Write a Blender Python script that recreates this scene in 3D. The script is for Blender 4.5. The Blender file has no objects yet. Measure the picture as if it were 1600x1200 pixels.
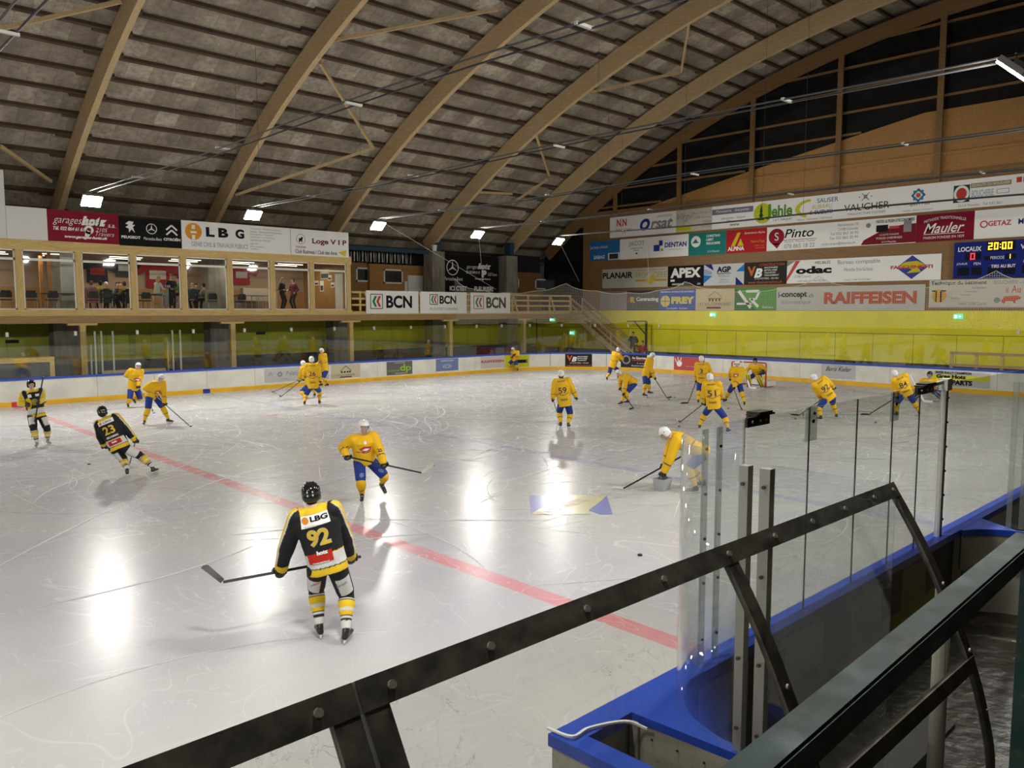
import bpy, bmesh, math, random
from mathutils import Vector, Matrix, Quaternion
from mathutils.bvhtree import BVHTree
random.seed(7)
V = Vector
pi = math.pi
sc = bpy.context.scene
C = sc.collection

# ------------------------------------------------------------------ camera
F = 1250.0; CAMZ = 3.9
AZ = math.radians(46.4); PT = math.atan(115 / F)
fwd = V((math.cos(AZ) * math.cos(PT), math.sin(AZ) * math.cos(PT), -math.sin(PT)))
rt = V((math.sin(AZ), -math.cos(AZ), 0)); upv = rt.cross(fwd)
fh = V((math.cos(AZ), math.sin(AZ), 0))
EYE = V((0, 0, CAMZ))
cd = bpy.data.cameras.new('camera'); cam = bpy.data.objects.new('camera', cd); C.objects.link(cam)
cd.sensor_width = 36; cd.lens = F * 36 / 1600; cd.clip_end = 300; cd.clip_start = .05
m = Matrix((rt, upv, -fwd)).transposed().to_4x4(); m.translation = EYE; cam.matrix_world = m
sc.camera = cam

# ------------------------------------------------------------------ world, exposure
w = bpy.data.worlds.new('night'); sc.world = w; w.use_nodes = True
w.node_tree.nodes['Background'].inputs[0].default_value = (.010, .012, .018, 1)
w.node_tree.nodes['Background'].inputs[1].default_value = 1.0
sc.view_settings.view_transform = 'Standard'; sc.view_settings.look = 'None'
sc.view_settings.gamma = 1; sc.view_settings.use_curve_mapping = False
sc.view_settings.exposure = 0.22
sc.cycles.transparent_max_bounces = 24; sc.cycles.max_bounces = 8; sc.cycles.diffuse_bounces = 4
sc.cycles.glossy_bounces = 4
sc.cycles.sample_clamp_indirect = 6
LAMP_X = [9.63 + 6.4 * k for k in range(-5, 5)]
LAMP_Y = (33.0, 4.3)
LAMP_POWER = {33.0: 430, 4.3: 330}
LAMP_Z = 8.0

# ------------------------------------------------------------------ pixel -> world (pixel of the 1600x1200 photograph to a point on a real plane)
def ray(u, v): return fwd + rt * ((u - 800) / F) + upv * ((600 - v) / F)
def PZ(u, v, z=0.0): d = ray(u, v); return EYE + d * ((z - CAMZ) / d.z)
def PX(u, v, x): d = ray(u, v); return EYE + d * (x / d.x)
def PY(u, v, y): d = ray(u, v); return EYE + d * (y / d.y)

# ------------------------------------------------------------------ lights of the hall
for lx in LAMP_X:
    for ly in LAMP_Y:
        ld = bpy.data.lights.new('floodlight_glow', 'AREA'); ld.shape = 'RECTANGLE'; ld.size = .8; ld.size_y = .55
        ld.energy = LAMP_POWER[ly]; ld.color = (1.0, .975, .91)
        lo = bpy.data.objects.new('floodlight_glow', ld); C.objects.link(lo)
        lo.location = (lx, ly, LAMP_Z - .1)
        tilt = math.radians(42) * (-1 if ly > 20 else 1)
        lo.rotation_euler = (tilt, 0, 0)

# ------------------------------------------------------------------ helpers
def mesh_from(bm, name):
    me = bpy.data.meshes.new(name); bm.to_mesh(me); bm.free(); return me
def obj(name, bm, mat=None, parent=None, smooth=False, **kw):
    me = bm if isinstance(bm, bpy.types.Mesh) else mesh_from(bm, name)
    o = bpy.data.objects.new(name, me); C.objects.link(o)
    if mat is not None:
        if isinstance(mat, (list, tuple)):
            for q in mat: me.materials.append(q)
        else: me.materials.append(mat)
    if smooth:
        me.polygons.foreach_set('use_smooth', [True] * len(me.polygons))
    if parent is not None:
        o.parent = parent
        mi = parent_inv(parent)
        o.matrix_parent_inverse = mi
    for k, v in kw.items(): o[k] = v
    return o
PINV = {}
def parent_inv(p):
    k = p.name
    if k not in PINV:
        mm = Matrix.LocRotScale(p.location, p.rotation_euler.to_quaternion(), p.scale)
        if p.parent is not None: mm = wmat(p)
        PINV[k] = mm.inverted()
    return PINV[k]
def wmat(p):
    mm = Matrix.LocRotScale(p.location, p.rotation_euler.to_quaternion(), p.scale)
    if p.parent is not None: mm = wmat(p.parent) @ p.matrix_parent_inverse @ mm
    return mm
def tag(o, label=None, cat=None, group=None, kind=None):
    if label: o['label'] = label
    if cat: o['category'] = cat
    if group: o['group'] = group
    if kind: o['kind'] = kind
    return o
def empty(name, loc, label=None, cat=None, group=None, kind=None):
    o = bpy.data.objects.new(name, None); C.objects.link(o); o.location = loc; o.empty_display_size = .1
    return tag(o, label, cat, group, kind)
def copy_tree(o, dloc, parent=None):
    c = o.copy(); C.objects.link(c)
    if parent is None: c.location = o.location + V(dloc)
    else: c.parent = parent; c.matrix_parent_inverse = o.matrix_parent_inverse
    for ch in [x for x in bpy.data.objects if x.parent == o]: copy_tree(ch, dloc, c)
    return c
def children(o): return [x for x in bpy.data.objects if x.parent == o]

def box(bm, a, b, mi=0):
    x0, y0, z0 = a; x1, y1, z1 = b
    vs = [bm.verts.new(p) for p in [(x0,y0,z0),(x1,y0,z0),(x1,y1,z0),(x0,y1,z0),(x0,y0,z1),(x1,y0,z1),(x1,y1,z1),(x0,y1,z1)]]
    for f in [(0,3,2,1),(4,5,6,7),(0,1,5,4),(1,2,6,5),(2,3,7,6),(3,0,4,7)]:
        fa = bm.faces.new([vs[i] for i in f]); fa.material_index = mi
    return vs
def B(a, b):
    bm = bmesh.new(); box(bm, [min(p, q) for p, q in zip(a, b)], [max(p, q) for p, q in zip(a, b)]); return bm
def bar(bm, a, b, w, h, up=V((0, 0, 1)), mi=0):
    a = V(a); b = V(b); d = (b - a).normalized()
    s = d.cross(V(up))
    if s.length < 1e-4: s = d.cross(V((1, 0, 0)))
    s.normalize(); t = s.cross(d)
    vs = []
    for p in (a, b):
        for i, j in ((-1, -1), (1, -1), (1, 1), (-1, 1)):
            vs.append(bm.verts.new(p + s * (i * w / 2) + t * (j * h / 2)))
    for f in [(0,3,2,1),(4,5,6,7),(0,1,5,4),(1,2,6,5),(2,3,7,6),(3,0,4,7)]:
        fa = bm.faces.new([vs[i] for i in f]); fa.material_index = mi
def BAR(a, b, w, h, up=V((0, 0, 1))):
    bm = bmesh.new(); bar(bm, a, b, w, h, up); return bm
def loft(bm, pts, radii, seg=12, caps=True, side=None, mi=0):
    """rings along pts; radii: r or (ra, rb); side gives the direction of ra"""
    pts = [V(p) for p in pts]; n = len(pts); rings = []
    prev = None
    for i, p in enumerate(pts):
        d = (pts[min(i + 1, n - 1)] - pts[max(i - 1, 0)])
        d = d.normalized() if d.length > 1e-9 else V((0, 0, 1))
        if side is not None: s = V(side)
        elif prev is not None: s = prev
        else: s = V((0, 0, 1)) if abs(d.z) < .9 else V((1, 0, 0))
        s = (s - d * s.dot(d))
        if s.length < 1e-5: s = d.orthogonal()
        s.normalize(); prev = s; t = d.cross(s)
        r = radii[i] if isinstance(radii, list) else radii
        ra, rb = r if hasattr(r, '__len__') else (r, r)
        rings.append([bm.verts.new(p + s * (ra * math.cos(2*pi*k/seg)) + t * (rb * math.sin(2*pi*k/seg))) for k in range(seg)])
    for i in range(n - 1):
        for k in range(seg):
            f = bm.faces.new([rings[i][k], rings[i][(k+1) % seg], rings[i+1][(k+1) % seg], rings[i+1][k]]); f.material_index = mi
    if caps:
        f = bm.faces.new(rings[0][::-1]); f.material_index = mi
        f = bm.faces.new(rings[-1]); f.material_index = mi
    return rings
def capsule(bm, a, b, ra, rb, seg=12, n=3, mi=0):
    a = V(a); b = V(b); d = b - a; L = d.length; d = d / L if L > 1e-9 else V((0, 0, 1))
    pts = []; rr = []
    for i in range(n, 0, -1):
        th = (pi / 2) * i / n * .96; pts.append(a - d * (ra * math.sin(th))); rr.append(ra * math.cos(th))
    pts.append(a); rr.append(ra); pts.append(b); rr.append(rb)
    for i in range(1, n + 1):
        th = (pi / 2) * i / n * .96; pts.append(b + d * (rb * math.sin(th))); rr.append(rb * math.cos(th))
    loft(bm, pts, rr, seg, mi=mi)
def ellipsoid(bm, c, ax, mat3=None, seg=16, rings=10, mi=0):
    c = V(c); r = bmesh.ops.create_uvsphere(bm, u_segments=seg, v_segments=rings, radius=1)
    for v in r['verts']:
        p = V((v.co.x * ax[0], v.co.y * ax[1], v.co.z * ax[2]))
        if mat3 is not None: p = mat3 @ p
        v.co = c + p
        for f in v.link_faces: f.material_index = mi
def tube(pts, r, seg=8):
    bm = bmesh.new(); loft(bm, pts, r, seg); return bm
def sweep(bm, path, prof, closed_path=False, mi=0):
    """prof: list of (offset, z) — offset measured along the path's right-hand outward normal in the plan"""
    n = len(path); rings = []
    for i, p in enumerate(path):
        a = path[max(i - 1, 0)]; b = path[min(i + 1, n - 1)]
        d = V((b[0] - a[0], b[1] - a[1], 0)).normalized(); nr = V((d.y, -d.x, 0))
        rings.append([bm.verts.new((p[0] + nr.x * o, p[1] + nr.y * o, z)) for o, z in prof])
    k = len(prof)
    for i in range(n - 1):
        for j in range(k):
            f = bm.faces.new([rings[i][j], rings[i+1][j], rings[i+1][(j+1) % k], rings[i][(j+1) % k]]); f.material_index = mi
    bm.faces.new(rings[0]); bm.faces.new(rings[-1][::-1])
    bmesh.ops.recalc_face_normals(bm, faces=bm.faces)

# ------------------------------------------------------------------ materials
MAT = {}
def mat(name, col=(.8, .8, .8), rough=.5, metal=0, spec=.5, noise=0, nscale=5, bump=0, emit=None, estr=0, stretch=(1, 1, 1), alpha=1):
    if name in MAT: return MAT[name]
    mm = bpy.data.materials.new(name); mm.use_nodes = True; nt = mm.node_tree; b = nt.nodes['Principled BSDF']
    b.inputs['Base Color'].default_value = (*col, 1); b.inputs['Roughness'].default_value = rough
    b.inputs['Metallic'].default_value = metal; b.inputs['Specular IOR Level'].default_value = spec
    if alpha < 1: b.inputs['Alpha'].default_value = alpha
    if emit: b.inputs['Emission Color'].default_value = (*emit, 1); b.inputs['Emission Strength'].default_value = estr
    if noise or bump:
        tc = nt.nodes.new('ShaderNodeTexCoord'); mp = nt.nodes.new('ShaderNodeMapping'); mp.inputs['Scale'].default_value = stretch
        nz = nt.nodes.new('ShaderNodeTexNoise'); nz.inputs['Scale'].default_value = nscale; nz.inputs['Detail'].default_value = 6
        nt.links.new(tc.outputs['Object'], mp.inputs['Vector']); nt.links.new(mp.outputs[0], nz.inputs['Vector'])
        if noise:
            rmp = nt.nodes.new('ShaderNodeMapRange'); rmp.inputs['From Min'].default_value = .3; rmp.inputs['From Max'].default_value = .7
            rmp.inputs['To Min'].default_value = 1 - noise; rmp.inputs['To Max'].default_value = 1 + noise * .5
            nt.links.new(nz.outputs['Fac'], rmp.inputs['Value'])
            mx = nt.nodes.new('ShaderNodeVectorMath'); mx.operation = 'SCALE'; mx.inputs[0].default_value = col
            nt.links.new(rmp.outputs[0], mx.inputs['Scale']); nt.links.new(mx.outputs[0], b.inputs['Base Color'])
        if bump:
            bp = nt.nodes.new('ShaderNodeBump'); bp.inputs['Strength'].default_value = bump; bp.inputs['Distance'].default_value = .02
            nt.links.new(nz.outputs['Fac'], bp.inputs['Height']); nt.links.new(bp.outputs[0], b.inputs['Normal'])
    MAT[name] = mm; return mm
class NT:
    """small node-graph writer"""
    def __init__(s, name):
        s.m = bpy.data.materials.new(name); s.m.use_nodes = True; s.t = s.m.node_tree; s.b = s.t.nodes['Principled BSDF']
        s.out = s.t.nodes['Material Output']; MAT[name] = s.m
    def n(s, typ, **kw):
        nd = s.t.nodes.new(typ)
        for k, v in kw.items():
            if k.startswith('_'): setattr(nd, k[1:], v)
        return nd
    def set(s, sock, v):
        if isinstance(v, bpy.types.NodeSocket): s.t.links.new(v, sock)
        elif v is not None:
            if hasattr(v, '__len__') and len(v) == 3 and sock.type == 'RGBA': v = (*v, 1)
            sock.default_value = v
    def math(s, op, a, b=None, c=None):
        nd = s.n('ShaderNodeMath', _operation=op); s.set(nd.inputs[0], a)
        if b is not None: s.set(nd.inputs[1], b)
        if c is not None: s.set(nd.inputs[2], c)
        return nd.outputs[0]
    def mix(s, f, a, b, typ='MIX'):
        nd = s.n('ShaderNodeMix', _data_type='RGBA', _blend_type=typ); s.set(nd.inputs[0], f); s.set(nd.inputs[6], a); s.set(nd.inputs[7], b)
        return nd.outputs[2]
    def mapr(s, v, a, b, c=0, d=1):
        nd = s.n('ShaderNodeMapRange'); s.set(nd.inputs[0], v)
        for i, q in enumerate((a, b, c, d)): nd.inputs[i + 1].default_value = q
        return nd.outputs[0]
    def coord(s, scale=(1, 1, 1), rot=(0, 0, 0), out='Object', loc=(0, 0, 0)):
        tc = s.n('ShaderNodeTexCoord'); mp = s.n('ShaderNodeMapping'); mp.inputs['Scale'].default_value = scale
        mp.inputs['Rotation'].default_value = rot; mp.inputs['Location'].default_value = loc
        s.t.links.new(tc.outputs[out], mp.inputs['Vector']); return mp.outputs[0]
    def noise(s, vec, scale, detail=4, rough=.5, dist=0):
        nd = s.n('ShaderNodeTexNoise'); s.t.links.new(vec, nd.inputs['Vector']); nd.inputs['Scale'].default_value = scale
        nd.inputs['Detail'].default_value = detail; nd.inputs['Roughness'].default_value = rough; nd.inputs['Distortion'].default_value = dist
        return nd.outputs['Fac']
    def sep(s, vec):
        nd = s.n('ShaderNodeSeparateXYZ'); s.t.links.new(vec, nd.inputs[0]); return nd.outputs
    def bump(s, h, strength=.3, dist=.02):
        nd = s.n('ShaderNodeBump'); nd.inputs['Strength'].default_value = strength; nd.inputs['Distance'].default_value = dist
        s.t.links.new(h, nd.inputs['Height']); s.t.links.new(nd.outputs[0], s.b.inputs['Normal'])
    def base(s, v): s.set(s.b.inputs['Base Color'], v)
    def rough(s, v): s.set(s.b.inputs['Roughness'], v)

def wood(name, c1, c2, axis='X', scale=1.0, rough=.6, knots=True):
    k = NT(name); st = {'X': (.12, 1, 1), 'Y': (1, .12, 1), 'Z': (1, 1, .12)}[axis]
    v = k.coord(scale=tuple(q * 6 * scale for q in st)); g = k.noise(v, 2.0, 8, .65, 1.2)
    col = k.mix(k.mapr(g, .3, .7), c1, c2)
    if knots:
        v2 = k.coord(scale=(1.4 * scale,) * 3); vo = k.n('ShaderNodeTexVoronoi'); k.t.links.new(v2, vo.inputs['Vector']); vo.inputs['Scale'].default_value = 2
        kn = k.mapr(vo.outputs['Distance'], .03, .07, 1, 0); col = k.mix(k.math('MULTIPLY', kn, .7), col, tuple(q * .3 for q in c1))
    k.base(col); k.rough(rough); k.bump(g, .15, .01); return k.m

# glass: clear sheet, Fresnel mirror plus a light tint, with faint scratches
def glassmat(name, tint=(.93, .95, .94), haze=.03, rough=.02, hazecol=(.7, .72, .72), scratch=0.0, fres=1.5):
    k = NT(name); t = k.t; t.nodes.remove(k.b)
    tr = k.n('ShaderNodeBsdfTransparent'); tr.inputs[0].default_value = (*tint, 1)
    gl = k.n('ShaderNodeBsdfGlossy'); gl.inputs['Roughness'].default_value = rough; gl.inputs[0].default_value = (.95, .95, .95, 1)
    lw = k.n('ShaderNodeLayerWeight'); lw.inputs[0].default_value = .5; f0 = ((fres - 1) / (fres + 1)) ** 2
    fr = k.math('MULTIPLY_ADD', k.math('POWER', lw.outputs['Facing'], 5.0), (1 - f0) * .8, f0)
    m1 = k.n('ShaderNodeMixShader'); t.links.new(fr, m1.inputs[0]); t.links.new(tr.outputs[0], m1.inputs[1]); t.links.new(gl.outputs[0], m1.inputs[2])
    df = k.n('ShaderNodeBsdfDiffuse'); df.inputs[0].default_value = (*hazecol, 1)
    m2 = k.n('ShaderNodeMixShader'); t.links.new(m1.outputs[0], m2.inputs[1]); t.links.new(df.outputs[0], m2.inputs[2])
    if scratch:
        v = k.coord(scale=(1, 1, 1)); n1 = k.noise(v, 3.0, 3, .6, 2.5); ln = k.mapr(k.math('ABSOLUTE', k.math('SUBTRACT', n1, .5)), 0, .004, 1, 0)
        n2 = k.noise(v, 1.3, 3); gate = k.mapr(n2, .52, .62); sm = k.mapr(k.noise(v, 2.1, 5), .4, .8, 0, 1)
        f = k.math('ADD', k.math('MULTIPLY', k.math('MULTIPLY', ln, gate), scratch), k.math('MULTIPLY_ADD', sm, haze, haze * .5))
        t.links.new(f, m2.inputs[0])
    else: m2.inputs[0].default_value = haze
    t.links.new(m2.outputs[0], k.out.inputs[0]); return k.m

M_white = mat('painted white', (.84, .83, .79), .5, noise=.08, nscale=2)
M_black = mat('black panel', (.012, .012, .015), .45)
M_red = mat('deep red panel', (.28, .012, .03), .45)
M_alu = mat('brushed aluminium', (.42, .41, .36), .45, metal=.5)
M_steel = mat('dark steel', (.10, .092, .08), .45, metal=.6, noise=.5, nscale=14)
M_blue = mat('blue cap plastic', (.018, .07, .50), .35, noise=.12, nscale=3)
M_yellowkick = mat('yellow kick plate', (.80, .45, .015), .45, noise=.15, nscale=1.2)
M_glass = glassmat('rink glass', haze=.008, scratch=.18)
M_farglass = glassmat('far rink glass', tint=(.95, .965, .955), haze=.003, fres=1.62)
M_window = glassmat('lounge window glass', haze=.01)
M_net = None
M_ink = mat('black print', (.010, .010, .013), .6, spec=.12)
M_whiteink = mat('white print', (.86, .86, .84), .5)
M_greyink = mat('grey print', (.25, .25, .27), .5)
M_redink = mat('red print', (.55, .03, .02), .5)
M_blueink = mat('blue print', (.012, .035, .30), .5)
M_wood_x = wood('pine boards lengthwise', (.50, .34, .11), (.74, .54, .22), 'X')
M_wood_z = wood('pine posts', (.50, .34, .11), (.70, .51, .21), 'Z')
M_wood_y = wood('pine boards across', (.36, .23, .10), (.52, .36, .18), 'Y')
M_brownwood = wood('brown stained timber', (.19, .10, .035), (.30, .17, .065), 'Y', knots=False)
M_brownwood_x = wood('brown beam', (.20, .11, .035), (.30, .17, .065), 'X', knots=False)
M_glulam = wood('glued laminated timber', (.48, .34, .17), (.68, .51, .29), 'Y', 1.2)
M_ply = wood('plywood panel', (.36, .18, .05), (.46, .25, .08), 'X', .5)
M_purlin = mat('dark purlin timber', (.10, .065, .04), .7, noise=.35, nscale=1.5)
M_concrete = mat('weathered concrete', (.27, .25, .21), .85, noise=.35, nscale=1.6, stretch=(3, 3, .6), bump=.2)
M_tealsteel = mat('blue painted steel', (.012, .055, .095), .6)
M_dark = mat('dark void panel', (.006, .006, .007), .8)
M_darkroom = mat('dark painted wall', (.02, .019, .018), .8)

# roof sheets: patchwork of weathered boards
k = NT('weathered roof sheets'); uvm = k.coord(out='UV')
br = k.n('ShaderNodeTexBrick'); k.t.links.new(uvm, br.inputs['Vector']); br.offset = .5
br.inputs['Scale'].default_value = 1; br.inputs['Brick Width'].default_value = .95; br.inputs['Row Height'].default_value = 1.25
br.inputs['Mortar Size'].default_value = .006; br.inputs['Bias'].default_value = -.25
br.inputs['Color1'].default_value = (.40, .35, .27, 1); br.inputs['Color2'].default_value = (.76, .69, .56, 1); br.inputs['Mortar'].default_value = (.12, .10, .08, 1)
v = k.coord(out='Object'); n1 = k.noise(v, .55, 6, .6); n2 = k.noise(v, 4.5, 8, .7)
col = k.mix(k.math('MULTIPLY', k.mapr(n1, .35, .68), .72), br.outputs['Color'], (.12, .10, .075))
col = k.mix(k.math('MULTIPLY', k.mapr(n2, .42, .66), .6), col, (.15, .125, .09)); k.base(col); k.rough(.9)
M_roof = k.m

# ice with its painted markings
k = NT('rink ice'); v = k.coord(); X, Y, _ = k.sep(v)
def band(x, c, hw, soft=.01): return k.mapr(k.math('ABSOLUTE', k.math('SUBTRACT', x, c)), hw - soft, hw + soft, 1, 0)
def circ(cx, cy):
    return k.math('SQRT', k.math('ADD', k.math('POWER', k.math('SUBTRACT', X, cx), 2), k.math('POWER', k.math('SUBTRACT', Y, cy), 2)))
cloud = k.noise(v, .16, 4, .55)
vs1 = k.coord(scale=(1.0, .35, 1), rot=(0, 0, .5)); vs2 = k.coord(scale=(.3, 1.0, 1), rot=(0, 0, -.35)); vs3 = k.coord(scale=(1, .5, 1), rot=(0, 0, 1.3))
def scr(vec, sc_, wd, d=1.5): return k.mapr(k.math('ABSOLUTE', k.math('SUBTRACT', k.noise(vec, sc_, 2, .45, d), .5)), 0, wd, 1, 0)
far = k.mapr(k.math('ADD', X, Y), 18, 36, .30, 1.25)
s_all = k.math('MAXIMUM', k.math('MAXIMUM', k.math('MULTIPLY', scr(vs1, .55, .0045), .9), scr(vs2, .8, .005)), k.math('MULTIPLY', scr(vs3, 1.7, .006, 1.2), .8))
smear_sheen = k.mapr(k.noise(k.coord(scale=(.25, 1.2, 1), rot=(0, 0, .75)), 1.6, 6, .65, .6), .35, .8)
gate = k.mapr(k.noise(v, .22, 3), .38, .62, .25, 1)
s_all = k.math('MULTIPLY', k.math('MULTIPLY', s_all, gate), far)
smear_sheen = k.math('MULTIPLY', k.math('MULTIPLY', smear_sheen, gate), k.math('MULTIPLY', far, .32))  # soft ice smears, stronger far off to paint in the distant sheen
col = k.mix(k.mapr(cloud, .38, .62), (.42, .41, .455), (.49, .49, .485))
reds = k.math('MAXIMUM', band(X, 7.68, .16), k.math('MULTIPLY', band(X, 37.2, .03), 1))
for cx, cy in ((13.85, 12.9), (13.85, 27.6), (31.2, 13.3), (31.2, 27.6)): reds = k.math('MAXIMUM', reds, k.mapr(circ(cx, cy), .28, .31, 1, 0))
for cx, cy in ((31.2, 13.3), (31.2, 27.6)): reds = k.math('MAXIMUM', reds, k.math('MULTIPLY', k.mapr(k.math('ABSOLUTE', k.math('SUBTRACT', circ(cx, cy), 4.5)), .02, .05, 1, 0), .5))
blues = k.math('MAXIMUM', band(X, 15.5, .16), k.math('MAXIMUM', k.mapr(k.math('ABSOLUTE', k.math('SUBTRACT', circ(7.68, 20.6), 5.1)), .02, .05, 1, 0), k.math('MULTIPLY', k.mapr(circ(37.2, 21.3), 1.75, 1.8, 1, 0), .18)))
wear = k.mapr(k.noise(v, 1.2, 5, .7), .25, .75, .45, .85)
onrink = k.mapr(Y, 3.2, 3.3)
col = k.mix(k.math('MULTIPLY', reds, wear), col, (.60, .15, .18))
col = k.mix(k.math('MULTIPLY', blues, k.math('MULTIPLY', wear, .62)), col, (.20, .22, .50))
col = k.mix(k.math('MULTIPLY', s_all, .9), col, (.74, .74, .73))
col = k.mix(smear_sheen, col, (.70, .70, .69))
k.base(col)
rr = k.math('ADD', k.math('MULTIPLY_ADD', k.noise(v, .7, 4), .08, .22), k.math('MULTIPLY', s_all, .2))
k.rough(rr); k.b.inputs['Specular IOR Level'].default_value = .15; k.b.inputs['IOR'].default_value = 1.31
hb = k.math('ADD', k.noise(k.coord(scale=(1, 1, 1)), 1.1, 3), k.math('MULTIPLY', s_all, .25)); k.bump(hb, .12, .02)
M_ice = k.m

# dirty white rink board face with panel joints and puck marks
k = NT('scuffed rink board'); v = k.coord(); X, Y, Z = k.sep(v)
n1 = k.noise(v, 1.2, 5); col = k.mix(k.mapr(n1, .4, .65), (.74, .73, .64), (.62, .615, .57))
vo = k.n('ShaderNodeTexVoronoi'); k.t.links.new(k.coord(scale=(1, 1, 2.4)), vo.inputs['Vector']); vo.inputs['Scale'].default_value = 2.3
mk = k.mapr(vo.outputs['Distance'], .02, .045, 1, 0); col = k.mix(k.math('MULTIPLY', mk, .35), col, (.15, .15, .16))
j = k.math('PINGPONG', k.math('ADD', X, Y), 1.2); jl = k.mapr(j, .008, .016, 1, 0); col = k.mix(k.math('MULTIPLY', jl, .6), col, (.2, .2, .18))
k.base(col); k.rough(.45); M_board = k.m

# yellow-green wall of big panels
k = NT('yellow panel wall'); v = k.coord(); X, Y, Z = k.sep(v)
n1 = k.noise(v, .8, 4); col = k.mix(k.mapr(n1, .35, .65), (.84, .74, .006), (.92, .82, .01))
j = k.math('PINGPONG', k.math('ADD', k.math('ADD', X, Y), .4), 1.05); jl = k.mapr(j, .006, .016, 1, 0)
zb = k.math('LESS_THAN', Z, 2.62); jz = k.mapr(k.math('ABSOLUTE', k.math('SUBTRACT', Z, 2.64)), .012, .022, 1, 0)
col = k.mix(k.math('MAXIMUM', k.math('MULTIPLY', jl, zb), jz), col, (.16, .15, .01)); k.base(col); k.rough(.45); M_yellow = k.m
k = NT('olive green wall'); v = k.coord(); X, Y, Z = k.sep(v)
j = k.math('PINGPONG', X, 1.1); jl = k.mapr(j, .008, .018, 1, 0); col = k.mix(k.math('MULTIPLY', jl, .6), (.56, .58, .012), (.12, .13, .01)); k.base(col); k.rough(.5); M_green = k.m

# protective net: fine cords
k = NT('white net cord'); t = k.t; uvm = k.coord(out='UV'); a, b_, _ = k.sep(uvm)
ca = k.mapr(k.math('PINGPONG', a, .05), .0025, .005, 1, 0); cb = k.mapr(k.math('PINGPONG', b_, .05), .0025, .005, 1, 0)
fc = k.math('MAXIMUM', ca, cb); df = k.n('ShaderNodeBsdfDiffuse'); df.inputs[0].default_value = (.62, .58, .5, 1); tr = k.n('ShaderNodeBsdfTransparent')
mx = k.n('ShaderNodeMixShader'); t.links.new(fc, mx.inputs[0]); t.links.new(tr.outputs[0], mx.inputs[1]); t.links.new(df.outputs[0], mx.inputs[2]); t.links.new(mx.outputs[0], k.out.inputs[0]); M_net = k.m

# ------------------------------------------------------------------ print on flat panels
TMP = bpy.data.scenes.new('workbench')
def evaluated_mesh(o):
    TMP.collection.objects.link(o); TMP.view_layers[0].update()
    dg = TMP.view_layers[0].depsgraph
    dg.update()
    me = bpy.data.meshes.new_from_object(o.evaluated_get(dg), depsgraph=dg)
    TMP.collection.objects.unlink(o)
    return me
GLY = {}
def text_mesh(s, bold=0.0, shear=0.0, space=1.0):
    key = (s, bold, shear, space)
    if key in GLY: return GLY[key]
    cu = bpy.data.curves.new('t', 'FONT'); cu.body = s; cu.size = 1; cu.offset = bold; cu.shear = shear; cu.resolution_u = 4; cu.space_character = space
    o = bpy.data.objects.new('t', cu); me = evaluated_mesh(o); bpy.data.objects.remove(o)
    vs = [v.co.copy() for v in me.vertices]; fs = [tuple(p.vertices) for p in me.polygons]
    x0 = min(v.x for v in vs); x1 = max(v.x for v in vs); y0 = min(v.y for v in vs); y1 = max(v.y for v in vs)
    vs = [((v.x - x0) / max(x1 - x0, 1e-6), (v.y - y0) / max(y1 - y0, 1e-6)) for v in vs]
    GLY[key] = (vs, fs, (x1 - x0) / max(y1 - y0, 1e-6)); return GLY[key]
class Frame:
    """flat frame: o origin (bottom left), r right, u up (unit), n normal toward the viewer"""
    def __init__(s, o, r, u=V((0, 0, 1)), n=None):
        s.o = V(o); s.r = V(r).normalized(); s.u = V(u).normalized(); s.n = s.r.cross(s.u) if n is None else V(n)
    def p(s, x, y, d=0): return s.o + s.r * x + s.u * y + s.n * d
def put_text(fr, parent, s, x0, y0, x1, y1, m, bold=0.0, shear=0.0, space=1.0, fit=False, align='c', d=.006, name='lettering', label=None, wave=None):
    vs, fs, asp = text_mesh(s, bold, shear, space)
    W, H = x1 - x0, y1 - y0
    if not fit and asp * H < W:
        nw = asp * H
        if align == 'c': x0 += (W - nw) / 2
        if align == 'r': x0 += W - nw
        W = nw
    bm = bmesh.new()
    vv = [bm.verts.new(fr.p(x0 + a * W, y0 + b * H + (wave(a) if wave else 0), d)) for a, b in vs]
    for f in fs:
        try: bm.faces.new([vv[i] for i in f])
        except ValueError: pass
    o = obj(name, bm, m, parent)
    if label: o['label'] = label
    return o
def put_poly(fr, parent, polys, m, d=.004, name='emblem', label=None):
    bm = bmesh.new()
    for pl in polys:
        vv = [bm.verts.new(fr.p(x, y, d)) for x, y in pl]; bm.faces.new(vv)
    o = obj(name, bm, m, parent)
    if label: o['label'] = label
    return o
def R_(x0, y0, x1, y1): return [(x0, y0), (x1, y0), (x1, y1), (x0, y1)]
def ring(cx, cy, ro, ri, n=28, a0=0, a1=2 * pi, sy=1):
    out = []
    for i in range(n):
        a = a0 + (a1 - a0) * i / n; b = a0 + (a1 - a0) * (i + 1) / n
        out.append([(cx + ri * math.cos(a), cy + ri * sy * math.sin(a)), (cx + ro * math.cos(a), cy + ro * sy * math.sin(a)),
                    (cx + ro * math.cos(b), cy + ro * sy * math.sin(b)), (cx + ri * math.cos(b), cy + ri * sy * math.sin(b))])
    return out
def disc(cx, cy, r, n=24, sy=1): return [[(cx + r * math.cos(2*pi*i/n), cy + r * sy * math.sin(2*pi*i/n)) for i in range(n)]]
def stroke(pts, w):
    out = []
    for (xa, ya), (xb, yb) in zip(pts, pts[1:]):
        dx, dy = xb - xa, yb - ya; L = math.hypot(dx, dy) or 1; nx, ny = -dy / L * w / 2, dx / L * w / 2
        out.append([(xa - nx, ya - ny), (xb - nx, yb - ny), (xb + nx, yb + ny), (xa + nx, ya + ny)])
    return out
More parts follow.
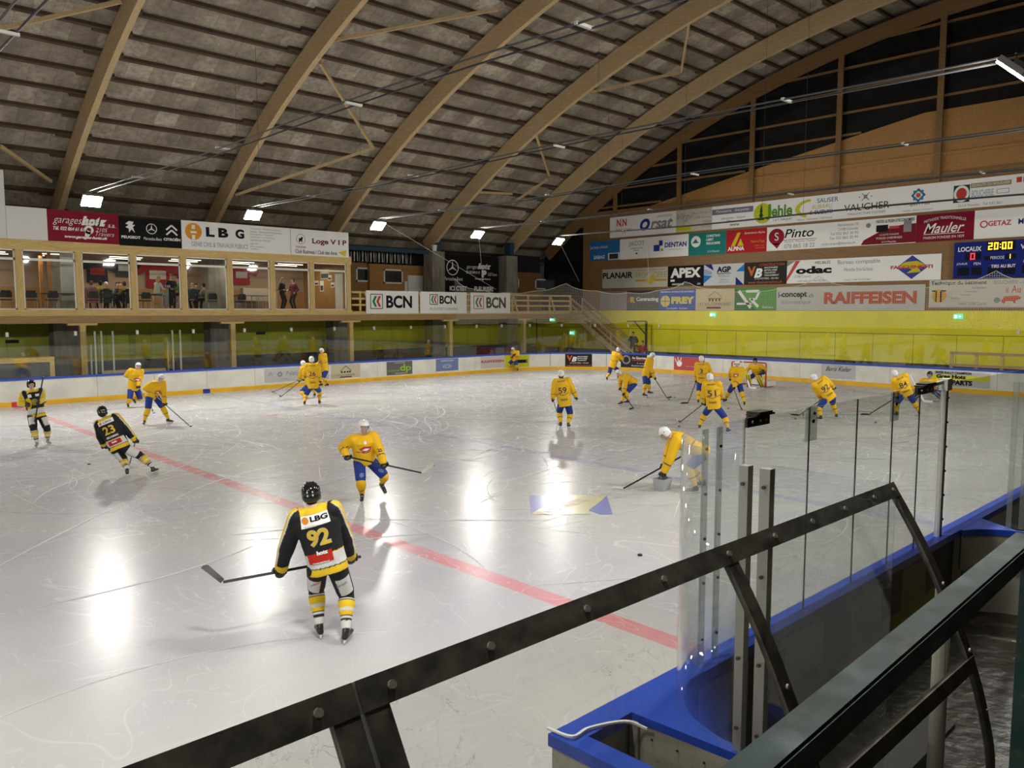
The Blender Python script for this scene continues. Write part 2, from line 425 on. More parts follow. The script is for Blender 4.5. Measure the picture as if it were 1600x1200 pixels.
def panel(fr, W, H, m, name, label, cat, group=None, th=.04, parent=None):
    """a flat sign board of size W x H; its back rests at the frame plane"""
    bm = bmesh.new(); vs = []
    for d in (-th, 0):
        for x, y in ((0, 0), (W, 0), (W, H), (0, H)): vs.append(bm.verts.new(fr.p(x, y, d)))
    for f in [(0,3,2,1),(4,5,6,7),(0,1,5,4),(1,2,6,5),(2,3,7,6),(3,0,4,7)]: bm.faces.new([vs[i] for i in f])
    if parent is None:
        o = obj(name, bm, m); tag(o, label, cat, group)
    else:
        o = obj(name, bm, m, parent); o['label'] = label
    return o
PCOL = {}
def pm(c, rough=.45):
    key = tuple(round(q, 3) for q in c)
    if key not in PCOL: PCOL[key] = mat('print colour %d' % (len(PCOL) + 1), c, .6, spec=.12)
    return PCOL[key]
# ================================================================== THE PLACE
YN, YF, XE, RC = 3.45, 37.25, 41.6, 7.0       # near boards, far boards, end boards, corner radius
XW = 44.5                                      # end wall
def struct(name, bm, m, parent=None, **kw):
    o = obj(name, bm, m, parent, **kw)
    if parent is None: o['kind'] = 'structure'
    return o
# ice and floors
bm = bmesh.new()
def arc(cx, cy, r, a0, a1, n=14): return [(cx + r * math.cos(math.radians(a0 + (a1 - a0) * i / n)), cy + r * math.sin(math.radians(a0 + (a1 - a0) * i / n))) for i in range(n + 1)]
near_path = [(3.78, YN)] + [(x, YN) for x in (5, 6.95, 8.9, 10.4, 12.6, 20, 30)]
ring_path = near_path + arc(XE - RC, YN + RC, RC, -90, 0, 60) + arc(XE - RC, YF - RC, RC, 0, 90, 60) + [(x, YF) for x in range(34, -27, -2)]
vs = [bm.verts.new((x, y, 0)) for x, y in [(-26, YN - .25), (3.78, YN - .25)] + near_path[1:] + ring_path[len(near_path):]]
vs2 = [bm.verts.new((v.co.x, v.co.y, -.06)) for v in vs]
bm.faces.new(vs); bm.faces.new(vs2[::-1])
for i in range(len(vs)): bm.faces.new([vs[i], vs2[i], vs2[(i+1) % len(vs)], vs[(i+1) % len(vs)]])
struct('ice_floor', bm, M_ice)
fl = mat('wet dark rubber floor', (.03, .025, .018), .3, noise=.6, nscale=6, bump=1.0, spec=.35)
struct('floor', B((-30, -24, -.30), (46, 46, -.065)), mat('dark concrete floor', (.06, .055, .05), .6, noise=.3))
struct('floor_bench', B((-8, .8, -.06), (24, YN - .26, .02)), fl)
struct('floor_aisle_far', B((-26, YF + .12, -.06), (XE + .2, 46, .0)), mat('aisle floor', (.05, .048, .045), .6))

# boards
boards = empty('rink_boards', (XE, 20, 0), 'white rink boards with yellow kick plate and blue cap around the ice', 'rink boards')
bm = bmesh.new(); sweep(bm, ring_path, [(0, .0), (0, 1.10), (.08, 1.10), (.08, .0)]); obj('board_face', bm, M_board, boards)
bm = bmesh.new(); sweep(bm, ring_path, [(-.02, .0), (-.02, .19), (-.002, .21), (-.002, .0)]); obj('kick_plate', bm, M_yellowkick, boards, label='yellow kick plate at the foot of the boards')
bm = bmesh.new(); sweep(bm, ring_path[len(near_path) - 1:], [(-.02, 1.06), (-.02, 1.15), (.14, 1.15), (.14, 1.06)]); obj('board_cap', bm, M_blue, boards, label='blue cap rail')
bm = bmesh.new(); sweep(bm, near_path, [(-.01, 1.09), (-.01, 1.14), (.19, 1.14), (.19, 1.06), (.08, 1.06), (.08, 1.09)]); obj('board_cap', bm, M_blue, boards, label='wide blue cap rail of the near boards')
for xx, c in ((7.68, M_redink), (15.5, M_blueink)):
    obj('line_mark', B((xx - .17, YF - .026, .0), (xx + .17, YF - .0, .2)), c, boards, label='line mark on the kick plate')
obj('line_mark', B((37.16, YF - .3, .0), (37.2, YF - .24, .2)), M_redink, boards)
obj('back_face', B((4.35, YN - .1, .02), (11.0, YN - .082, 1.06)), mat('board back darkened for shadow', (.07, .06, .055), .6, noise=.3), boards)  # beige board back coloured dark to paint in the shadow of the box

# glass around the rink (far side, corner, end)
def glass_panel(path, z0, z1, label, group, mtl=M_farglass):
    bm = bmesh.new(); sweep(bm, path, [(0, z0), (0, z1), (.012, z1), (.012, z0)])
    o = obj('rink_glass', bm, mtl); tag(o, label, 'glass pane', group); return o
fine = arc(XE - RC, YN + RC, RC, -90, 0, 40) + arc(XE - RC, YF - RC, RC, 0, 90, 40) + [(x / 2, YF) for x in range(68, 5, -1)]
# walk the path in 2.1 m steps
def walk(path, step):
    out = [[path[0]]]; acc = 0
    for a, b in zip(path, path[1:]):
        L = math.hypot(b[0] - a[0], b[1] - a[1]); acc += L; out[-1].append(b)
        if acc >= step: out.append([b]); acc = 0
    return [q for q in out if len(q) > 1]
off = [(x + .05 * 0, y) for x, y in fine]
def outw(path, d):
    o = []
    for i, p in enumerate(path):
        a = path[max(i-1, 0)]; b = path[min(i+1, len(path)-1)]; L = math.hypot(b[0]-a[0], b[1]-a[1]) or 1
        o.append((p[0] + (b[1]-a[1]) / L * d, p[1] - (b[0]-a[0]) / L * d))
    return o
fine = outw(fine, .05)
clipm = mat('pale clip', (.5, .5, .46), .4, metal=.4)
for i, seg in enumerate(walk(fine, 2.05)):
    mx = sum(p[0] for p in seg) / len(seg); my = sum(p[1] for p in seg) / len(seg)
    side = 'far side' if my > YF - .5 else ('end' if mx > XE - 1 and YN + RC < my < YF - RC else ('far corner' if my > 20 else 'near corner'))
    g = glass_panel(seg, 1.15, 3.0, 'clear rink glass pane standing on the %s boards' % side, 'rink glass on the %s boards' % side)
    x, y = seg[0]
    obj('clip', B((x - .05, y - .05, 2.84), (x + .05, y + .05, 3.02)), clipm, g)

# sponsor mark painted into the ice
def flat(pts, m, name, par=None, z=.0055):
    bm = bmesh.new(); a = [bm.verts.new((x, y, z)) for x, y in pts]; bm.faces.new(a)
    bmesh.ops.recalc_face_normals(bm, faces=bm.faces); f = bm.faces[:][0] if False else None
    return obj(name, bm, m, par)
icb = mat('blue paint under ice', (.24, .26, .54), .24, spec=.35); icy = mat('yellow paint under ice', (.58, .56, .36), .24, spec=.35); icr = mat('red print under ice', (.50, .27, .20), .3)
c00, c10, c11, c01 = V((11.75, 11.8, 0)), V((12.94, 10.68, 0)), V((11.78, 9.57, 0)), V((10.65, 10.65, 0))
def lg(a, b): p = c00 * (1-a) * (1-b) + c10 * a * (1-b) + c11 * a * b + c01 * (1-a) * b; return (p.x, p.y)
ICEFR = None
lgo = flat([lg(0, 0), lg(.55, 0), lg(.3, .45), lg(.1, .75), lg(0, 1)], icb, 'ice_logo'); tag(lgo, 'faded blue and yellow sponsor lozenge painted in the ice', 'logo')
flat([lg(.85, 1), lg(1, 1), lg(1, 0), lg(.93, .25), lg(.72, .8)], icb, 'blue_corner', lgo)
flat([lg(0, 1), lg(.1, .75), lg(.3, .45), lg(.55, 0), lg(1, 0), lg(.93, .25), lg(.72, .8), lg(.72, 1)], icy, 'yellow_band', lgo)
# skate cuts
rg = random.Random(11)
for nm, cl, wmul, cnt in (('bright', (.70, .70, .69), 1.0, 1500), ('soft', (.55, .55, .555), 2.2, 900)):
    bm = bmesh.new()
    for i in range(cnt):
        x = rg.uniform(-2, XE - .8); y = rg.uniform(YN + .6, YF - .6)
        if x > XE - RC and (y > YF - RC or y < YN + RC): continue
        if (x + y) < 18 and rg.random() < .9: continue
        if (x + y) < 28 and rg.random() < .45: continue
        L = rg.choice((.6, 1.2, 2, 3, 5, 7)) * rg.uniform(.6, 1.3); R0 = rg.choice((2.5 if L < 3 else 6, 4, 7, 14, 40)) * rg.choice((-1, 1)); th = rg.gauss(0, .8) if rg.random() < .7 else rg.uniform(0, pi); wd = rg.uniform(.003, .009) * wmul * (1 + (x + y) / 45)
        n = max(3, int(L / .3)); pr2 = None; k_ = 0
        for j in range(n + 1):
            x2 = min(max(x, -6), XE - .5); ww = wd * math.sin(pi * (j + .4) / (n + .8)); nx, ny = -math.sin(th), math.cos(th)
            if not (YN + .2 < y < YF - .2) or x > XE - .4 or (x > XE - RC and (y > YF - RC or y < YN + RC)): break
            q = (bm.verts.new((x - nx * ww, y - ny * ww, .004)), bm.verts.new((x + nx * ww, y + ny * ww, .004)))
            if pr2: bm.faces.new([pr2[0], q[0], q[1], pr2[1]])
            pr2 = q; x += math.cos(th) * L / n; y += math.sin(th) * L / n; th += L / n / R0
    o = obj('skate_marks', bm, mat(nm + ' shaved ice', cl, .5)); tag(o, ('thin bright' if wmul == 1 else 'soft wide') + ' white skate cuts scratched all over the ice', 'skate marks', None, 'stuff')
# ---------------- hall shell
ACY, ACZ, AR = 9.93, -34.62, 53.49                 # soffit circle of the arches
def arcp(r, s0, s1, n):                             # points (y, z) at radius r between two y of the soffit
    a0 = math.acos((s0 - ACY) / AR); a1 = math.acos((s1 - ACY) / AR)
    return [(ACY + r * math.cos(a0 + (a1 - a0) * i / n), ACZ + r * math.sin(a0 + (a1 - a0) * i / n)) for i in range(n + 1)]
DEP = .95; RO = AR + DEP
bm = bmesh.new(); uvl = bm.loops.layers.uv.new('UVMap')
n = 80; inner = arcp(RO + .17, -23.5, 44.2, n); outer = arcp(RO + .27, -23.5, 44.2, n)
ri = []; 
for (y, z), (y2, z2) in zip(inner, outer): ri.append([bm.verts.new((x, yy, zz)) for x, yy, zz in ((-32, y, z), (46, y, z), (46, y2, z2), (-32, y2, z2))])
sl = math.hypot(inner[1][0] - inner[0][0], inner[1][1] - inner[0][1])
for i in range(n):
    for j, (p, q) in enumerate(((0, 1), (1, 2), (2, 3), (3, 0))):
        f = bm.faces.new([ri[i][p], ri[i][q], ri[i+1][q], ri[i+1][p]])
        xs = (-32, 46, 46, -32)
        for lp, (uu, vv) in zip(f.loops, ((xs[p], i * sl), (xs[q], i * sl), (xs[q], (i+1) * sl), (xs[p], (i+1) * sl))): lp[uvl].uv = (uu, vv)
bm.faces.new(ri[0]); bm.faces.new(ri[-1][::-1]); bmesh.ops.recalc_face_normals(bm, faces=bm.faces)
struct('ceiling', bm, M_roof)
RIBS = [10.8 + 7.4 * k for k in range(-5, 5)]; RIBS[-1] = 40.3
def arch(x, w, dep, s0=-23, s1=42.6, n=48):
    a = arcp(AR, s0, s1, n); b = arcp(AR + dep, s0, s1, n); bm = bmesh.new(); r = []
    for (y, z), (y2, z2) in zip(a, b): r.append([bm.verts.new(q) for q in ((x - w/2, y, z), (x + w/2, y, z), (x + w/2, y2, z2), (x - w/2, y2, z2))])
    for i in range(n):
        for p, q in ((0, 1), (1, 2), (2, 3), (3, 0)): bm.faces.new([r[i][p], r[i][q], r[i+1][q], r[i+1][p]])
    bm.faces.new(r[0]); bm.faces.new(r[-1][::-1]); bmesh.ops.recalc_face_normals(bm, faces=bm.faces); return bm
order = {10.8: 'nearest in view, over the red billboard of the lounge', 18.2: 'coming down behind the billboards of the lounge', 25.6: 'landing just past the end of the lounge', 33.0: 'landing on the concrete pillar by the black banner', 40.3: 'last before the end wall'}
for x in RIBS:
    if x < -5: continue
    o = obj('roof_arch', arch(x, .24, DEP), M_glulam); lab = [v for k_, v in order.items() if abs(k_ - x) < .05]
    tag(o, 'curved glued-timber roof arch, ' + (lab[0] if lab else 'over the near end of the hall at the top left'), 'roof arch', 'timber roof arches')
o = obj('roof_arch', arch(XW, .2, .8), M_brownwood); tag(o, 'shallow brown timber arch framing the glazed end wall', 'roof arch', 'timber roof arches')
# purlins: lapped at every arch
a0 = math.acos((-23 - ACY) / AR); a1 = math.acos((43.5 - ACY) / AR); NP = int(abs(a1 - a0) * RO / 1.25)
for i in range(NP + 1):
    al = a0 + (a1 - a0) * i / NP; bm = bmesh.new(); ed = sorted([-32] + RIBS + [XW + .3])
    for j, (xa, xb) in enumerate(zip(ed, ed[1:])):
        dl = (.075 if j % 2 else -.075) / RO; y = ACY + (RO + .085) * math.cos(al + dl); z = ACZ + (RO + .085) * math.sin(al + dl)
        bar(bm, (xa - .7, y, z), (xb + .7, y, z), .13, .17, up=(0, math.cos(al), math.sin(al)))
    o = obj('roof_purlin', bm, M_purlin); tag(o, 'dark timber purlin running lengthwise under the roof sheets', 'purlin', 'purlins under the roof sheets')
# wind braces between the arches (pixel pairs on the soffit surface)
def on_roof(u, v, r=AR + .5):
    d = ray(u, v); a = d.y**2 + d.z**2; b = 2 * (-d.y * ACY + d.z * (CAMZ - ACZ)); c_ = ACY**2 + (CAMZ - ACZ)**2 - r * r
    t = (-b + math.sqrt(b*b - 4*a*c_)) / 2 / a; return EYE + d * t
for i, (p, q) in enumerate([((500, 98), (584, 232)), ((368, 305), (582, 232)), ((525, 62), (778, 14)), ((0, 228), (80, 284)), ((0, 45), (190, 2)), ((905, 148), (1062, 113)), ((1077, 32), (1064, 112)),
                            ((833, 196), (858, 274)), ((800, 318), (856, 280)), ((735, 300), (800, 303))]):
    o = obj('wind_brace', BAR(on_roof(*p), on_roof(*q), .12, .14), M_glulam); tag(o, 'thin diagonal timber strut braced between two roof arches', 'brace', 'wind braces between the arches')

# far long wall (dark above, olive below), concrete pillars
struct('wall_far', B((-30, 44.0, 0), (44.9, 44.2, 9.5)), M_darkroom)
struct('wall_far_lower', B((-30, 43.9, 1.35), (44.4, 43.99, 3.4)), M_green)
struct('wall_left', B((-30.2, -24, 0), (-30, 44, 19)), M_darkroom)
struct('wall_near', B((-30, -24.2, 0), (45, -24, 9)), M_darkroom)
struct('baseboard_far', B((-30, 43.8, 0), (44.4, 43.9, 1.35)), mat('dark dado', (.03, .032, .035), .5))
where = {10.8: 'under the lounge behind the leftmost post', 18.2: 'under the middle of the lounge', 25.6: 'at the end of the lounge', 33.0: 'left of the black car banner', 40.3: 'right of the black car banner'}
for x in RIBS:
    if x < 3: continue
    xs = x - .65 if x > 39 else x
    o = obj('concrete_pillar', B((xs - .55, 41.6, 0), (xs + .5, 42.5, 7.75)), M_concrete)
    lab = [v for k_, v in where.items() if abs(k_ - x) < .05]
    tag(o, 'grey concrete pillar ' + lab[0] if lab else 'grey concrete pillar beyond the left edge under the lounge', 'pillar', 'concrete pillars of the far side')
    if x > 20:
        o = obj('arch_shoe', B((xs - .05, 41.8, 7.75), (xs + .35, 42.4, 8.7)), M_tealsteel); tag(o, 'blue steel shoe holding a roof arch on its pillar ' + lab[0], 'bracket', 'arch shoes')
o = obj('steel_beam', B((24.4, 41.9, 7.55), (32.4, 42.15, 7.8)), M_tealsteel); tag(o, 'blue steel beam above the stacked chairs beside the lounge', 'beam')

# end wall: yellow panels below, timber with billboards, gable of plywood, glazed lattice
struct('wall_end_lower', B((XW, -24, 0), (XW + .12, 43.9, 3.88)), M_yellow)
struct('baseboard_end', B((XW - .05, -24, 0), (XW, 43, 1.12)), mat('dark base strip', (.015, .015, .015), .6))
struct('wall_end', B((XW, 39.2, 3.88), (XW + .1, -24, 10.9)), M_brownwood)
bm = bmesh.new(); pts = [(33.2, 10.9), (33.2, 10.95), (26.0, 12.3), (16.0, 14.05), (-2, 14.05), (-12, 12.3), (-24, 10.9)]
va = [bm.verts.new((XW + .12, y, z)) for y, z in pts]; vb = [bm.verts.new((XW + .2, y, z)) for y, z in pts]
bm.faces.new(va); bm.faces.new(vb[::-1])
for i in range(len(pts)): bm.faces.new([va[i], va[(i+1) % len(pts)], vb[(i+1) % len(pts)], vb[i]])
struct('wall_end_gable', bm, M_ply)
nightglass = mat('night window panes', (.010, .012, .014), .12)
bm = bmesh.new(); pr_ = [(43.5, 3.9)] + [(y, z) for y, z in arcp(AR + .6, 43.0, -23, 40)] + [(-23, 3.9)]
va = [bm.verts.new((XW + .25, y, z)) for y, z in pr_]; bm.faces.new(va); vb = [bm.verts.new((XW + .35, y, z)) for y, z in pr_]; bm.faces.new(vb[::-1])
struct('window_1', bm, nightglass)
def soffz(y, r=AR): return ACZ + math.sqrt(r * r - (y - ACY) ** 2)
for y in (36.2, 30.9, 25.7, 20.4, 15.2, 10.0, 4.8):
    o = obj('gable_post', B((XW - .12, y - .15, 10.45), (XW - .005, y + .15, soffz(y) + .3)), M_brownwood)
    tag(o, 'brown upright timber post of the glazed gable', 'post', 'posts of the glazed gable')
for kz in range(9):
    z = 9.9 + 1.2 * kz
    yr = [y for y in [q / 4 for q in range(-80, 172)] if soffz(y) + .1 > z]
    lim = 33.2 - (z - 10.95) / 1.35 * 7.2 if z < 12.3 else (26 - (z - 12.3) / 1.75 * 10 if z < 14.05 else -99)
    yr = [y for y in yr if y > max(lim, -23) or z > 14.05]
    if len(yr) < 2: continue
    if True:
        o = obj('gable_rail', B((XW + .12, yr[0], z), (XW + .22, yr[-1], z + .12)), M_brownwood); tag(o, 'slim brown horizontal rail across the glazed gable', 'rail', 'rails of the glazed gable')
struct('trim_1', B((XW + .02, 27, 11.75), (XW + .11, -20, 11.9)), M_ply)

# ---------------- floodlights
lampm = mat('floodlight glass', (1, 1, 1), .3, emit=(1, .97, .82), estr=60)
lcase = mat('lamp housing', (.35, .35, .33), .5, metal=.5)
posn = {(9.63, 33.0): 'over the red billboard at left', (16.03, 33.0): 'above the white lounge billboard', (22.43, 33.0): 'above the end of the lounge', (28.83, 33.0): 'left of the black car banner', (35.23, 33.0): 'beside the end wall billboards', (16.03, 4.3): 'at the top right over the near boards'}
for lx in LAMP_X:
    for ly in LAMP_Y:
        if lx < 6 and ly > 20: continue
        lab = [v for (a, b), v in posn.items() if abs(a - lx) < .1 and abs(b - ly) < .1]
        t = empty('floodlight', (lx, ly, LAMP_Z), 'glowing white floodlight hung ' + (lab[0] if lab else 'out of view over the near boards'), 'floodlight', 'floodlights under the cables')
        tl = math.radians(42) * (-1 if ly > 20 else 1)
        bm = bmesh.new(); box(bm, (-.34, -.25, -.02), (.34, .25, .08)); box(bm, (-.12, -.1, .08), (.12, .1, .16))
        o = obj('housing', bm, lcase); o.parent = t; o.rotation_euler = (tl, 0, 0)
        bm = bmesh.new(); box(bm, (-.33, -.24, -.06), (.33, .24, -.021)); o = obj('lens', bm, lampm); o.parent = t; o.rotation_euler = (tl, 0, 0); o['label'] = 'glowing lens'
        bm = bmesh.new(); loft(bm, [(0, 0, .12), (0, 0, .3)], .018, 6); o = obj('hanger_rod', bm, lcase); o.parent = t
# cable pairs
cabm = mat('steel cable', (.045, .05, .053), .6)
for i, lx in enumerate(LAMP_X):
    if lx < 3: continue
    nm = {9.63: 'nearest, from the lamp over the red billboard', 16.03: 'second, from the lamp above the white lounge billboard', 22.43: 'third, from the lamp above the end of the lounge', 28.83: 'fourth, from the lamp left of the black banner', 35.23: 'farthest, in front of the end wall billboards', 3.23: 'at the top left corner'}
    t = empty('cable_run', (lx, 18, 8.3), 'pair of steel cables, ' + [v for k_, v in nm.items() if abs(k_ - lx) < .1][0], 'cable', 'lamp cables across the hall')
    for dx in (-.16, .16):
        pts = [(lx + dx, -6 + 39.6 * j / 16, 8.27 + .05 * math.cos(pi * j / 4)) for j in range(17)]
        obj('cable', tube(pts, .02, 6), cabm, t)
    for y in (28, 21.5, 15, 8.5, 2):
        obj('spreader', B((lx - .2, y - .03, 8.25), (lx + .2, y + .03, 8.3)), clipm, t)
# thin hanger wires up to the roof
for i, (u, v) in enumerate([(300, 150), (440, 120), (1040, 70), (930, 160), (1290, 60), (1450, 90), (560, 200), (690, 240), (1112, 190), (905, 30)]):
    p = on_roof(u, v, AR - .1); lx = min(LAMP_X, key=lambda q: abs(q - p.x))
    o = obj('hanger_wire', tube([(lx, p.y, 8.3), (lx, p.y, soffz(p.y) + .9)], .008, 4), cabm); tag(o, 'thin wire holding a lamp cable up to the roof', 'wire', 'hanger wires')

# ---------------- protective net
def net(path, z0, z1, label, sc_=None):
    """path in plan; top edge scalloped between hanging points every ~4 m"""
    bm = bmesh.new(); uvl = bm.loops.layers.uv.new('UVMap'); rows = []; d = 0; nz = 6
    pp = [path[0]]
    for a, b in zip(path, path[1:]):
        L = math.hypot(b[0]-a[0], b[1]-a[1]); q = max(1, int(L / .35))
        for j in range(1, q + 1): pp.append((a[0] + (b[0]-a[0]) * j / q, a[1] + (b[1]-a[1]) * j / q))
    acc = [0]
    for a, b in zip(pp, pp[1:]): acc.append(acc[-1] + math.hypot(b[0]-a[0], b[1]-a[1]))
    tops = []
    for (x, y), s in zip(pp, acc):
        big = abs(math.sin(pi * s / 8.4)); small = abs(math.sin(pi * s / 2.1))
        top = z1 + .75 - .75 * big ** .55 + .0 - .10 * small
        bot = z0 + .12 - .12 * abs(math.sin(pi * s / 2.1 + .4)) 
        tops.append((x, y, top)); rows.append([(bm.verts.new((x + .05 * math.sin(s * 2.2 + j) , y, bot + (top - bot) * j / nz)), s, bot + (top - bot) * j / nz) for j in range(nz + 1)])
    for i in range(len(rows) - 1):
        for j in range(nz):
            q = [rows[i][j], rows[i+1][j], rows[i+1][j+1], rows[i][j+1]]; f = bm.faces.new([a[0] for a in q])
            for lp, a in zip(f.loops, q): lp[uvl].uv = (a[1], a[2])
    t = empty('safety_net', (path[0][0], path[0][1], z0), label, 'net'); obj('netting', bm, M_net, t); 
    obj('top_rope', tube(tops, .014, 5), mat('white rope', (.6, .58, .52), .7), t)
    return t
npath = [(30.9, YF + .15), (34.6, YF + .15)] + [(x, y) for x, y in outw(arc(XE - RC, YF - RC, RC, 90, 0, 14), -.15)] + [(XE + .15, 20), (XE + .15, 8)]
net(npath, 3.02, 5.05, 'white protective net hanging above the glass round the far corner and end')
ropem = mat('white rope', (.6, .58, .52), .7)
for i, (a, b) in enumerate([(V((22.43, 33, 8.3)), PY(775, 452, YF + .2)), (V((28.9, 33, 8.2)), PY(755, 441, YF + .2)), (V((35.3, 33, 8)), PX(905, 440, XE - .6)), (PX(1011, 385, XE + .15), PX(1014, 441, XE + .15))]):
    o = obj('net_rope', tube([a, b], .009, 5), ropem); tag(o, 'thin white rope slanting down to the protective net', 'rope', 'ropes that carry the net')

# ================================================================== BILLBOARDS
_a, _b = PZ(850, 803, .006), PZ(912, 781, .006); _r = (_b - _a).normalized(); _L = (_b - _a).length
put_text(Frame(_a, _r, V((0, 0, 1)).cross(_r)), lgo, 'FACCHINETTI', 0, -.12, _L, .16, icr, bold=.03, fit=True, d=.002)
class Sign:
    def __init__(s, o, fr, W, H): s.o, s.fr, s.W, s.H = o, fr, W, H
    def t(s, txt, a, b, c, e, m=None, **kw):
        return put_text(s.fr, s.o, txt, a * s.W, b * s.H, c * s.W, e * s.H, m or M_ink, **kw)
    def p(s, polys, m, **kw):      # polys in metres
        return put_poly(s.fr, s.o, polys, m, **kw)
    def r(s, a, b, c, e, m, **kw): return put_poly(s.fr, s.o, [R_(a * s.W, b * s.H, c * s.W, e * s.H)], m, **kw)
def end_sign(u0, u1, z0, z1, col, name, label, cat='billboard', group='billboards on the end wall', xo=.0):
    vm = 400
    y0 = PX(u0, vm, XW - .08).y; y1 = PX(u1, vm, XW - .08).y
    fr = Frame((XW - .05 - xo, y0, z0), (0, -1, 0)); W = y0 - y1; H = z1 - z0
    o = panel(fr, W, H, pm(col) if isinstance(col, tuple) else col, name, label, cat, group); return Sign(o, fr, W, H)
def far_sign(u0, u1, z0, z1, y, col, name, label, cat='billboard', group='billboards over the lounge', parent=None):
    x0 = PY(u0, 400, y).x; x1 = PY(u1, 400, y).x
    fr = Frame((x0, y, z0), (1, 0, 0)); W = x1 - x0; H = z1 - z0
    o = panel(fr, W, H, pm(col) if isinstance(col, tuple) else col, name, label, cat, group, parent=parent); return Sign(o, fr, W, H)
WH = (.92, .92, .90); CR = (.62, .60, .50)
def lines(s, x0, y0, x1, y1, texts, m=None, align='l', **kw):
    n = len(texts); h = (y1 - y0) / n
    for i, t in enumerate(texts): s.t(t, x0, y1 - (i + .82) * h, x1, y1 - (i + .18) * h, m or M_greyink, align=align, **kw)
Z1 = (8.98, 10.40); Z2 = (7.43, 8.83); Z3 = (5.47, 6.80); Z4 = (3.9, 5.26)
# row 1
s = end_sign(952, 1010 - 14, *Z1, WH, 'billboard', 'white billboard with red letters N.N, leftmost of the top row'); s.t('N.N', .25, .52, .6, .88, M_redink, bold=.03); lines(s, .1, .15, .9, .45, ['Peinture  Couvet', '2108'], M_redink, align='c')
s = end_sign(996, 1055, *Z1, WH, 'billboard', 'white billboard reading Orsat with a blue slanted O, in the top row')
s.t('O', .05, .22, .32, .78, M_blueink, bold=.06, shear=.25, fit=True); s.t('rsat', .33, .25, .92, .72, M_greyink, bold=.03, shear=.3, fit=True); s.t('CARROSSERIE', .45, .78, .95, .88, M_greyink)
s = end_sign(1055, 1111, *Z1, (.60, .58, .50), 'billboard', 'beige billboard with a thin grey script signature and yellow block, in the top row')
s.t('Virgil', .03, .45, .5, .85, M_greyink, shear=.4); s.r(.0, .05, .42, .28, pm((.60, .55, .02))); lines(s, .5, .1, .97, .9, ['Rue Centrale 12', '2108 Couvet', 'Natel', 'Tel 032'], M_greyink, align='r')
s = end_sign(1111, 1176, *Z1, WH, 'billboard', 'white billboard with a dark lilac strip across its top, in the top row')
s.r(.0, .62, .98, .86, pm((.20, .18, .24))); s.t('Menuiserie   charpente', .04, .66, .94, .82, M_whiteink); s.t('charpente - toiture', .12, .36, .9, .5, M_greyink); s.t('www', .3, .08, .8, .18, M_ink)
s = end_sign(1176, 1240, *Z1, WH, 'billboard', 'white billboard with yellow-green disc and fir tree reading Jehle, in the top row')
g1 = pm((.10, .30, .03)); s.p(disc(.22 * s.W, .5 * s.H, .42 * s.H, 28, 1), pm((.55, .60, .03)), d=.004)
s.p([[(.10*s.W, .22*s.H), (.26*s.W, .22*s.H), (.18*s.W, .45*s.H)], [(.12*s.W, .38*s.H), (.24*s.W, .38*s.H), (.18*s.W, .62*s.H)], [(.14*s.W, .55*s.H), (.22*s.W, .55*s.H), (.18*s.W, .9*s.H)]], pm((.02, .09, .02)), d=.006, name='fir_tree')
s.t('J', .3, .22, .42, .85, g1, bold=.05, fit=True, d=.008); s.t('ehle', .44, .32, .93, .78, g1, bold=.03, fit=True); s.t('T.A.T. PARQUET', .46, .12, .95, .22, M_ink)
s = end_sign(1240, 1313, *Z1, WH, 'billboard', 'white billboard with a yellow swoosh reading SAUSER SUBARU SUZUKI')
s.p(ring(.34 * s.W, .52 * s.H, .42 * s.H * 1.6, .30 * s.H * 1.6, 20, 1.6, 4.4, .55), pm((.62, .58, .05)), name='swoosh'); s.t('SAUSER', .46, .70, .92, .88, M_blueink); s.t('SUBARU', .36, .48, .80, .64, pm((.55, .5, .05)), shear=.3); s.t('S', .32, .26, .38, .42, M_redink, bold=.03); s.t('SUZUKI', .4, .26, .82, .42, M_blueink, bold=.02); s.t('Peinture - Carrosserie - 2108 Couvet', .05, .06, .8, .14, M_greyink)
s = end_sign(1313, 1390, *Z1, WH, 'billboard', 'white billboard reading VAUCHER below a small star emblem')
cx, cy = .47 * s.W, .76 * s.H; s.p(stroke([(cx - .2, cy - .2), (cx + .2, cy + .2)], .03) + stroke([(cx - .2, cy + .2), (cx + .2, cy - .2)], .03) + ring(cx, cy, .1, .07, 16) + disc(cx - .32, cy, .03) + disc(cx + .32, cy, .03), M_ink)
s.t('VAUCHER', .04, .26, .95, .52, M_ink, fit=True); s.t('MANUFACTURE FLEURIER', .12, .10, .88, .19, M_greyink)
s = end_sign(1390, 1478, *Z1, WH, 'billboard', 'white billboard with a blue and orange star emblem above black script')
cx, cy = .47 * s.W, .62 * s.H
s.p([[(cx - .36, cy), (cx, cy - .36), (cx + .36, cy), (cx, cy + .36)]], pm((.03, .10, .30)), d=.004); s.p([R_(cx - .25, cy - .25, cx + .25, cy + .25)], pm((.05, .22, .42)), d=.006); s.p([[(cx - .22, cy), (cx, cy - .22), (cx + .22, cy), (cx, cy + .22)]], M_whiteink, d=.008); s.p(disc(cx, cy, .12), pm((.62, .12, .03)), d=.010)
s.t('Sport Plus', .3, .22, .7, .38, M_ink, shear=.4); s.t('Chauffage - Sanitaire - Ferblanterie', .03, .05, .9, .12, M_greyink)
s = end_sign(1478, 1578, *Z1, WH, 'billboard', 'white billboard with a dark green square holding a red oval and beige strip')
s.r(.07, .22, .33, .82, pm((.01, .07, .04))); s.p(disc(.2 * s.W, .52 * s.H, .25 * s.H, 24, 1.15), M_whiteink, d=.006); s.p(disc(.2 * s.W, .52 * s.H, .17 * s.H, 24, 1.2), M_redink, d=.008)
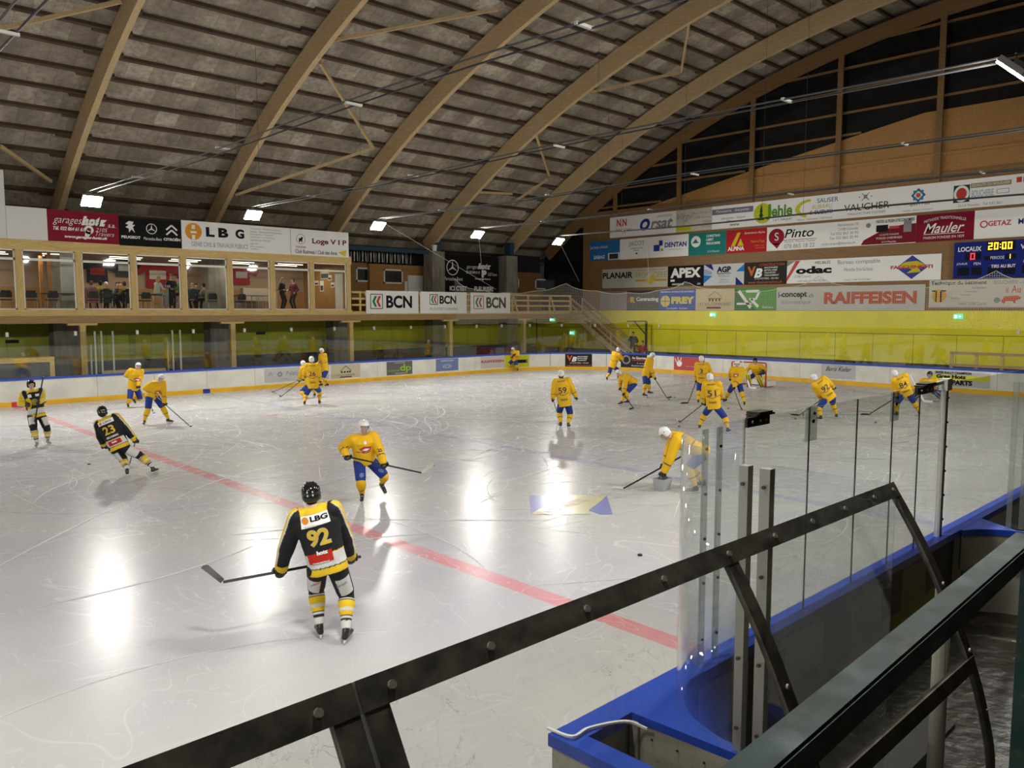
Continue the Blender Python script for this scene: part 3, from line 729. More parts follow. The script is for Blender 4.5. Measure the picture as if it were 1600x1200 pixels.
s.r(.34, .68, .96, .84, pm((.35, .28, .15))); s.t('QUALITE DU BOUCHER', .36, .71, .94, .81, M_whiteink, d=.008); s.t('BOUCHERIE', .36, .36, .7, .6, pm((.45, .5, .62)), bold=.02); s.p(stroke([(.75*s.W, .42*s.H), (.93*s.W, .42*s.H), (.93*s.W, .56*s.H), (.75*s.W, .56*s.H), (.75*s.W, .42*s.H)], .02), M_blueink); s.t('2114 Fleurier  Tel 032 861', .05, .06, .94, .15, M_greyink)
s = end_sign(1578, 1700, *Z1, WH, 'billboard', 'white billboard with a row of small red squares, cut by the right edge')
for q in range(4): s.r(.03 + .09 * q, .72, .10 + .09 * q, .9, M_redink)
s.p(ring(.2 * s.W, .45 * s.H, .2, .17) + ring(.42 * s.W, .3 * s.H, .2, .17), M_greyink)
# row 2
bl = (.03, .17, .45)
s = end_sign(921, 968, *Z2, bl, 'billboard', 'bright blue billboard reading Le bon choix, left end of the second row'); s.t('Le bon choix!', .02, .62, .6, .78, M_whiteink); s.t('SABAG', .1, .1, .55, .28, M_whiteink, bold=.03); s.r(.62, .02, .99, .36, M_whiteink); s.r(.66, .06, .95, .32, pm((.05, .05, .06)), d=.008)
s = end_sign(968, 1018, *Z2, WH, 'billboard', 'white billboard reading JACOT'); s.t('JACOT', .22, .58, .85, .86, M_greyink); lines(s, .25, .36, .82, .56, ['MAITRE OPTICIEN', 'Fleurier'], M_ink, align='c'); s.p(disc(.53 * s.W, .26 * s.H, .09, 12, .6), M_ink)
s = end_sign(1018, 1075, *Z2, WH, 'billboard', 'white billboard with dark blue cubes reading DENTAN'); s.r(.05, .3, .22, .6, M_blueink); s.r(.2, .55, .3, .8, M_blueink); s.r(.25, .3, .32, .42, pm((.35, .45, .05))); s.t('DENTAN', .36, .45, .95, .68, M_blueink, bold=.04, fit=True); s.t('Installations electriques', .36, .3, .95, .37, M_greyink)
s = end_sign(1075, 1134, *Z2, (.015, .22, .20), 'billboard', 'teal green billboard reading CHRISTIAN LEBET FIDUCIAIRE'); s.p(disc(.2 * s.W, .62 * s.H, .36, 26), M_whiteink); s.p([[(.1*s.W, .55*s.H), (.2*s.W, .75*s.H), (.24*s.W, .62*s.H), (.3*s.W, .55*s.H)]], pm((.015, .22, .20)), d=.008)
lines(s, .48, .42, .95, .92, ['CHRISTIAN', 'LEBET', 'FIDUCIAIRE'], M_whiteink, bold=.03); s.t('2114 Fleurier', .5, .1, .85, .18, M_whiteink)
s = end_sign(1134, 1197, *Z2, (.50, .015, .02), 'billboard', 'bright red billboard with yellow A reading ALPINA')
Yl = pm((.72, .58, .03)); s.p([[(.12*s.W, .3*s.H), (.22*s.W, .3*s.H), (.36*s.W, .88*s.H), (.28*s.W, .88*s.H)], [(.28*s.W, .3*s.H), (.44*s.W, .3*s.H), (.36*s.W, .62*s.H)]], Yl); s.t('ALPINA', .04, .1, .46, .28, M_whiteink, bold=.05, fit=True)
s.t('Extincteurs Alpina', .45, .76, .96, .88, M_whiteink, shear=.2); s.t('Thierry Page', .6, .38, .95, .5, pm((.75, .4, .05))); lines(s, .55, .12, .95, .32, ['2108 Couvet', 'Tel 032 863'], pm((.7, .3, .05)), align='r')
s = end_sign(1197, 1344, *Z2, WH, 'billboard', 'long white billboard with a dark red head emblem reading Pinto')
dr = pm((.30, .01, .03)); s.p(disc(.11 * s.W, .58 * s.H, .5, 26, .95), dr); s.t('S', .085, .42, .14, .75, M_whiteink, d=.008); s.p([[(.06*s.W, .3*s.H), (.16*s.W, .3*s.H), (.12*s.W, .08*s.H)]], dr)
s.t('Pinto', .2, .5, .52, .86, M_ink, bold=.01, shear=.25, fit=True); s.r(.19, .4, .55, .42, dr); s.t('Platrerie - Peinture - Facades', .2, .3, .54, .38, M_greyink); s.t('078 865 18 22', .2, .07, .53, .24, M_greyink)
lines(s, .58, .28, .97, .95, ['Nouveaux 10', '2108 Couvet', 'Tel 032 863 20 93', 'Fax 032 863 20 94'], M_greyink, align='r'); s.t('pinto.sergio@bluewin.ch', .58, .07, .97, .2, M_greyink)
s = end_sign(1344, 1429, *Z2, WH, 'billboard', 'billboard half white half dark red with a small black stove picture'); s.p([[(0, .02*s.H), (s.W, .02*s.H), (s.W, .72*s.H), (.75*s.W, .7*s.H), (.4*s.W, .55*s.H), (.05*s.W, .2*s.H)]], pm((.20, .012, .02)))
s.t('FAITES LE PLEIN D\'ECONOMIES!', .28, .82, .97, .94, M_ink, bold=.02); s.p(disc(.13 * s.W, .76 * s.H, .13), M_greyink); s.r(.28, .48, .5, .74, M_ink, d=.008); s.r(.52, .58, .7, .68, M_redink, d=.009); s.r(.78, .42, .92, .84, M_greyink, d=.008); lines(s, .25, .18, .8, .42, ['LA JUSTE CHALEUR', 'POELES CHEMINEES'], M_whiteink, align='c', d=.009); s.t('2114 Fleurier', .2, .06, .85, .13, M_whiteink, d=.009)
s = end_sign(1429, 1519.5, *Z2, (.22, .008, .03), 'billboard', 'dark red billboard with white script reading Mauler'); s.t('METHODE TRADITIONNELLE', .14, .68, .86, .78, M_whiteink, wave=lambda a: .16 * math.sin(pi * a)); s.t('Mauler', .14, .3, .84, .66, M_whiteink, shear=.4, bold=.01, fit=True); s.r(.14, .26, .84, .28, M_whiteink); s.t('MAISON FONDEE EN 1829', .14, .1, .84, .19, M_whiteink)
s = end_sign(1519.5, 1700, *Z2, WH, 'billboard', 'white billboard reading GETAZ and MIAUTON, cut by the right edge'); s.p(ring(.09 * s.W, .5 * s.H, .18, .12, 20), M_redink); s.t('GETAZ', .13, .42, .34, .6, M_redink, bold=.03, fit=True); s.t('MIAUTON', .4, .42, .72, .62, M_blueink, bold=.01, fit=True)
# row 3
s = end_sign(941, 993, *Z3, (.52, .52, .46), 'billboard', 'pale billboard reading PLANAIR in black, left end of the third row'); s.t('PLANAIR', .02, .5, .92, .82, M_ink, bold=.03, fit=True); s.t('Ingenieurs conseils en energies', .02, .36, .9, .42, M_greyink); s.t('2108', .5, .06, .7, .12, M_greyink)
s = end_sign(993, 1043.5, *Z3, (.55, .52, .40), 'billboard', 'cream billboard with a cheese emblem reading FROMAGERIE'); s.t('PRODUITS ARTISANAUX MAISON', .03, .84, .97, .92, M_greyink); s.t('FROM', .02, .48, .42, .78, pm((.4, .3, .12)), fit=True); s.t('GERIE', .58, .48, .97, .78, pm((.4, .3, .12)), fit=True); s.r(.0, .3, .97, .4, pm((.50, .30, .06))); s.p([[(.32*s.W, .35*s.H), (.6*s.W, .7*s.H), (.62*s.W, .35*s.H), (.5*s.W, .12*s.H)]], pm((.60, .42, .06)), d=.009, name='cheese_wedge')
s = end_sign(1043.5, 1100, *Z3, (.008, .008, .008), 'billboard', 'black billboard with big white letters APEX'); s.t('APEX', .08, .42, .92, .9, M_whiteink, bold=.05, fit=True); s.r(.08, .24, .2, .34, M_whiteink); s.t('APEXGROUP', .08, .06, .5, .15, M_whiteink, bold=.02); s.t('.CH', .8, .06, .93, .15, M_whiteink, bold=.02)
s = end_sign(1100, 1163, *Z3, (.62, .64, .66), 'billboard', 'pale billboard with blue and navy rays in its corners reading AGP')
b1 = pm((.02, .22, .62)); b2 = pm((.01, .03, .25)); w_, h_ = s.W, s.H
s.p([[(0, .1*h_), (.22*w_, .45*h_), (0, .5*h_)], [(w_, .95*h_), (.8*w_, .62*h_), (w_, .62*h_)]], b1); s.p([[(0, h_), (.25*w_, .7*h_), (.2*w_, h_)], [(w_, 0), (.8*w_, .38*h_), (.8*w_, 0)]], b2); s.p([[(0, .5*h_), (.22*w_, .52*h_), (.2*w_, .66*h_), (0, .8*h_)]], pm((.35, .42, .55)))
s.t('AGP', .33, .6, .68, .88, M_ink, bold=.05, fit=True); s.r(.33, .54, .68, .57, M_ink); s.t('PRIDUO', .33, .38, .68, .5, M_greyink); lines(s, .33, .1, .68, .34, ['fiduciaire', '2108 Couvet'], M_greyink, align='c')
s = end_sign(1163, 1230, *Z3, (.03, .026, .024), 'billboard', 'black billboard with orange V and white B, in the third row'); vo_ = pm((.62, .16, .03))
s.t('V', .08, .38, .28, .82, vo_, bold=.05, fit=True); s.t('B', .24, .3, .44, .72, M_whiteink, bold=.05, shear=.3, fit=True, d=.008); s.t('CONSTRUCTION', .35, .82, .95, .93, vo_); lines(s, .48, .34, .97, .8, ['MACONNERIE', 'BETON ARME', 'TRANSPORT', 'TERRASSEMENT'], M_whiteink, shear=.2, bold=.01); s.t('2112 MOTIERS - 032 861', .15, .22, .92, .3, M_whiteink); s.t('www.vbconstruction.ch', .05, .04, .95, .16, vo_)
s = end_sign(1230, 1303, *Z3, WH, 'billboard', 'white billboard with a red diagonal stripe reading odac MEUBLES'); s.p([[(0, .75*s.H), (0, s.H*.99), (.2*s.W, s.H*.99)]], pm((.3, .3, .3))); s.p([[(0, .28*s.H), (.19*s.W, .98*s.H), (.29*s.W, .98*s.H), (.0, .08*s.H)]], M_redink, d=.006); s.t('MEUBLES', .58, .8, .96, .92, M_ink); s.t('odac', .2, .4, .96, .72, M_ink, bold=.05, fit=True); s.t('2108 Couvet', .15, .25, .55, .35, M_greyink); s.t('www.odac.ch - Tel. 032 863', .15, .06, .94, .14, M_greyink)
s = end_sign(1303, 1382, *Z3, WH, 'billboard', 'white billboard reading Bureau comptable'); s.t('Bureau comptable', .05, .7, .95, .92, M_greyink); s.t('Mireille Erb-Schlub', .22, .45, .78, .58, M_greyink); s.t('Couvet  2108  Tel 032 863', .04, .06, .92, .13, M_greyink)
s = end_sign(1382, 1471, *Z3, WH, 'billboard', 'white billboard with a blue diamond and yellow S reading FACCHINETTI')
cx, cy = .5 * s.W, .52 * s.H; hw, hh = .8, .62
s.p([[(cx - hw, cy), (cx, cy - hh), (cx + hw, cy), (cx, cy + hh)]], M_blueink, name='diamond')
s.p([[(cx - hw, cy), (cx - .35, cy + .28), (cx + .25, cy + .32), (cx + hw, cy + .02), (cx + .3, cy + .02), (cx + .45, cy - .26), (cx - .25, cy - .3), (cx, cy - .12), (cx - .2, cy)]], pm((.65, .55, .03)), d=.008, name='s_band'); s.t('FACCHINETTI', .12, .46, .86, .6, M_redink, bold=.04, fit=True, d=.011)
# row 4
s = end_sign(938, 980, *Z4, (.30, .25, .26), 'billboard', 'faded mauve billboard behind the net, left end of the lowest row'); s.t('CIRE-ARTEC', .2, .74, .9, .9, M_greyink); lines(s, .2, .12, .92, .6, ['Peinture', 'Facades', 'Tel 032'], M_greyink, align='c')
s = end_sign(980, 1031, *Z4, (.07, .07, .075), 'billboard', 'charcoal billboard reading Contracting'); s.t('A', .02, .38, .14, .68, pm((.5, .08, .04)), bold=.05, fit=True); s.t('R', .12, .38, .26, .68, Yl, bold=.05, fit=True); s.t('Contracting', .3, .42, .97, .66, M_whiteink, bold=.03, fit=True)
s = end_sign(1031, 1088, *Z4, (.02, .08, .42), 'billboard', 'royal blue billboard with yellow letters FREY'); s.t('ENTREPRISE GENERALE DE BATIMENTS', .04, .86, .96, .94, M_whiteink); yy = pm((.75, .62, .10)); s.p(disc(.17 * s.W, .45 * s.H, .38), yy); s.p(stroke([(.04*s.W, .45*s.H), (.3*s.W, .45*s.H)], .04) + stroke([(.17*s.W, .2*s.H), (.17*s.W, .72*s.H)], .04), pm((.02, .08, .42)), d=.008); s.t('FREY', .34, .32, .97, .66, yy, bold=.07, fit=True); s.t('2114 FLEURIER - TEL 032 861', .04, .06, .94, .13, M_whiteink)
s = end_sign(1088, 1149, *Z4, (.62, .52, .32), 'billboard', 'sand-coloured billboard with a house drawing reading LES SIX-COMMUNES')
cx = .5 * s.W; s.p(stroke([(cx - .5, .62*s.H), (cx, .88*s.H), (cx + .5, .62*s.H)], .03) + stroke([(cx - .5, .55*s.H), (cx + .5, .55*s.H)], .05) + [R_(cx + q, .42*s.H, cx + q + .12, .54*s.H) for q in (-.42, -.2, .05, .28)], pm((.12, .07, .03))); s.t('LES SIX-COMMUNES', .08, .22, .9, .36, pm((.2, .12, .08)), fit=True); s.r(.3, .08, .66, .17, pm((.25, .02, .03)))
s = end_sign(1149, 1215, *Z4, (.10, .33, .06), 'billboard', 'green billboard with big white letters AR'); s.p([[(0, 0), (.55*s.W, 0), (.3*s.W, .4*s.H), (0, s.H)]], pm((.03, .17, .05)), d=.003); s.p(stroke([(.06*s.W, .3*s.H), (.42*s.W, .3*s.H)], .12) + stroke([(.1*s.W, .88*s.H), (.4*s.W, .12*s.H)], .2) + stroke([(.28*s.W, .86*s.H), (.6*s.W, .86*s.H), (.52*s.W, .5*s.H), (.36*s.W, .5*s.H)], .15) + stroke([(.4*s.W, .5*s.H), (.58*s.W, .16*s.H)], .18), M_whiteink, d=.007, name='ar_mark'); s.t('Batiment', .66, .1, .95, .2, M_whiteink)
s = end_sign(1215, 1282, *Z4, (.58, .58, .54), 'billboard', 'white billboard reading i-concept.ch informatique'); s.t('i-', .04, .55, .12, .8, M_blueink, bold=.03); s.t('concept', .12, .5, .72, .8, M_ink, bold=.04, fit=True); s.t('.ch', .74, .55, .86, .72, M_ink); s.t('informatique', .12, .22, .82, .46, M_greyink)
s = end_sign(1282, 1448, *Z4, (.58, .58, .54), 'billboard', 'long white billboard reading RAIFFEISEN in big red letters'); s.t('RAIFFEISEN', .05, .26, .93, .76, pm((.55, .09, .04)), bold=.05, fit=True)
s = end_sign(1454, 1552, 4.05, 5.45, (.62, .60, .52), 'billboard', 'cream billboard reading Technique du batiment with an orange tree emblem')
s.t('Technique du bâtiment', .03, .78, .92, .95, M_ink, bold=.01, fit=True); s.p(disc(.17 * s.W, .42 * s.H, .34, 24), pm((.75, .40, .03))); s.p(stroke([(.12*s.W, .2*s.H), (.12*s.W, .6*s.H), (.05*s.W, .6*s.H)], .07) + stroke([(.2*s.W, .2*s.H), (.2*s.W, .6*s.H), (.28*s.W, .6*s.H)], .07), M_ink, d=.008)
s.t('Ferblanterie', .7, .66, .92, .74, M_greyink); s.t('Couverture', .58, .54, .78, .61, M_greyink); s.t('Sanitaire', .5, .42, .7, .49, M_greyink); s.t('Chauffage', .33, .3, .53, .37, M_greyink); s.t('www  2108 Couvet', .5, .08, .94, .2, M_greyink, align='r')
s = end_sign(1552, 1720, 4.05, 5.45, (.62, .60, .52), 'billboard', 'cream billboard with a red bull reading BOUCHERIE, cut by the right edge'); s.t('BOUCHERIE - CHARCUTERIE', .02, .8, .6, .94, M_greyink, fit=True); s.t('« Au Gourmet', .14, .5, .62, .76, M_redink, fit=True)
s.p([[(.1*s.W, .2*s.H), (.13*s.W, .38*s.H), (.26*s.W, .4*s.H), (.3*s.W, .34*s.H), (.28*s.W, .27*s.H), (.25*s.W, .24*s.H), (.24*s.W, .12*s.H), (.21*s.W, .22*s.H), (.15*s.W, .22*s.H), (.13*s.W, .12*s.H)]], pm((.6, .1, .05)), name='bull'); s.p(disc(.06 * s.W, .25 * s.H, .14), M_greyink, d=.007)

# scoreboard
s = end_sign(1493, 1660, 5.50, 7.28, (.010, .022, .20), 'scoreboard', 'dark blue electronic scoreboard showing 20:00 in yellow digits', 'scoreboard', None, xo=.25)
def led(name, c, e): return mat(name, c, .4, emit=c, estr=e)
Ly = led('yellow led', (1, .62, .03), 2.2); Lr = led('red led', (1, .02, .03), 2.0)
SEG = {'0': 'abcdef', '1': 'bc', '2': 'abged', '3': 'abgcd', '4': 'fgbc', '5': 'afgcd'}
def seg7(s, ch, x, y, w, h, m, name='digit'):
    t = h * .15; segs = {'a': R_(x, y+h-t, x+w, y+h), 'g': R_(x, y+h/2-t/2, x+w, y+h/2+t/2), 'd': R_(x, y, x+w, y+t), 'f': R_(x, y+h/2, x+t, y+h), 'b': R_(x+w-t, y+h/2, x+w, y+h), 'e': R_(x, y, x+t, y+h/2), 'c': R_(x+w-t, y, x+w, y+h/2)}
    s.p([segs[q] for q in SEG[ch]], m, d=.02, name=name, label='glowing digit %s' % ch)
W, H = s.W, s.H
s.t('LOCAUX', .04, .74, .27, .87, M_whiteink, bold=.03); s.t('VISITEURS', .62, .74, .95, .87, M_whiteink, bold=.03)
for x, y, w_, h_ in ((.32, .72, .27, .26), (.11, .5, .16, .2), (.71, .5, .16, .2), (.30, .47, .08, .12), (.5, .49, .1, .14), (.04, .08, .12, .22), (.18, .08, .1, .22), (.34, .08, .12, .2), (.48, .08, .12, .2), (.66, .1, .12, .22), (.82, .1, .1, .22)): s.r(x, y, x + w_, y + h_, pm((.006, .008, .02)), d=.004, name='display_field')
for i, ch in enumerate('20'): seg7(s, ch, (.335 + .055 * i) * W, .76 * H, .04 * W, .19 * H, Ly)
for i, ch in enumerate('00'): seg7(s, ch, (.465 + .055 * i) * W, .76 * H, .04 * W, .19 * H, Ly)
s.p([R_(.445 * W, .8 * H, .453 * W, .83 * H), R_(.445 * W, .88 * H, .453 * W, .91 * H)], Ly, d=.02, name='colon')
seg7(s, '0', .165 * W, .51 * H, .045 * W, .18 * H, Lr); seg7(s, '0', .76 * W, .51 * H, .045 * W, .18 * H, Lr); seg7(s, '1', .51 * W, .5 * H, .04 * W, .12 * H, Ly)
s.t('PERIODE', .36, .5, .49, .58, M_whiteink); s.t('JOUEUR', .03, .36, .14, .43, M_whiteink); s.t('PEN', .2, .36, .27, .43, M_whiteink); s.t('TIRS AU BUT', .37, .26, .6, .35, M_whiteink, bold=.02); s.t('JOUEUR', .66, .38, .78, .45, M_whiteink); s.t('PEN', .84, .38, .91, .45, M_whiteink)
# exit signs
exitm = mat('green exit sign', (.02, .35, .2), .4, emit=(.15, .75, .55), estr=.9)
def exit_sign(loc, axis, label, w_=.42, h_=.26):
    fr = Frame(loc, (0, -1, 0) if axis == 'x' else (1, 0, 0)); o = panel(fr, w_, h_, exitm, 'exit_sign', label, 'exit sign', 'exit signs', th=.08)
    ss = Sign(o, fr, w_, h_); lw = mat('exit sign white', (.8, .9, .85), .4, emit=(.8, 1, .95), estr=1.5)
    ss.p([R_(.05, .05, .17, .2), [(.22, .12), (.28, .12), (.28, .08), (.37, .13), (.28, .18), (.28, .14), (.22, .14)]], lw, name='running_man_and_arrow'); return o
exit_sign((XW - .12, 28.35, 3.50), 'x', 'green lit exit sign under the sand-coloured billboard'); exit_sign((XW - .12, 14.08, 3.46), 'x', 'green lit exit sign under the cream bull billboard')
# ================================================================== FAR SIDE: LOUNGE, BALCONY
YL = 38.6
LX0, LX1 = -9.7, 24.35
def q_(x): return x
lounge = empty('vip_lounge', (LX1, YL, 3.4), 'long pine-framed glazed lounge raised over the far side of the rink', 'lounge')
obj('floor_slab', B((LX0, YL + .02, 3.62), (LX1, 43.8, 3.93)), mat('lounge floor', (.10, .06, .03), .5), lounge)
obj('ceiling_slab', B((LX0, YL + .1, 6.72), (LX1, 43.8, 6.86)), mat('lounge ceiling', (.42, .30, .2), .7), lounge)
obj('back_wall', B((LX0, 43.5, 3.93), (LX1, 43.62, 6.72)), mat('lounge back wall', (.42, .30, .20), .7), lounge)
obj('wainscot', B((LX0, 43.44, 3.93), (LX1 - .1, 43.5, 5.0)), M_ply, lounge)
obj('side_wall', B((LX1 - .14, YL + .05, 3.93), (LX1 - .04, 43.5, 6.72)), M_ply, lounge, label='orange plywood end wall with small pictures')
obj('side_wall', B((LX0, YL + .05, 3.93), (LX0 + .1, 43.5, 6.72)), M_ply, lounge)
obj('side_door', B((LX1 - .17, 39.1, 3.95), (LX1 - .13, 39.9, 5.95)), M_white, lounge, label='white door with a window')
obj('base_beam', B((LX0, YL - .08, 3.66), (LX1 + .06, YL + .1, 3.93)), M_wood_x, lounge)
obj('lower_beam', B((LX0, YL - .02, 3.34), (LX1 + 18.3, YL + .16, 3.66)), wood('darker pine beam', (.30, .18, .07), (.42, .27, .12), 'X'), lounge)
obj('head_beam', B((LX0, YL - .08, 6.44), (LX1 + .06, YL + .1, 6.86)), M_wood_x, lounge)
posts = [24.22 - 2.27 * i for i in range(16)]
for x in posts[:14]:
    obj('post', B((x - .13, YL - .075, 3.93), (x + .13, YL + .09, 6.44)), M_wood_z, lounge)
for i, (a, b) in enumerate(zip(posts[1:], posts[:-1])):
    if i > 12: break
    x0, x1 = a + .13, b - .13; bm = bmesh.new()
    for p, q in (((x0, 3.93), (x0 + .055, 6.44)), ((x1 - .055, 3.93), (x1, 6.44)), ((x0, 3.93), (x1, 3.985)), ((x0, 6.39), (x1, 6.44)), ((x0, 5.99), (x1, 6.09))):
        box(bm, (p[0], YL + .0, p[1]), (q[0], YL + .05, q[1]))
    o = obj('window_frame', bm, M_white, lounge); obj('pane', B((x0, YL + .02, 3.96), (x1, YL + .03, 6.42)), M_window, o)
tubem = mat('fluorescent tube', (1, 1, 1), .4, emit=(1, .90, .70), estr=2.2)
for i in range(9):
    for y in (41.2, 42.6):
        x = LX1 - 2.2 - 2.9 * i + (.4 if y > 42 else 0)
        o = obj('tube_light', B((x - .75, y - .025, 6.44), (x + .75, y + .025, 6.48)), tubem); tag(o, 'long white tube light under the lounge ceiling', 'tube light', 'tube lights of the lounge')
for x in (21, 14, 7, 0):
    ld = bpy.data.lights.new('lounge_glow', 'AREA'); ld.shape = 'RECTANGLE'; ld.size = 5.5; ld.size_y = .3; ld.energy = 75; ld.color = (1, .86, .66)
    lo = bpy.data.objects.new('lounge_glow', ld); C.objects.link(lo); lo.location = (x, 41, 6.35)
# small pictures on the plywood wall
for i, (y, z, w_, h_) in enumerate([(43.0, 5.75, .4, .3), (42.2, 5.35, .45, .28), (41.5, 5.7, .9, .55), (41.6, 5.0, .42, .6), (40.7, 5.6, .4, .3), (40.4, 5.2, .4, .28), (42.7, 4.95, .4, .28)]):
    fr = Frame((LX1 - .15, y, z), (0, -1, 0)); o = panel(fr, w_, h_, M_whiteink if i != 2 else pm((.5, .52, .4)), 'wall_picture', 'small framed picture pinned to the plywood wall of the lounge', 'picture', 'pictures on the lounge wall', th=.03)
    put_poly(fr, o, [R_(.05, .05, w_ - .05, h_ * .55)], pm((.08, .08, .09)), name='print')
# jerseys on the back wall, a hanging banner, inner posts
def hung_jersey(u, z, col, col2, label, s=1.0):
    x = PY(u, 430, 43.4).x; pts = [(-.75, .0), (-.6, -.35), (-.32, -.2), (-.34, -.75), (.34, -.75), (.32, -.2), (.6, -.35), (.75, 0), (.3, .12), (-.3, .12)]
    bm = bmesh.new(); a = [bm.verts.new((x + p * s * 1.2, 43.36, z + q * s)) for p, q in pts]; b = [bm.verts.new((x + p * s * 1.2, 43.42, z + q * s)) for p, q in pts]
    bm.faces.new(a); bm.faces.new(b[::-1]); [bm.faces.new([a[i], a[(i+1) % 10], b[(i+1) % 10], b[i]]) for i in range(10)]
    bmesh.ops.recalc_face_normals(bm, faces=bm.faces)
    o = obj('hung_jersey', bm, pm(col)); tag(o, label, 'jersey', 'jerseys on the lounge wall'); bm = bmesh.new(); box(bm, (x - .28 * s, 43.34, z - .45 * s), (x + .28 * s, 43.355, z - .15 * s)); obj('crest', bm, pm(col2), o)
hung_jersey(152, 6.2, (.02, .02, .03), (.35, .03, .03), 'black jersey with a red number pinned to the lounge wall', 1.2)
hung_jersey(194, 6.35, (.05, .05, .05), (.5, .5, .5), 'dark jersey with a pale crest pinned to the lounge wall', 1.0)
hung_jersey(246, 6.2, (.35, .02, .03), (.6, .55, .5), 'wide red jersey pinned to the lounge wall behind the tall table', 1.5)
hung_jersey(377, 6.25, (.35, .03, .04), (.5, .5, .5), 'red and white jersey pinned to the lounge wall right of the concrete pillar', 1.2)
p = PY(107, 430, 40.5); o = obj('hanging_banner', B((p.x - .32, 40.5, 4.35), (p.x + .32, 40.53, 6.6)), M_white); tag(o, 'tall narrow white banner hanging inside the lounge', 'banner')
for u in (64, 77):
    p = PY(u, 430, 41.2); o = obj('inner_post', B((p.x - .07, 41.1, 3.935), (p.x + .07, 41.25, 6.7)), mat('orange varnished post', (.50, .22, .05), .5)); tag(o, 'orange varnished timber post inside the lounge, ' + ('left' if u == 64 else 'right') + ' of the pair', 'post', 'orange posts inside the lounge')
# lounge furniture
blackp = mat('black upholstery', (.012, .012, .013), .55); chrome = mat('grey metal tube', (.45, .44, .42), .35, metal=.8); tabm = mat('dark table top', (.10, .07, .05), .4)
FZ = 3.93
def chair(x, y, rz, label, group='black chairs in the lounge', seat=.45, back=True, m=None):
    t = empty('chair' if back else 'bar_stool', (x, y, FZ), label, 'chair' if back else 'stool', group); t.rotation_euler.z = rz
    bm = bmesh.new(); box(bm, (-.22, -.21, seat - .05), (.22, .21, seat)); o = obj('seat', bm, m or blackp); o.parent = t
    if back:
        bm = bmesh.new(); loft(bm, [(-.22, .22, seat + .22), (0, .25, seat + .22), (.22, .22, seat + .22)], (.018, .15), 8, side=(0, 1, 0)); o = obj('backrest', bm, m or blackp); o.parent = t
    for sx in (-1, 1):
        for sy in (-1, 1):
            bm = bmesh.new(); loft(bm, [(sx * .2, sy * .19, seat - .04), (sx * .23, sy * .22, 0)], .014, 6)
            if sy == 1 and back: loft(bm, [(sx * .2, .19, seat - .04), (sx * .2, .235, seat + .36)], .014, 6)
            o = obj('leg', bm, chrome); o.parent = t
    if not back:
        bm = bmesh.new(); loft(bm, [(-.2, -.2, .3), (.2, -.2, .3)], .012, 5); loft(bm, [(-.2, .2, .3), (.2, .2, .3)], .012, 5); o = obj('footrest', bm, chrome); o.parent = t
    return t
for u, y in ((8, 39.6), (47, 39.7), (81, 39.6), (226, 39.7), (375, 40.4)):
    chair(PY(u, 470, y).x, y, pi, 'black padded chair with metal legs, ' + {8: 'first from the left edge', 47: 'behind the second lounge window', 81: 'left of the tall white banner', 226: 'left of the woman in white', 375: 'right of the concrete pillar in the lounge'}[u])
def table(x, y, h, r, label, group='tables in the lounge', rect=False):
    t = empty('table', (x, y, FZ), label, 'table', group); bm = bmesh.new()
    if rect: box(bm, (-.7, -.4, h - .04), (.7, .4, h))
    else: loft(bm, [(0, 0, h - .03), (0, 0, h)], r, 20)
    o = obj('table_top', bm, tabm); o.parent = t
    bm = bmesh.new(); loft(bm, [(0, 0, .02), (0, 0, h - .03)], .035, 8); loft(bm, [(0, 0, 0), (0, 0, .02)], .25, 14); o = obj('pedestal', bm, chrome); o.parent = t
    return t
table(PY(88, 455, 40.3).x, 40.3, .74, .4, 'low dark table between the two black chairs at left', rect=True)
table(PY(222, 455, 41.2).x + .0, 41.2, .74, .4, 'low table in front of the group behind the third window', rect=True)
table(PY(170, 455, 40.6).x, 40.6, .74, .4, 'low table at which the yellow-dressed people sit', rect=True)
tt = table(PY(262, 442, 40.0).x, 40.0, 1.08, .36, 'tall round table beside the woman in white')
table(PY(310, 455, 40.4).x, 40.4, .74, .4, 'low table of the bald man and the padded grey coat', rect=True)
table(PY(432, 455, 40.4).x, 40.4, 1.08, .36, 'tall round table beside the standing pair at right')
for i, u in enumerate((244, 284)): chair(PY(u, 460, 39.7).x, 39.7, 0, 'tall stool under the woman in ' + ('white' if i == 0 else 'green'), 'bar stools', seat=.75, back=False)
for i, u in enumerate((366, 372, 393, 402, 411)): chair(PY(u, 460, 40.8 + .2 * (i % 2)).x, 40.8 + .2 * (i % 2), .2 * i, 'tall empty metal bar stool between the pillar and the standing pair', 'empty bar stools', seat=.78, back=False, m=mat('grey stool seat', (.25, .22, .2), .5))
o = obj('white_box', B((PY(395, 450, 42.5).x - .6, 42.4, FZ + .5), (PY(395, 450, 42.5).x + 1.0, 42.8, FZ + 1.2)), mat('dusty white panel', (.42, .36, .3), .6)); tag(o, 'pale folded board standing at the back of the lounge', 'board')
for dx in (-.12, .0, .1):
    bm = bmesh.new(); loft(bm, [(tt.location.x + dx, 40.0 + dx * .5, FZ + 1.08), (tt.location.x + dx, 40.0 + dx * .5, FZ + 1.2)], .03, 8); o = obj('drinking_glass', bm, mat('pale cup', (.6, .6, .58), .3)); tag(o, 'small pale cup on the tall round table', 'cup', 'cups on the tall table')

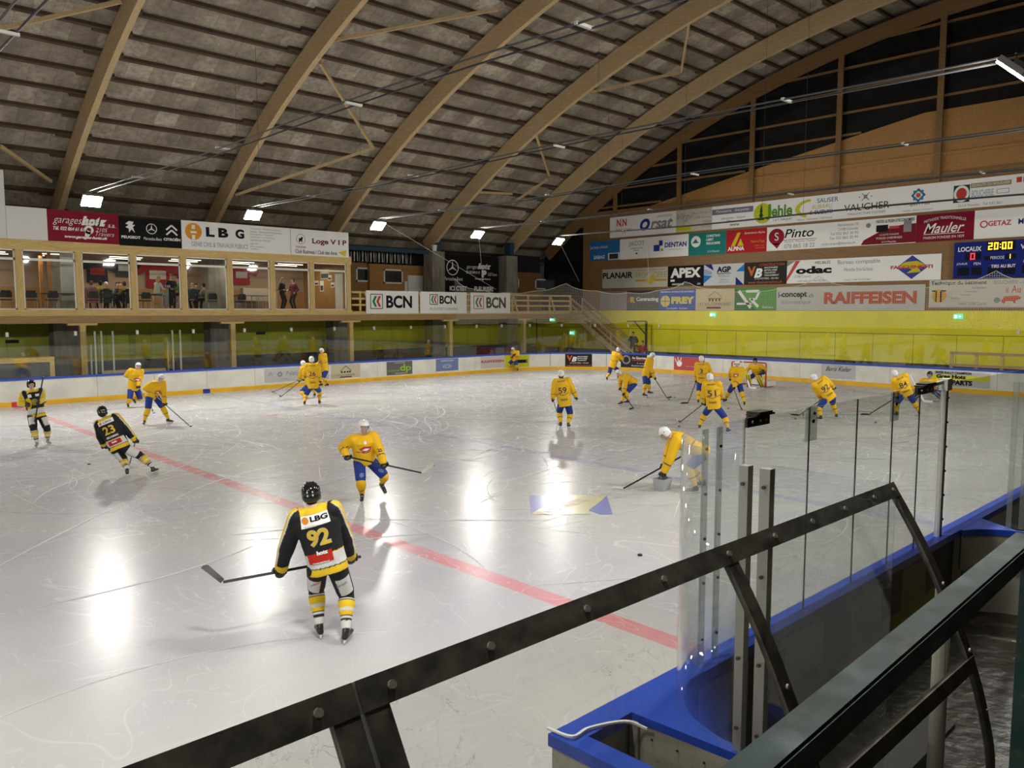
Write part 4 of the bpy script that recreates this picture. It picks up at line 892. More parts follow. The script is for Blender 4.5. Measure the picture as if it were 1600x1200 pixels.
# billboards above the lounge
s = far_sign(-12, 12.5, 6.86, 9.62, YL - .1, (.74, .74, .73), 'billboard', 'tall blank grey-white billboard cut by the left edge')
s = far_sign(13, 76.5, 6.86, 8.19, YL - .1, (.76, .76, .74), 'billboard', 'blank pale grey billboard left of the red one')
s = far_sign(77, 187.5, 6.85, 8.18, YL - .1, (.24, .012, .03), 'billboard', 'dark red billboard reading garages hotz')
s.t('garages', .07, .52, .47, .74, M_whiteink, shear=.4, bold=-.008, fit=True); s.t('hotz', .46, .56, .83, .86, M_whiteink, shear=.3, bold=.08, fit=True); s.t('s.a.', .84, .54, .95, .64, M_whiteink, shear=.3); s.t('Tél. 032 864 61 61', .07, .36, .5, .48, M_whiteink, shear=.3, bold=.03); s.t('2105', .64, .38, .85, .5, M_whiteink, shear=.3, bold=-.01); s.t('Travers', .66, .24, .93, .38, M_whiteink, shear=.4, bold=-.01); s.t('www.garages-hotz.ch', .22, .1, .82, .22, M_whiteink, shear=.3, bold=.05, fit=True)
s.p(ring(.565 * s.W, .42 * s.H, .19, .09, 20) + [[(.5*s.W, .2*s.H), (.56*s.W, .2*s.H), (.6*s.W, .36*s.H), (.52*s.W, .42*s.H)]], M_whiteink, name='p_mark')
s = far_sign(188, 284.5, 6.82, 8.06, YL - .1, (.008, .008, .009), 'billboard', 'black billboard with three white car emblems')
cx = .17 * s.W; cy = .68 * s.H
s.p([[(cx - .05, cy - .25), (cx + .06, cy - .1), (cx + .2, cy - .26), (cx + .12, cy + .0), (cx + .22, cy + .1), (cx + .1, cy + .1), (cx + .16, cy + .24), (cx - .04, cy + .26), (cx - .2, cy + .14), (cx - .06, cy + .08), (cx - .2, cy - .02), (cx - .06, cy - .08)]], M_whiteink, name='lion_emblem')
s.t('PEUGEOT', .03, .26, .33, .36, M_whiteink, bold=.04, fit=True)
cx = .51 * s.W; s.p(ring(cx, .66 * s.H, .24, .21, 30) + [[(cx, .66*s.H + .22), (cx - .035, .66*s.H), (cx + .035, .66*s.H)], [(cx - .2, .66*s.H - .12), (cx + .02, .66*s.H - .03), (cx - .02, .66*s.H + .03)], [(cx + .2, .66*s.H - .12), (cx + .02, .66*s.H + .03), (cx - .02, .66*s.H - .03)]], M_whiteink, name='star_emblem'); s.t('Mercedes-Benz', .38, .24, .67, .35, M_whiteink)
cx = .84 * s.W; s.p(stroke([(cx - .25, .48*s.H), (cx, .66*s.H), (cx + .25, .48*s.H)], .075) + stroke([(cx - .25, .66*s.H), (cx, .84*s.H), (cx + .25, .66*s.H)], .075), M_whiteink, name='chevrons'); s.t('CITROËN', .70, .26, .98, .38, M_whiteink, bold=.04, fit=True)
s = far_sign(285, 545, 6.80, 8.15, YL - .1, (.85, .85, .84), 'billboard', 'long white billboard reading LBG and Loge VIP above the lounge')
def lbg_mark(s, x, y, r, m=None, d=.006):
    og = m or pm((.72, .30, .03)); s.p(disc(x, y, r, 30), og, d=d, name='orange_disc')
    w2 = M_whiteink; s.p([R_(x - r*.36, y - r*.2, x + r*.36, y + r*.05), R_(x - r*.28, y - r, x - r*.1 + .0, y - r*.2) if False else R_(x - r*.2, y + r*.3, x + r*.2, y + r*.78), R_(x - r*.18, y - r*.95, x + r*.18, y - r*.42)], w2, d=d + .003, name='mark')
lbg_mark(s, .062 * s.W, .63 * s.H, .40)
s.t('L', .128, .48, .175, .82, M_ink, bold=.05, fit=True); s.t('B', .195, .48, .25, .82, M_ink, bold=.05, fit=True); s.t('G', .29, .48, .34, .82, M_ink, bold=.05, fit=True)
s.t('GENIE CIVIL & TRAVAUX PUBLICS', .05, .12, .36, .28, M_greyink, fit=True); lines(s, .375, .42, .60, .93, ['Terrassements - Aménagements extérieurs', 'Routes - Revêtements bitumineux', 'Assainissements - Maçonnerie', 'Constructions - Travaux spéciaux', 'Location de véhicules'], M_greyink)
lines(s, .375, .08, .6, .38, ['LBG SA', 'Rue centrale 2', 'info@lbg.ch'], M_greyink); s.r(.615, .02, .618, .98, M_greyink)
s.p(ring(.665 * s.W + .15, .62 * s.H, .26, .24, 24), M_ink, name='club_ring'); cx = .665 * s.W + .15; cy = .6 * s.H
s.p([[(cx - .12, cy - .12), (cx - .1, cy + .08), (cx - .02, cy + .06), (cx + .04, cy + .14), (cx + .13, cy + .12), (cx + .1, cy + .02), (cx + .08, cy - .14), (cx + .04, cy - .14), (cx, cy - .04), (cx - .06, cy - .14)]], M_ink, name='cat_silhouette'); s.t('FLEURIER', .645, .27, .72, .35, pm((.45, .3, .06)), bold=.03)
s.t('Loge V I P', .755, .42, .985, .68, pm((.18, .01, .04)), bold=.03, fit=True); s.t('Club Business / Club des Amis', .645, .07, .92, .22, M_ink, bold=.01, fit=True); s.p([[(.925*s.W, .18*s.H), (.985*s.W, .3*s.H), (.975*s.W, .03*s.H)]], Yl, name='yellow_arrow')

# timber posts under the lounge and balcony
for x, lab in ((1.5, 'out of view at left'), (10.65, 'left, beside the timber booth'), (17.5, 'between the two olive doors'), (24.35, 'under the right end of the lounge'), (31.5, 'under the second white banner'), (37.9, 'under the open railing')):
    t = empty('timber_post', (x, YL + .05, 0), 'pine post carrying the raised gallery, ' + lab, 'post', 'pine posts under the gallery')
    obj('shaft', B((x - .12, YL - .06, 0), (x + .12, YL + .18, 3.24)), M_wood_z, t); obj('cap_plate', B((x - .6, YL - .05, 3.24), (x + .6, YL + .17, 3.338)), M_wood_x, t)

# balcony
bal = empty('balcony', (33, YL, 3.34), 'pine balcony with railing to the right of the lounge', 'balcony')
obj('deck', B((LX1, YL + .16, 3.5), (42.6, 43.8, 3.66)), M_wood_x, bal); obj('edge_board', B((LX1 + .07, YL - .06, 3.665), (42.6, YL + .08, 3.85)), M_wood_x, bal)
for z in (4.15, 4.5, 4.86): obj('rail', B((LX1 + .07, YL - .04, z), (42.55, YL + .01, z + .11)), M_wood_x, bal)
for x in (25.0, 29.15, 33.0, 36.8, 38.3, 40.4, 42.5): obj('baluster', B((x - .06, YL + .01, 3.85), (x + .06, YL + .08, 4.98)), M_wood_z, bal)
for x in (25.2, 29.0, 33.05, 36.7, 40.3): obj('strut', BAR((x, YL - .12, 4.95), (x + .5, YL - .12, 3.7), .1, .06, up=(0, 1, 0)), M_wood_z, bal)
def bcn(u0, u1, small, label):
    s = far_sign(u0, u1, 3.72, 5.02, YL - .16, (.86, .86, .83), 'banner', label, 'banner', 'banners on the balcony', parent=None)
    W, H = s.W, s.H; k_ = .75 if small else 1; x0 = (.20 if small else .08) * W; y0 = (.42 if small else .22) * H; a = .36 * W * .68 * (k_ if small else 1); a = (.62 if not small else .45) * H
    s.p(stroke([(x0, y0), (x0 + a, y0), (x0 + a, y0 + a), (x0, y0 + a), (x0, y0)], .045), M_ink, name='square_frame')
    for dx, c in ((.14, pm((.02, .22, .08))), (.48, pm((.60, .06, .03)))):
        xx = x0 + dx * a; s.p([[(xx, y0 + a * .5), (xx + a * .2, y0 + a * .88), (xx + a * .4, y0 + a * .88), (xx + a * .2, y0 + a * .5)], [(xx, y0 + a * .5), (xx + a * .2, y0 + a * .5), (xx + a * .4, y0 + a * .12), (xx + a * .2, y0 + a * .12)]], c, name='chevron')
    xt = (x0 + a) / W + (.04 if small else .07)
    s.t('BCN', xt, y0 / H + .02, xt + (.36 if small else .50), (y0 + a) / H - .04, M_ink, bold=.035, fit=True)
    if small: s.t('PLUS FORTS ENSEMBLE', .2, .15, .8, .27, M_greyink, fit=True)
bcn(571, 653, False, 'white banner reading BCN, nearest to the lounge'); bcn(656, 729, True, 'white banner reading BCN with small text below, the middle one'); bcn(735, 797, False, 'white banner reading BCN, farthest from the lounge')
# huts on the balcony
hut = empty('plywood_hut', (31, 43, 3.7), 'orange plywood hut with white window and door behind the balcony', 'hut')
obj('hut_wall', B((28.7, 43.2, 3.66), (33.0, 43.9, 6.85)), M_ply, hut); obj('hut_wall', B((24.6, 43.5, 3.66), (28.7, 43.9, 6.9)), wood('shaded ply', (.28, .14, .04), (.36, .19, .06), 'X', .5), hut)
def white_window(x0, x1, z0, z1, y, par):
    bm = bmesh.new(); t_ = .1
    for a, b in (((x0, z0), (x1, z0 + t_)), ((x0, z1 - t_), (x1, z1)), ((x0, z0), (x0 + t_, z1)), ((x1 - t_, z0), (x1, z1))): box(bm, (a[0], y - .05, a[1]), (b[0], y, b[1]))
    o = obj('window_frame', bm, M_white, par); obj('pane', B((x0 + t_, y - .02, z0 + t_), (x1 - t_, y - .005, z1 - t_)), nightglass, o)
def pyx(u, y): return PY(u, 430, y).x
white_window(pyx(599, 43.2), pyx(629, 43.2), 5.62, 6.55, 43.2, hut); white_window(pyx(556, 43.5), pyx(576, 43.5), 5.7, 6.6, 43.5, hut)
obj('door_leaf', B((pyx(637, 43.2), 43.14, 3.7), (pyx(660, 43.2), 43.2, 6.2)), M_white, hut, label='white door'); obj('notice', B((pyx(632, 43.2), 43.17, 5.1), (pyx(636, 43.2), 43.2, 5.8)), M_whiteink, hut)
hut2 = empty('plywood_hut', (42, 43.2, 3.7), 'brown plywood hut with two small white windows in the far corner', 'hut')
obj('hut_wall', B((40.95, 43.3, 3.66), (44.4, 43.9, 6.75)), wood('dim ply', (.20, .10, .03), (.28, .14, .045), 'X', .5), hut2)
x0 = pyx(796, 43.3); white_window(x0 - .05 + .1, x0 + .95, 5.55, 6.35, 43.3, hut2); white_window(pyx(836, 43.3), pyx(856, 43.3), 5.5, 6.3, 43.3, hut2); obj('door_leaf', B((pyx(868, 43.3), 43.25, 3.7), (pyx(884, 43.3), 43.3, 6.0)), mat('grey door', (.4, .38, .33), .5), hut2)
s = far_sign(689, 779, 4.9, 7.6, 41.95, (.010, .010, .011), 'banner', 'big black banner with a white car star between two concrete pillars', 'banner', None); W, H = s.W, s.H
cx, cy = .19 * W, .69 * H; s.p(ring(cx, cy, .52, .46, 34) + [[(cx, cy + .48), (cx - .07, cy), (cx + .07, cy)], [(cx - .42, cy - .24), (cx + .03, cy - .06), (cx - .04, cy + .06)], [(cx + .42, cy - .24), (cx + .04, cy + .06), (cx - .03, cy - .06)]], M_whiteink, name='star_emblem'); s.t('Mercedes-Benz', .04, .37, .36, .46, M_whiteink, fit=True)
s.t('garages', .42, .66, .64, .75, M_whiteink, shear=.4, bold=-.005); s.t('hotz', .62, .68, .86, .83, M_whiteink, shear=.3, bold=.08, fit=True); s.t('Tél. 032 864 61 61', .42, .56, .66, .63, M_whiteink, shear=.3, bold=.02); s.t('P', .69, .47, .78, .66, M_whiteink, bold=.08, fit=True); s.t('2105 Travers', .8, .52, .97, .6, M_whiteink, shear=.3); s.t('www.garages-hotz.ch', .52, .4, .9, .46, M_whiteink, shear=.3, bold=.03)
s.t("ICI C'EST", .14, .12, .43, .24, M_whiteink, bold=.04, fit=True); s.t('FLEURIER!', .56, .12, .9, .24, M_whiteink, bold=.04, fit=True)
# stacked stools on the hut roof
for i in range(11):
    x = 25.6 + .62 * i; t = empty('stacked_stool', (x, 43.5, 6.9), 'upturned stool with thin metal legs stored on the hut roof', 'stool', 'stools stored on the hut roof')
    obj('seat', B((x - .2, 43.3, 6.9), (x + .2, 43.7, 6.98)), blackp, t); bm = bmesh.new()
    for sx in (-1, 1):
        for sy in (-1, 1): loft(bm, [(x + sx * .18, 43.5 + sy * .18, 6.98), (x + sx * .22, 43.5 + sy * .2, 7.6 + .08 * (i % 3))], .016, 5)
    obj('legs', bm, chrome, t)
o = obj('paint_bucket', B((33.0 - .15, 41.7, 7.75), (33.0 + .15, 42.0, 8.05)), M_white); bpy.data.objects.remove(o)
bm = bmesh.new(); loft(bm, [(32.75, 41.75, 7.75), (32.75, 41.75, 8.1)], [.15, .19], 16); loft(bm, [(32.75, 41.75, 8.1), (32.75, 41.75, 8.14)], .2, 16); o = obj('white_bucket', bm, M_white); tag(o, 'white lidded bucket standing on the pillar left of the black banner', 'bucket')
# stairs in the corner, descending toward the end wall aisle
st = empty('timber_staircase', (43, 36, 0), 'open pine staircase coming down from the balcony in the far corner', 'stairs')
xa, xb = 42.45, 43.65; ya, yb, za, zb = 38.5, 32.9, 3.75, .12
for x in (xa, xb): obj('stringer', BAR((x, ya, za), (x, yb, zb), .06, .34), M_wood_y, st)
NS = 17
for i in range(NS):
    t_ = (i + .5) / NS; y = ya + (yb - ya) * t_; z = za + (zb - za) * t_; obj('tread', B((xa, y - .14, z - .02), (xb, y + .14, z + .02)), M_wood_y, st)
for x in (xa, xb):
    for dz in (.55, 1.0): obj('handrail', BAR((x, ya, za + dz), (x, yb, zb + dz), .05, .12), M_wood_y, st)
    for t_ in (.0, .33, .66, 1): y = ya + (yb - ya) * t_; z = za + (zb - za) * t_; obj('baluster', BAR((x, y, z), (x, y, z + 1.05), .07, .07, up=(0, 1, 0)), M_wood_z, st)
exit_sign((XW - .12, PX(859, 495, XW - .12).y, 3.08), 'x', 'lit exit sign under the balcony by the stairs'); exit_sign((XW - .12, PX(890, 521, XW - .12).y, 2.1), 'x', 'lit exit sign low on the wall behind the foot of the stairs')
# steel hoist frame by the end wall
t = empty('steel_bracket', (XW - .8, 0, 0), 'dark steel post with a braced arm in front of the yellow wall', 'bracket'); p0 = PX(1010, 502, XW - .6); p1 = PX(980, 502, XW - .6); p2 = PX(1010, 524, XW - .6)
obj('upright', BAR((p0.x, p0.y, 0), (p0.x, p0.y, p0.z), .12, .12, up=(0, 1, 0)), M_steel, t); obj('arm', BAR(p0, p1, .08, .08), M_steel, t); obj('diagonal', BAR(p2, (p1.x, p1.y - .6, p1.z), .06, .06), M_steel, t)
p = PX(1541, 565, XE + 1.4); o = obj('timber_pallet', B((XE + 1.3, p.y + 1.0, .5), (XE + 1.42, p.y - 4, 1.95)), M_wood_y); bpy.data.objects.remove(o)
t = empty('timber_crate', (XE + 1.3, p.y, 0), 'pale timber slatted crate standing behind the end boards at right', 'crate')
for z in (.3, 1.15, 1.75): obj('slat', B((XE + 1.3, p.y + 1.6, z), (XE + 1.36, p.y - 4, z + .13)), M_wood_y, t)
for y in (1.6, .5, -.6, -1.7, -2.8, -4): obj('upright', B((XE + 1.37, p.y + y, 0), (XE + 1.45, p.y + y - .14, 1.88)), M_wood_z, t)

# penalty boxes on the far side: posts, timber booth
for i, (u, z1) in enumerate([(142, 2.4), (149, 3.0), (159, 3.0), (177, 3.0), (262, 2.5), (270, 3.0), (282, 3.0)]):
    y = YF + (.25 if z1 > 2.9 else .8); x = PY(u, 550, y).x; o = obj('aluminium_post', B((x - .035, y - .035, 0), (x + .035, y + .035, z1)), M_alu); tag(o, 'upright aluminium glass post of the far penalty box', 'post', 'posts of the far penalty boxes')
for i, (ua, ub) in enumerate([(149, 177), (205, 225), (262, 282)]):
    xa_, xb_ = PY(ua, 550, YF + .9).x, PY(ub, 550, YF + .9).x
    g = obj('partition_pane', B((xa_, YF + .3, 1.2), (xa_ + .015, YF + 1.2, 2.9)), M_farglass); tag(g, 'glass partition pane across the far penalty box', 'glass panel', 'partition panes of the far penalty box')
bo = empty('timber_booth', (6.5, YF + 1, 0), 'pine-framed glazed timekeeper booth behind the boards at far left', 'booth')
xq = PY(84, 560, YF + .5).x
for b_ in (((2, YF + .4, 1.75), (xq, YF + .6, 1.95)), ((xq - .18, YF + .4, 0), (xq, YF + .6, 1.75)), ((2, YF + .4, 0), (2.2, YF + .6, 1.75)), ((2.0, YF + .6, 1.85), (xq, YF + 1.1, 1.95))): obj('frame', B(*b_), M_wood_x, bo)
obj('pane', B((2.2, YF + .49, .4), (xq - .18, YF + .5, 1.75)), M_farglass, bo); obj('back_panel', B((2.0, YF + 1.05, 0), (xq, YF + 1.1, 1.85)), mat('grey green panel', (.12, .14, .12), .5), bo)
obj_ = obj('timber_bench', B((PY(160, 570, YF + 1.0).x, YF + .9, .95), (PY(258, 570, YF + 1.0).x, YF + 1.15, 1.22)), M_wood_x); tag(obj_, 'pine rail at the back of the far penalty box', 'bench')
for u, z in ((26, 2.35), (104, 2.2), (413, 2.5), (550, 2.5), (803, 2.75)):
    x = PY(u, 530, 43.8).x; o = obj('door_sign', B((x - .45, 43.86, z), (x + .1, 43.89, z + .16)), M_ink); tag(o, 'small dark plate on the olive wall behind the boards', 'sign', 'door plates on the olive wall')

# ================================================================== ADS ON THE BOARDS
inner = [(x / 4, YF) for x in range(-40, int((XE - RC) * 4))] + arc(XE - RC, YF - RC, RC, 90, 0, 60) + [(XE, y / 4) for y in range(int((YF - RC) * 4) - 1, 44, -1)]
cum = [0]
for a, b in zip(inner, inner[1:]): cum.append(cum[-1] + math.hypot(b[0]-a[0], b[1]-a[1]))
def proj_u(p):
    d = V(p) - EYE; return 800 + F * d.dot(rt) / d.dot(fwd)
us = [proj_u((x, y, .6)) for x, y in inner]
def s_at(u):
    for i in range(len(us) - 1):
        if us[i] <= u < us[i+1]: return cum[i] + (cum[i+1] - cum[i]) * (u - us[i]) / (us[i+1] - us[i])
    return cum[-1]
class Curved:
    def __init__(s, s0, z0): s.s0, s.z0 = s0, z0
    def p(s, x, y, d=0):
        t_ = s.s0 + x; i = 0
        lo, hi = 0, len(cum) - 2
        while lo < hi:
            mid = (lo + hi + 1) // 2
            if cum[mid] <= t_: lo = mid
            else: hi = mid - 1
        a, b = inner[lo], inner[lo + 1]; L = cum[lo + 1] - cum[lo]; f = (t_ - cum[lo]) / L
        dx, dy = (b[0]-a[0]) / L, (b[1]-a[1]) / L
        return V((a[0] + dx * L * f + dy * (d + .004), a[1] + dy * L * f - dx * (d + .004), s.z0 + y))
class BSign(Sign):
    def p(s, polys, m, **kw): return put_poly(s.fr, s.o, polys, m, **kw)
def board_ad(u0, u1, z0, z1, col, label):
    s0, s1 = s_at(u0), s_at(u1); fr = Curved(s0, z0); W = s1 - s0; H = z1 - z0; bm = bmesh.new(); n_ = max(2, int(W / .3)); pa = None
    for i in range(n_ + 1):
        q = [bm.verts.new(fr.p(W * i / n_, 0)), bm.verts.new(fr.p(W * i / n_, H))]
        if pa: bm.faces.new([pa[0], q[0], q[1], pa[1]])
        pa = q
    o = obj('ad_panel', bm, pm(col), boards); o['label'] = label; return BSign(o, fr, W, H)
s = board_ad(413, 514, .3, 1.0, (.50, .50, .49), 'pale grey ad reading Pro Neige'); s.t('Pr', .04, .42, .16, .72, M_greyink, shear=.2); s.p(ring(.23 * s.W, .55 * s.H, .14, .06, 8), M_greyink); s.t('Neige', .32, .36, .6, .76, M_greyink, shear=.2, fit=True); s.t('TRAVEL', .2, .14, .44, .24, M_greyink)
s = board_ad(517, 563, .28, 1.02, (.52, .47, .33), 'beige ad with a house drawing'); cx = .5 * s.W; s.p(stroke([(cx - .35, .5*s.H), (cx, .88*s.H), (cx + .35, .5*s.H)], .03) + [R_(cx + q, .38*s.H, cx + q + .1, .5*s.H) for q in (-.3, -.12, .06, .2)], M_ink); s.t('LES SIX-COMMUNES', .05, .16, .95, .28, pm((.2, .14, .1))); s.r(.3, .04, .7, .12, pm((.15, .02, .02)))
s = board_ad(604, 644, .26, 1.02, (.13, .13, .12), 'dark grey ad with green letters dp'); s.t('dp', .52, .12, .95, .78, pm((.30, .50, .04)), bold=.02, fit=True); s.t('cuisines', .03, .26, .5, .42, pm((.30, .50, .04)), fit=True); s.t('menuiserie des sapins', .08, .84, .95, .94, M_whiteink); s.t('droz et perrin sa', .15, .04, .95, .18, M_whiteink)
s = board_ad(681, 716, .3, 1.02, (.16, .20, .38), 'violet blue ad with a water drop ripple'); s.p(ring(.5 * s.W, .38 * s.H, .34, .28, 20, 0, 2*pi, .35) + ring(.5 * s.W, .38 * s.H, .2, .15, 16, 0, 2*pi, .35), pm((.5, .55, .7))); s.t('WATERCONCEPT', .1, .78, .9, .9, M_whiteink)
s = board_ad(751, 788, .3, 1.02, (.52, .49, .46), 'pale ad reading RAIFFEISEN'); s.t('RAIFFEISEN', .02, .46, .98, .68, pm((.45, .05, .04)), bold=.03, fit=True)
s = board_ad(788.3, 827, .24, 1.04, (.50, .52, .03), 'lime green ad with a dark strip reading MASAI'); s.r(.45, .35, .93, .6, M_ink); s.t('MASAI', .5, .4, .9, .55, M_whiteink, d=.01, fit=True)
s = board_ad(883, 925, .2, 1.04, (.025, .02, .02), 'black ad with orange V and white B'); s.t('V', .06, .45, .28, .88, vo_, bold=.05, fit=True); s.t('B', .24, .4, .44, .78, M_whiteink, bold=.05, shear=.3, fit=True, d=.01); lines(s, .46, .42, .96, .86, ['MACONNERIE', 'BETON ARME', 'TRANSPORT'], M_whiteink, bold=.02); s.t('2112 MOTIERS - 032 861', .15, .24, .9, .34, M_whiteink); s.t('www.vbconstruction.ch', .04, .04, .96, .18, vo_)
s = board_ad(970, 1011, .2, 1.05, (.03, .03, .035), 'charcoal ad reading Au Gourmet with a chef drawing'); s.t('Au Gourmet', .42, .66, .96, .86, M_whiteink, bold=.02, fit=True); s.r(.42, .54, .95, .6, M_redink); s.p(ring(.2 * s.W, .6 * s.H, .3, .2, 12), M_greyink); lines(s, .2, .08, .95, .42, ['Ph. et F. Kueng', 'Boucherie traiteur'], M_whiteink, align='r')
s = board_ad(1053, 1101, .22, 1.05, (.50, .09, .08), 'coral red ad with a white hand print drawing'); s.p(disc(.18 * s.W, .5 * s.H, .2) + stroke([(.08*s.W, .6*s.H), (.04*s.W, .86*s.H)], .05) + stroke([(.15*s.W, .6*s.H), (.13*s.W, .95*s.H)], .05) + stroke([(.22*s.W, .6*s.H), (.24*s.W, .95*s.H)], .05), M_whiteink, name='hand_print'); s.t('www.secours.ch', .34, .28, .9, .4, pm((.5, .4, .42)), shear=.2)
s = board_ad(1283, 1337, .3, 1.05, (.50, .50, .51), 'light grey ad with a thin black signature'); s.t('PHOTOGRAPHIE', .35, .84, .68, .9, M_greyink); s.t('Boris Keller', .14, .52, .88, .84, M_ink, shear=.5, fit=True)
s = board_ad(1452, 1547, .28, .97, (.48, .48, .47), 'ad reading Greg Hotz Rally Parts on a yellow band'); s.r(.0, .46, 1, .76, pm((.62, .60, .03)), d=.003); s.t('SWISS RALLY CHAMPION', .1, .84, .7, 1.02, M_ink, bold=.04, fit=True, d=.008); s.t('Greg Hotz', .12, .46, .62, .8, M_ink, bold=.06, fit=True, d=.008); s.t('RALLY PARTS', .02, .1, .72, .44, M_ink, bold=.06, fit=True, d=.008)
s = board_ad(1572, 1660, .28, 1.05, (.56, .56, .55), 'white ad with red letters la Mobiliere, cut by the right edge'); s.t('la Mobilière', .1, .3, 1.0, .62, M_redink, bold=.02, fit=True)

# ================================================================== GOAL
gx = 37.2; g0, g1 = 22.35, 20.4; gh = 1.24
goal = empty('hockey_goal', (gx, (g0 + g1) / 2, 0), 'red framed ice hockey goal with white netting before the end boards', 'goal')
gr = mat('goal red', (.50, .02, .02), .35)
bm = bmesh.new(); loft(bm, [(gx, g0, 0), (gx, g0, gh - .05), (gx, g0 - .05, gh), (gx, g1 + .05, gh), (gx, g1, gh - .05), (gx, g1, 0)], .035, 10); obj('goal_frame', bm, gr, goal, smooth=True)
bm = bmesh.new(); loft(bm, [(gx, g0, .03), (gx + .9, g0 - .1, .03), (gx + 1.05, (g0 + g1) / 2, .03), (gx + .9, g1 + .1, .03), (gx, g1, .03)], .03, 8); obj('base_frame', bm, gr, goal)
bm = bmesh.new(); uvl = bm.loops.layers.uv.new('UVMap')
def gq(a, b, c, d):
    vv = [bm.verts.new(p) for p in (a, b, c, d)]; f = bm.faces.new(vv)
    o_ = V(a); e1 = (V(b) - o_).normalized(); nn = e1.cross(V(d) - o_).normalized(); e2 = nn.cross(e1)
    for lp, p in zip(f.loops, (a, b, c, d)): q = V(p) - o_; lp[uvl].uv = (q.dot(e1), q.dot(e2))
gq((gx, g0, gh), (gx + .55, g0 - .08, gh), (gx + .9, g0 - .1, .03), (gx, g0, .03)); gq((gx, g1, gh), (gx + .55, g1 + .08, gh), (gx + .9, g1 + .1, .03), (gx, g1, .03))
gq((gx, g0, gh), (gx, g1, gh), (gx + .55, g1 + .08, gh), (gx + .55, g0 - .08, gh)); gq((gx + .55, g0 - .08, gh), (gx + .55, g1 + .08, gh), (gx + .95, g1 + .1, .03), (gx + .95, g0 - .1, .03))
obj('goal_netting', bm, M_net, goal)
obj('skirt_pad', B((gx + .05, g1 - .06, .05), (gx + .9, g1 + .04, .28)), M_white, goal, label='white padded skirt'); obj('center_pad', B((gx + .85, (g0 + g1) / 2 - .4, .04), (gx + .98, (g0 + g1) / 2 + .4, .3)), M_white, goal)

# pucks
puckm = mat('black rubber', (.01, .01, .01), .5)
def puck(u, v, label, z=0.0):
    p = PZ(u, v, .0125 + z); bm = bmesh.new(); loft(bm, [(p.x, p.y, z), (p.x, p.y, z + .003), (p.x, p.y, z + .023), (p.x, p.y, z + .026)], [.036, .039, .039, .036], 18); o = obj('puck', bm, puckm); tag(o, label, 'puck', 'pucks on the ice')
for u, v, lb in [(1000, 867, 'black puck alone on the ice left of the curved glass'), (139, 725, 'black puck left of player 23'), (677, 727, 'black puck beyond the stick of player 25'), (241, 645, 'black puck between the two yellow players at left'), (298, 666, 'black puck at the blade of the left player with stick to the right'), (1045, 624, 'black puck at the stick of the upright player in mid rink'), (1054, 621, 'black puck behind the upright player\'s stick'), (1061, 666, 'black puck just above the bending player at the curved glass'), (1138, 638, 'black puck in front of the player facing us before the goal'), (1243, 654, 'black puck beside the glass clip'), (1012, 621, 'black puck near the stooping player'), (1368, 660, 'black puck behind the stick of the pair at right')]:
    puck(u, v, lb)
# ================================================================== PEOPLE
def attr_mat(name, rough=.7, bump=.15, nscale=40, spec=.3):
    k = NT(name); a = k.n('ShaderNodeAttribute'); a.attribute_name = 'Col'; k.base(a.outputs['Color']); k.rough(rough)
    k.b.inputs['Specular IOR Level'].default_value = spec
    k.bump(k.noise(k.coord(), nscale, 3), bump, .01); return k.m
M_cloth = attr_mat('dyed fabric', .72, .25, 9); M_skin = mat('skin', (.62, .38, .28), .5); M_eye = mat('dark eyes', (.03, .02, .02), .3); M_lip = mat('lips', (.35, .10, .09), .5)
M_helmW = mat('white helmet shell', (.72, .72, .72), .25); M_helmB = mat('black helmet shell', (.012, .012, .013), .12)
M_glove = mat('black glove leather', (.012, .012, .014), .45); M_glovew = mat('white glove trim', (.6, .6, .58), .5); M_skate = mat('black skate boot', (.018, .017, .017), .35); M_grey_skate = mat('grey skate panel', (.25, .25, .25), .5)
M_holder = mat('white blade holder', (.7, .7, .7), .35); M_blade = mat('steel blade', (.6, .6, .6), .2, metal=.9)
M_stick = mat('black stick shaft', (.012, .012, .012), .4); M_stickp = mat('pale stick blade', (.55, .53, .45), .5); M_cage = mat('chrome cage wire', (.5, .5, .5), .3, metal=.9)

def remesh(bm, vox, smooth=3):
    me = mesh_from(bm, 'tmp'); o = bpy.data.objects.new('tmp', me)
    md = o.modifiers.new('r', 'REMESH'); md.mode = 'VOXEL'; md.voxel_size = vox; md.adaptivity = 0
    if smooth: m2 = o.modifiers.new('s', 'SMOOTH'); m2.factor = .6; m2.iterations = smooth
    r = evaluated_mesh(o); bpy.data.objects.remove(o); bpy.data.meshes.remove(me); return r
def paint(me, fn):
    ca = me.color_attributes.new('Col', 'FLOAT_COLOR', 'POINT'); buf = []
    for v in me.vertices: c = fn(v.co); buf.extend((c[0], c[1], c[2], 1))
    ca.data.foreach_set('color', buf)
def ik(a, b, l1, l2, pole):
    d = b - a; L = d.length
    if L > (l1 + l2) * .995: k = L / ((l1 + l2) * .995); l1 *= k; l2 *= k
    x = (l1*l1 - l2*l2 + L*L) / (2*L); h = math.sqrt(max(l1*l1 - x*x, 0)); u = d / L
    p = pole - u * pole.dot(u)
    if p.length < 1e-4: p = u.orthogonal()
    return a + u * x + p.normalized() * h
def seg_t(p, a, b):
    d = b - a; t = (p - a).dot(d) / d.length_squared; q = a + d * max(0, min(1, t)); return t, (p - q).length
YEL = (.76, .44, .010); BLU = (.014, .04, .24); BLK = (.011, .011, .013); WHT = (.62, .62, .60); REDc = (.45, .03, .025); BYEL = (.74, .50, .02); NAVY = (.02, .02, .10)
FWH = V((fh.x, fh.y, 0)).normalized(); RTH = rt.normalized()

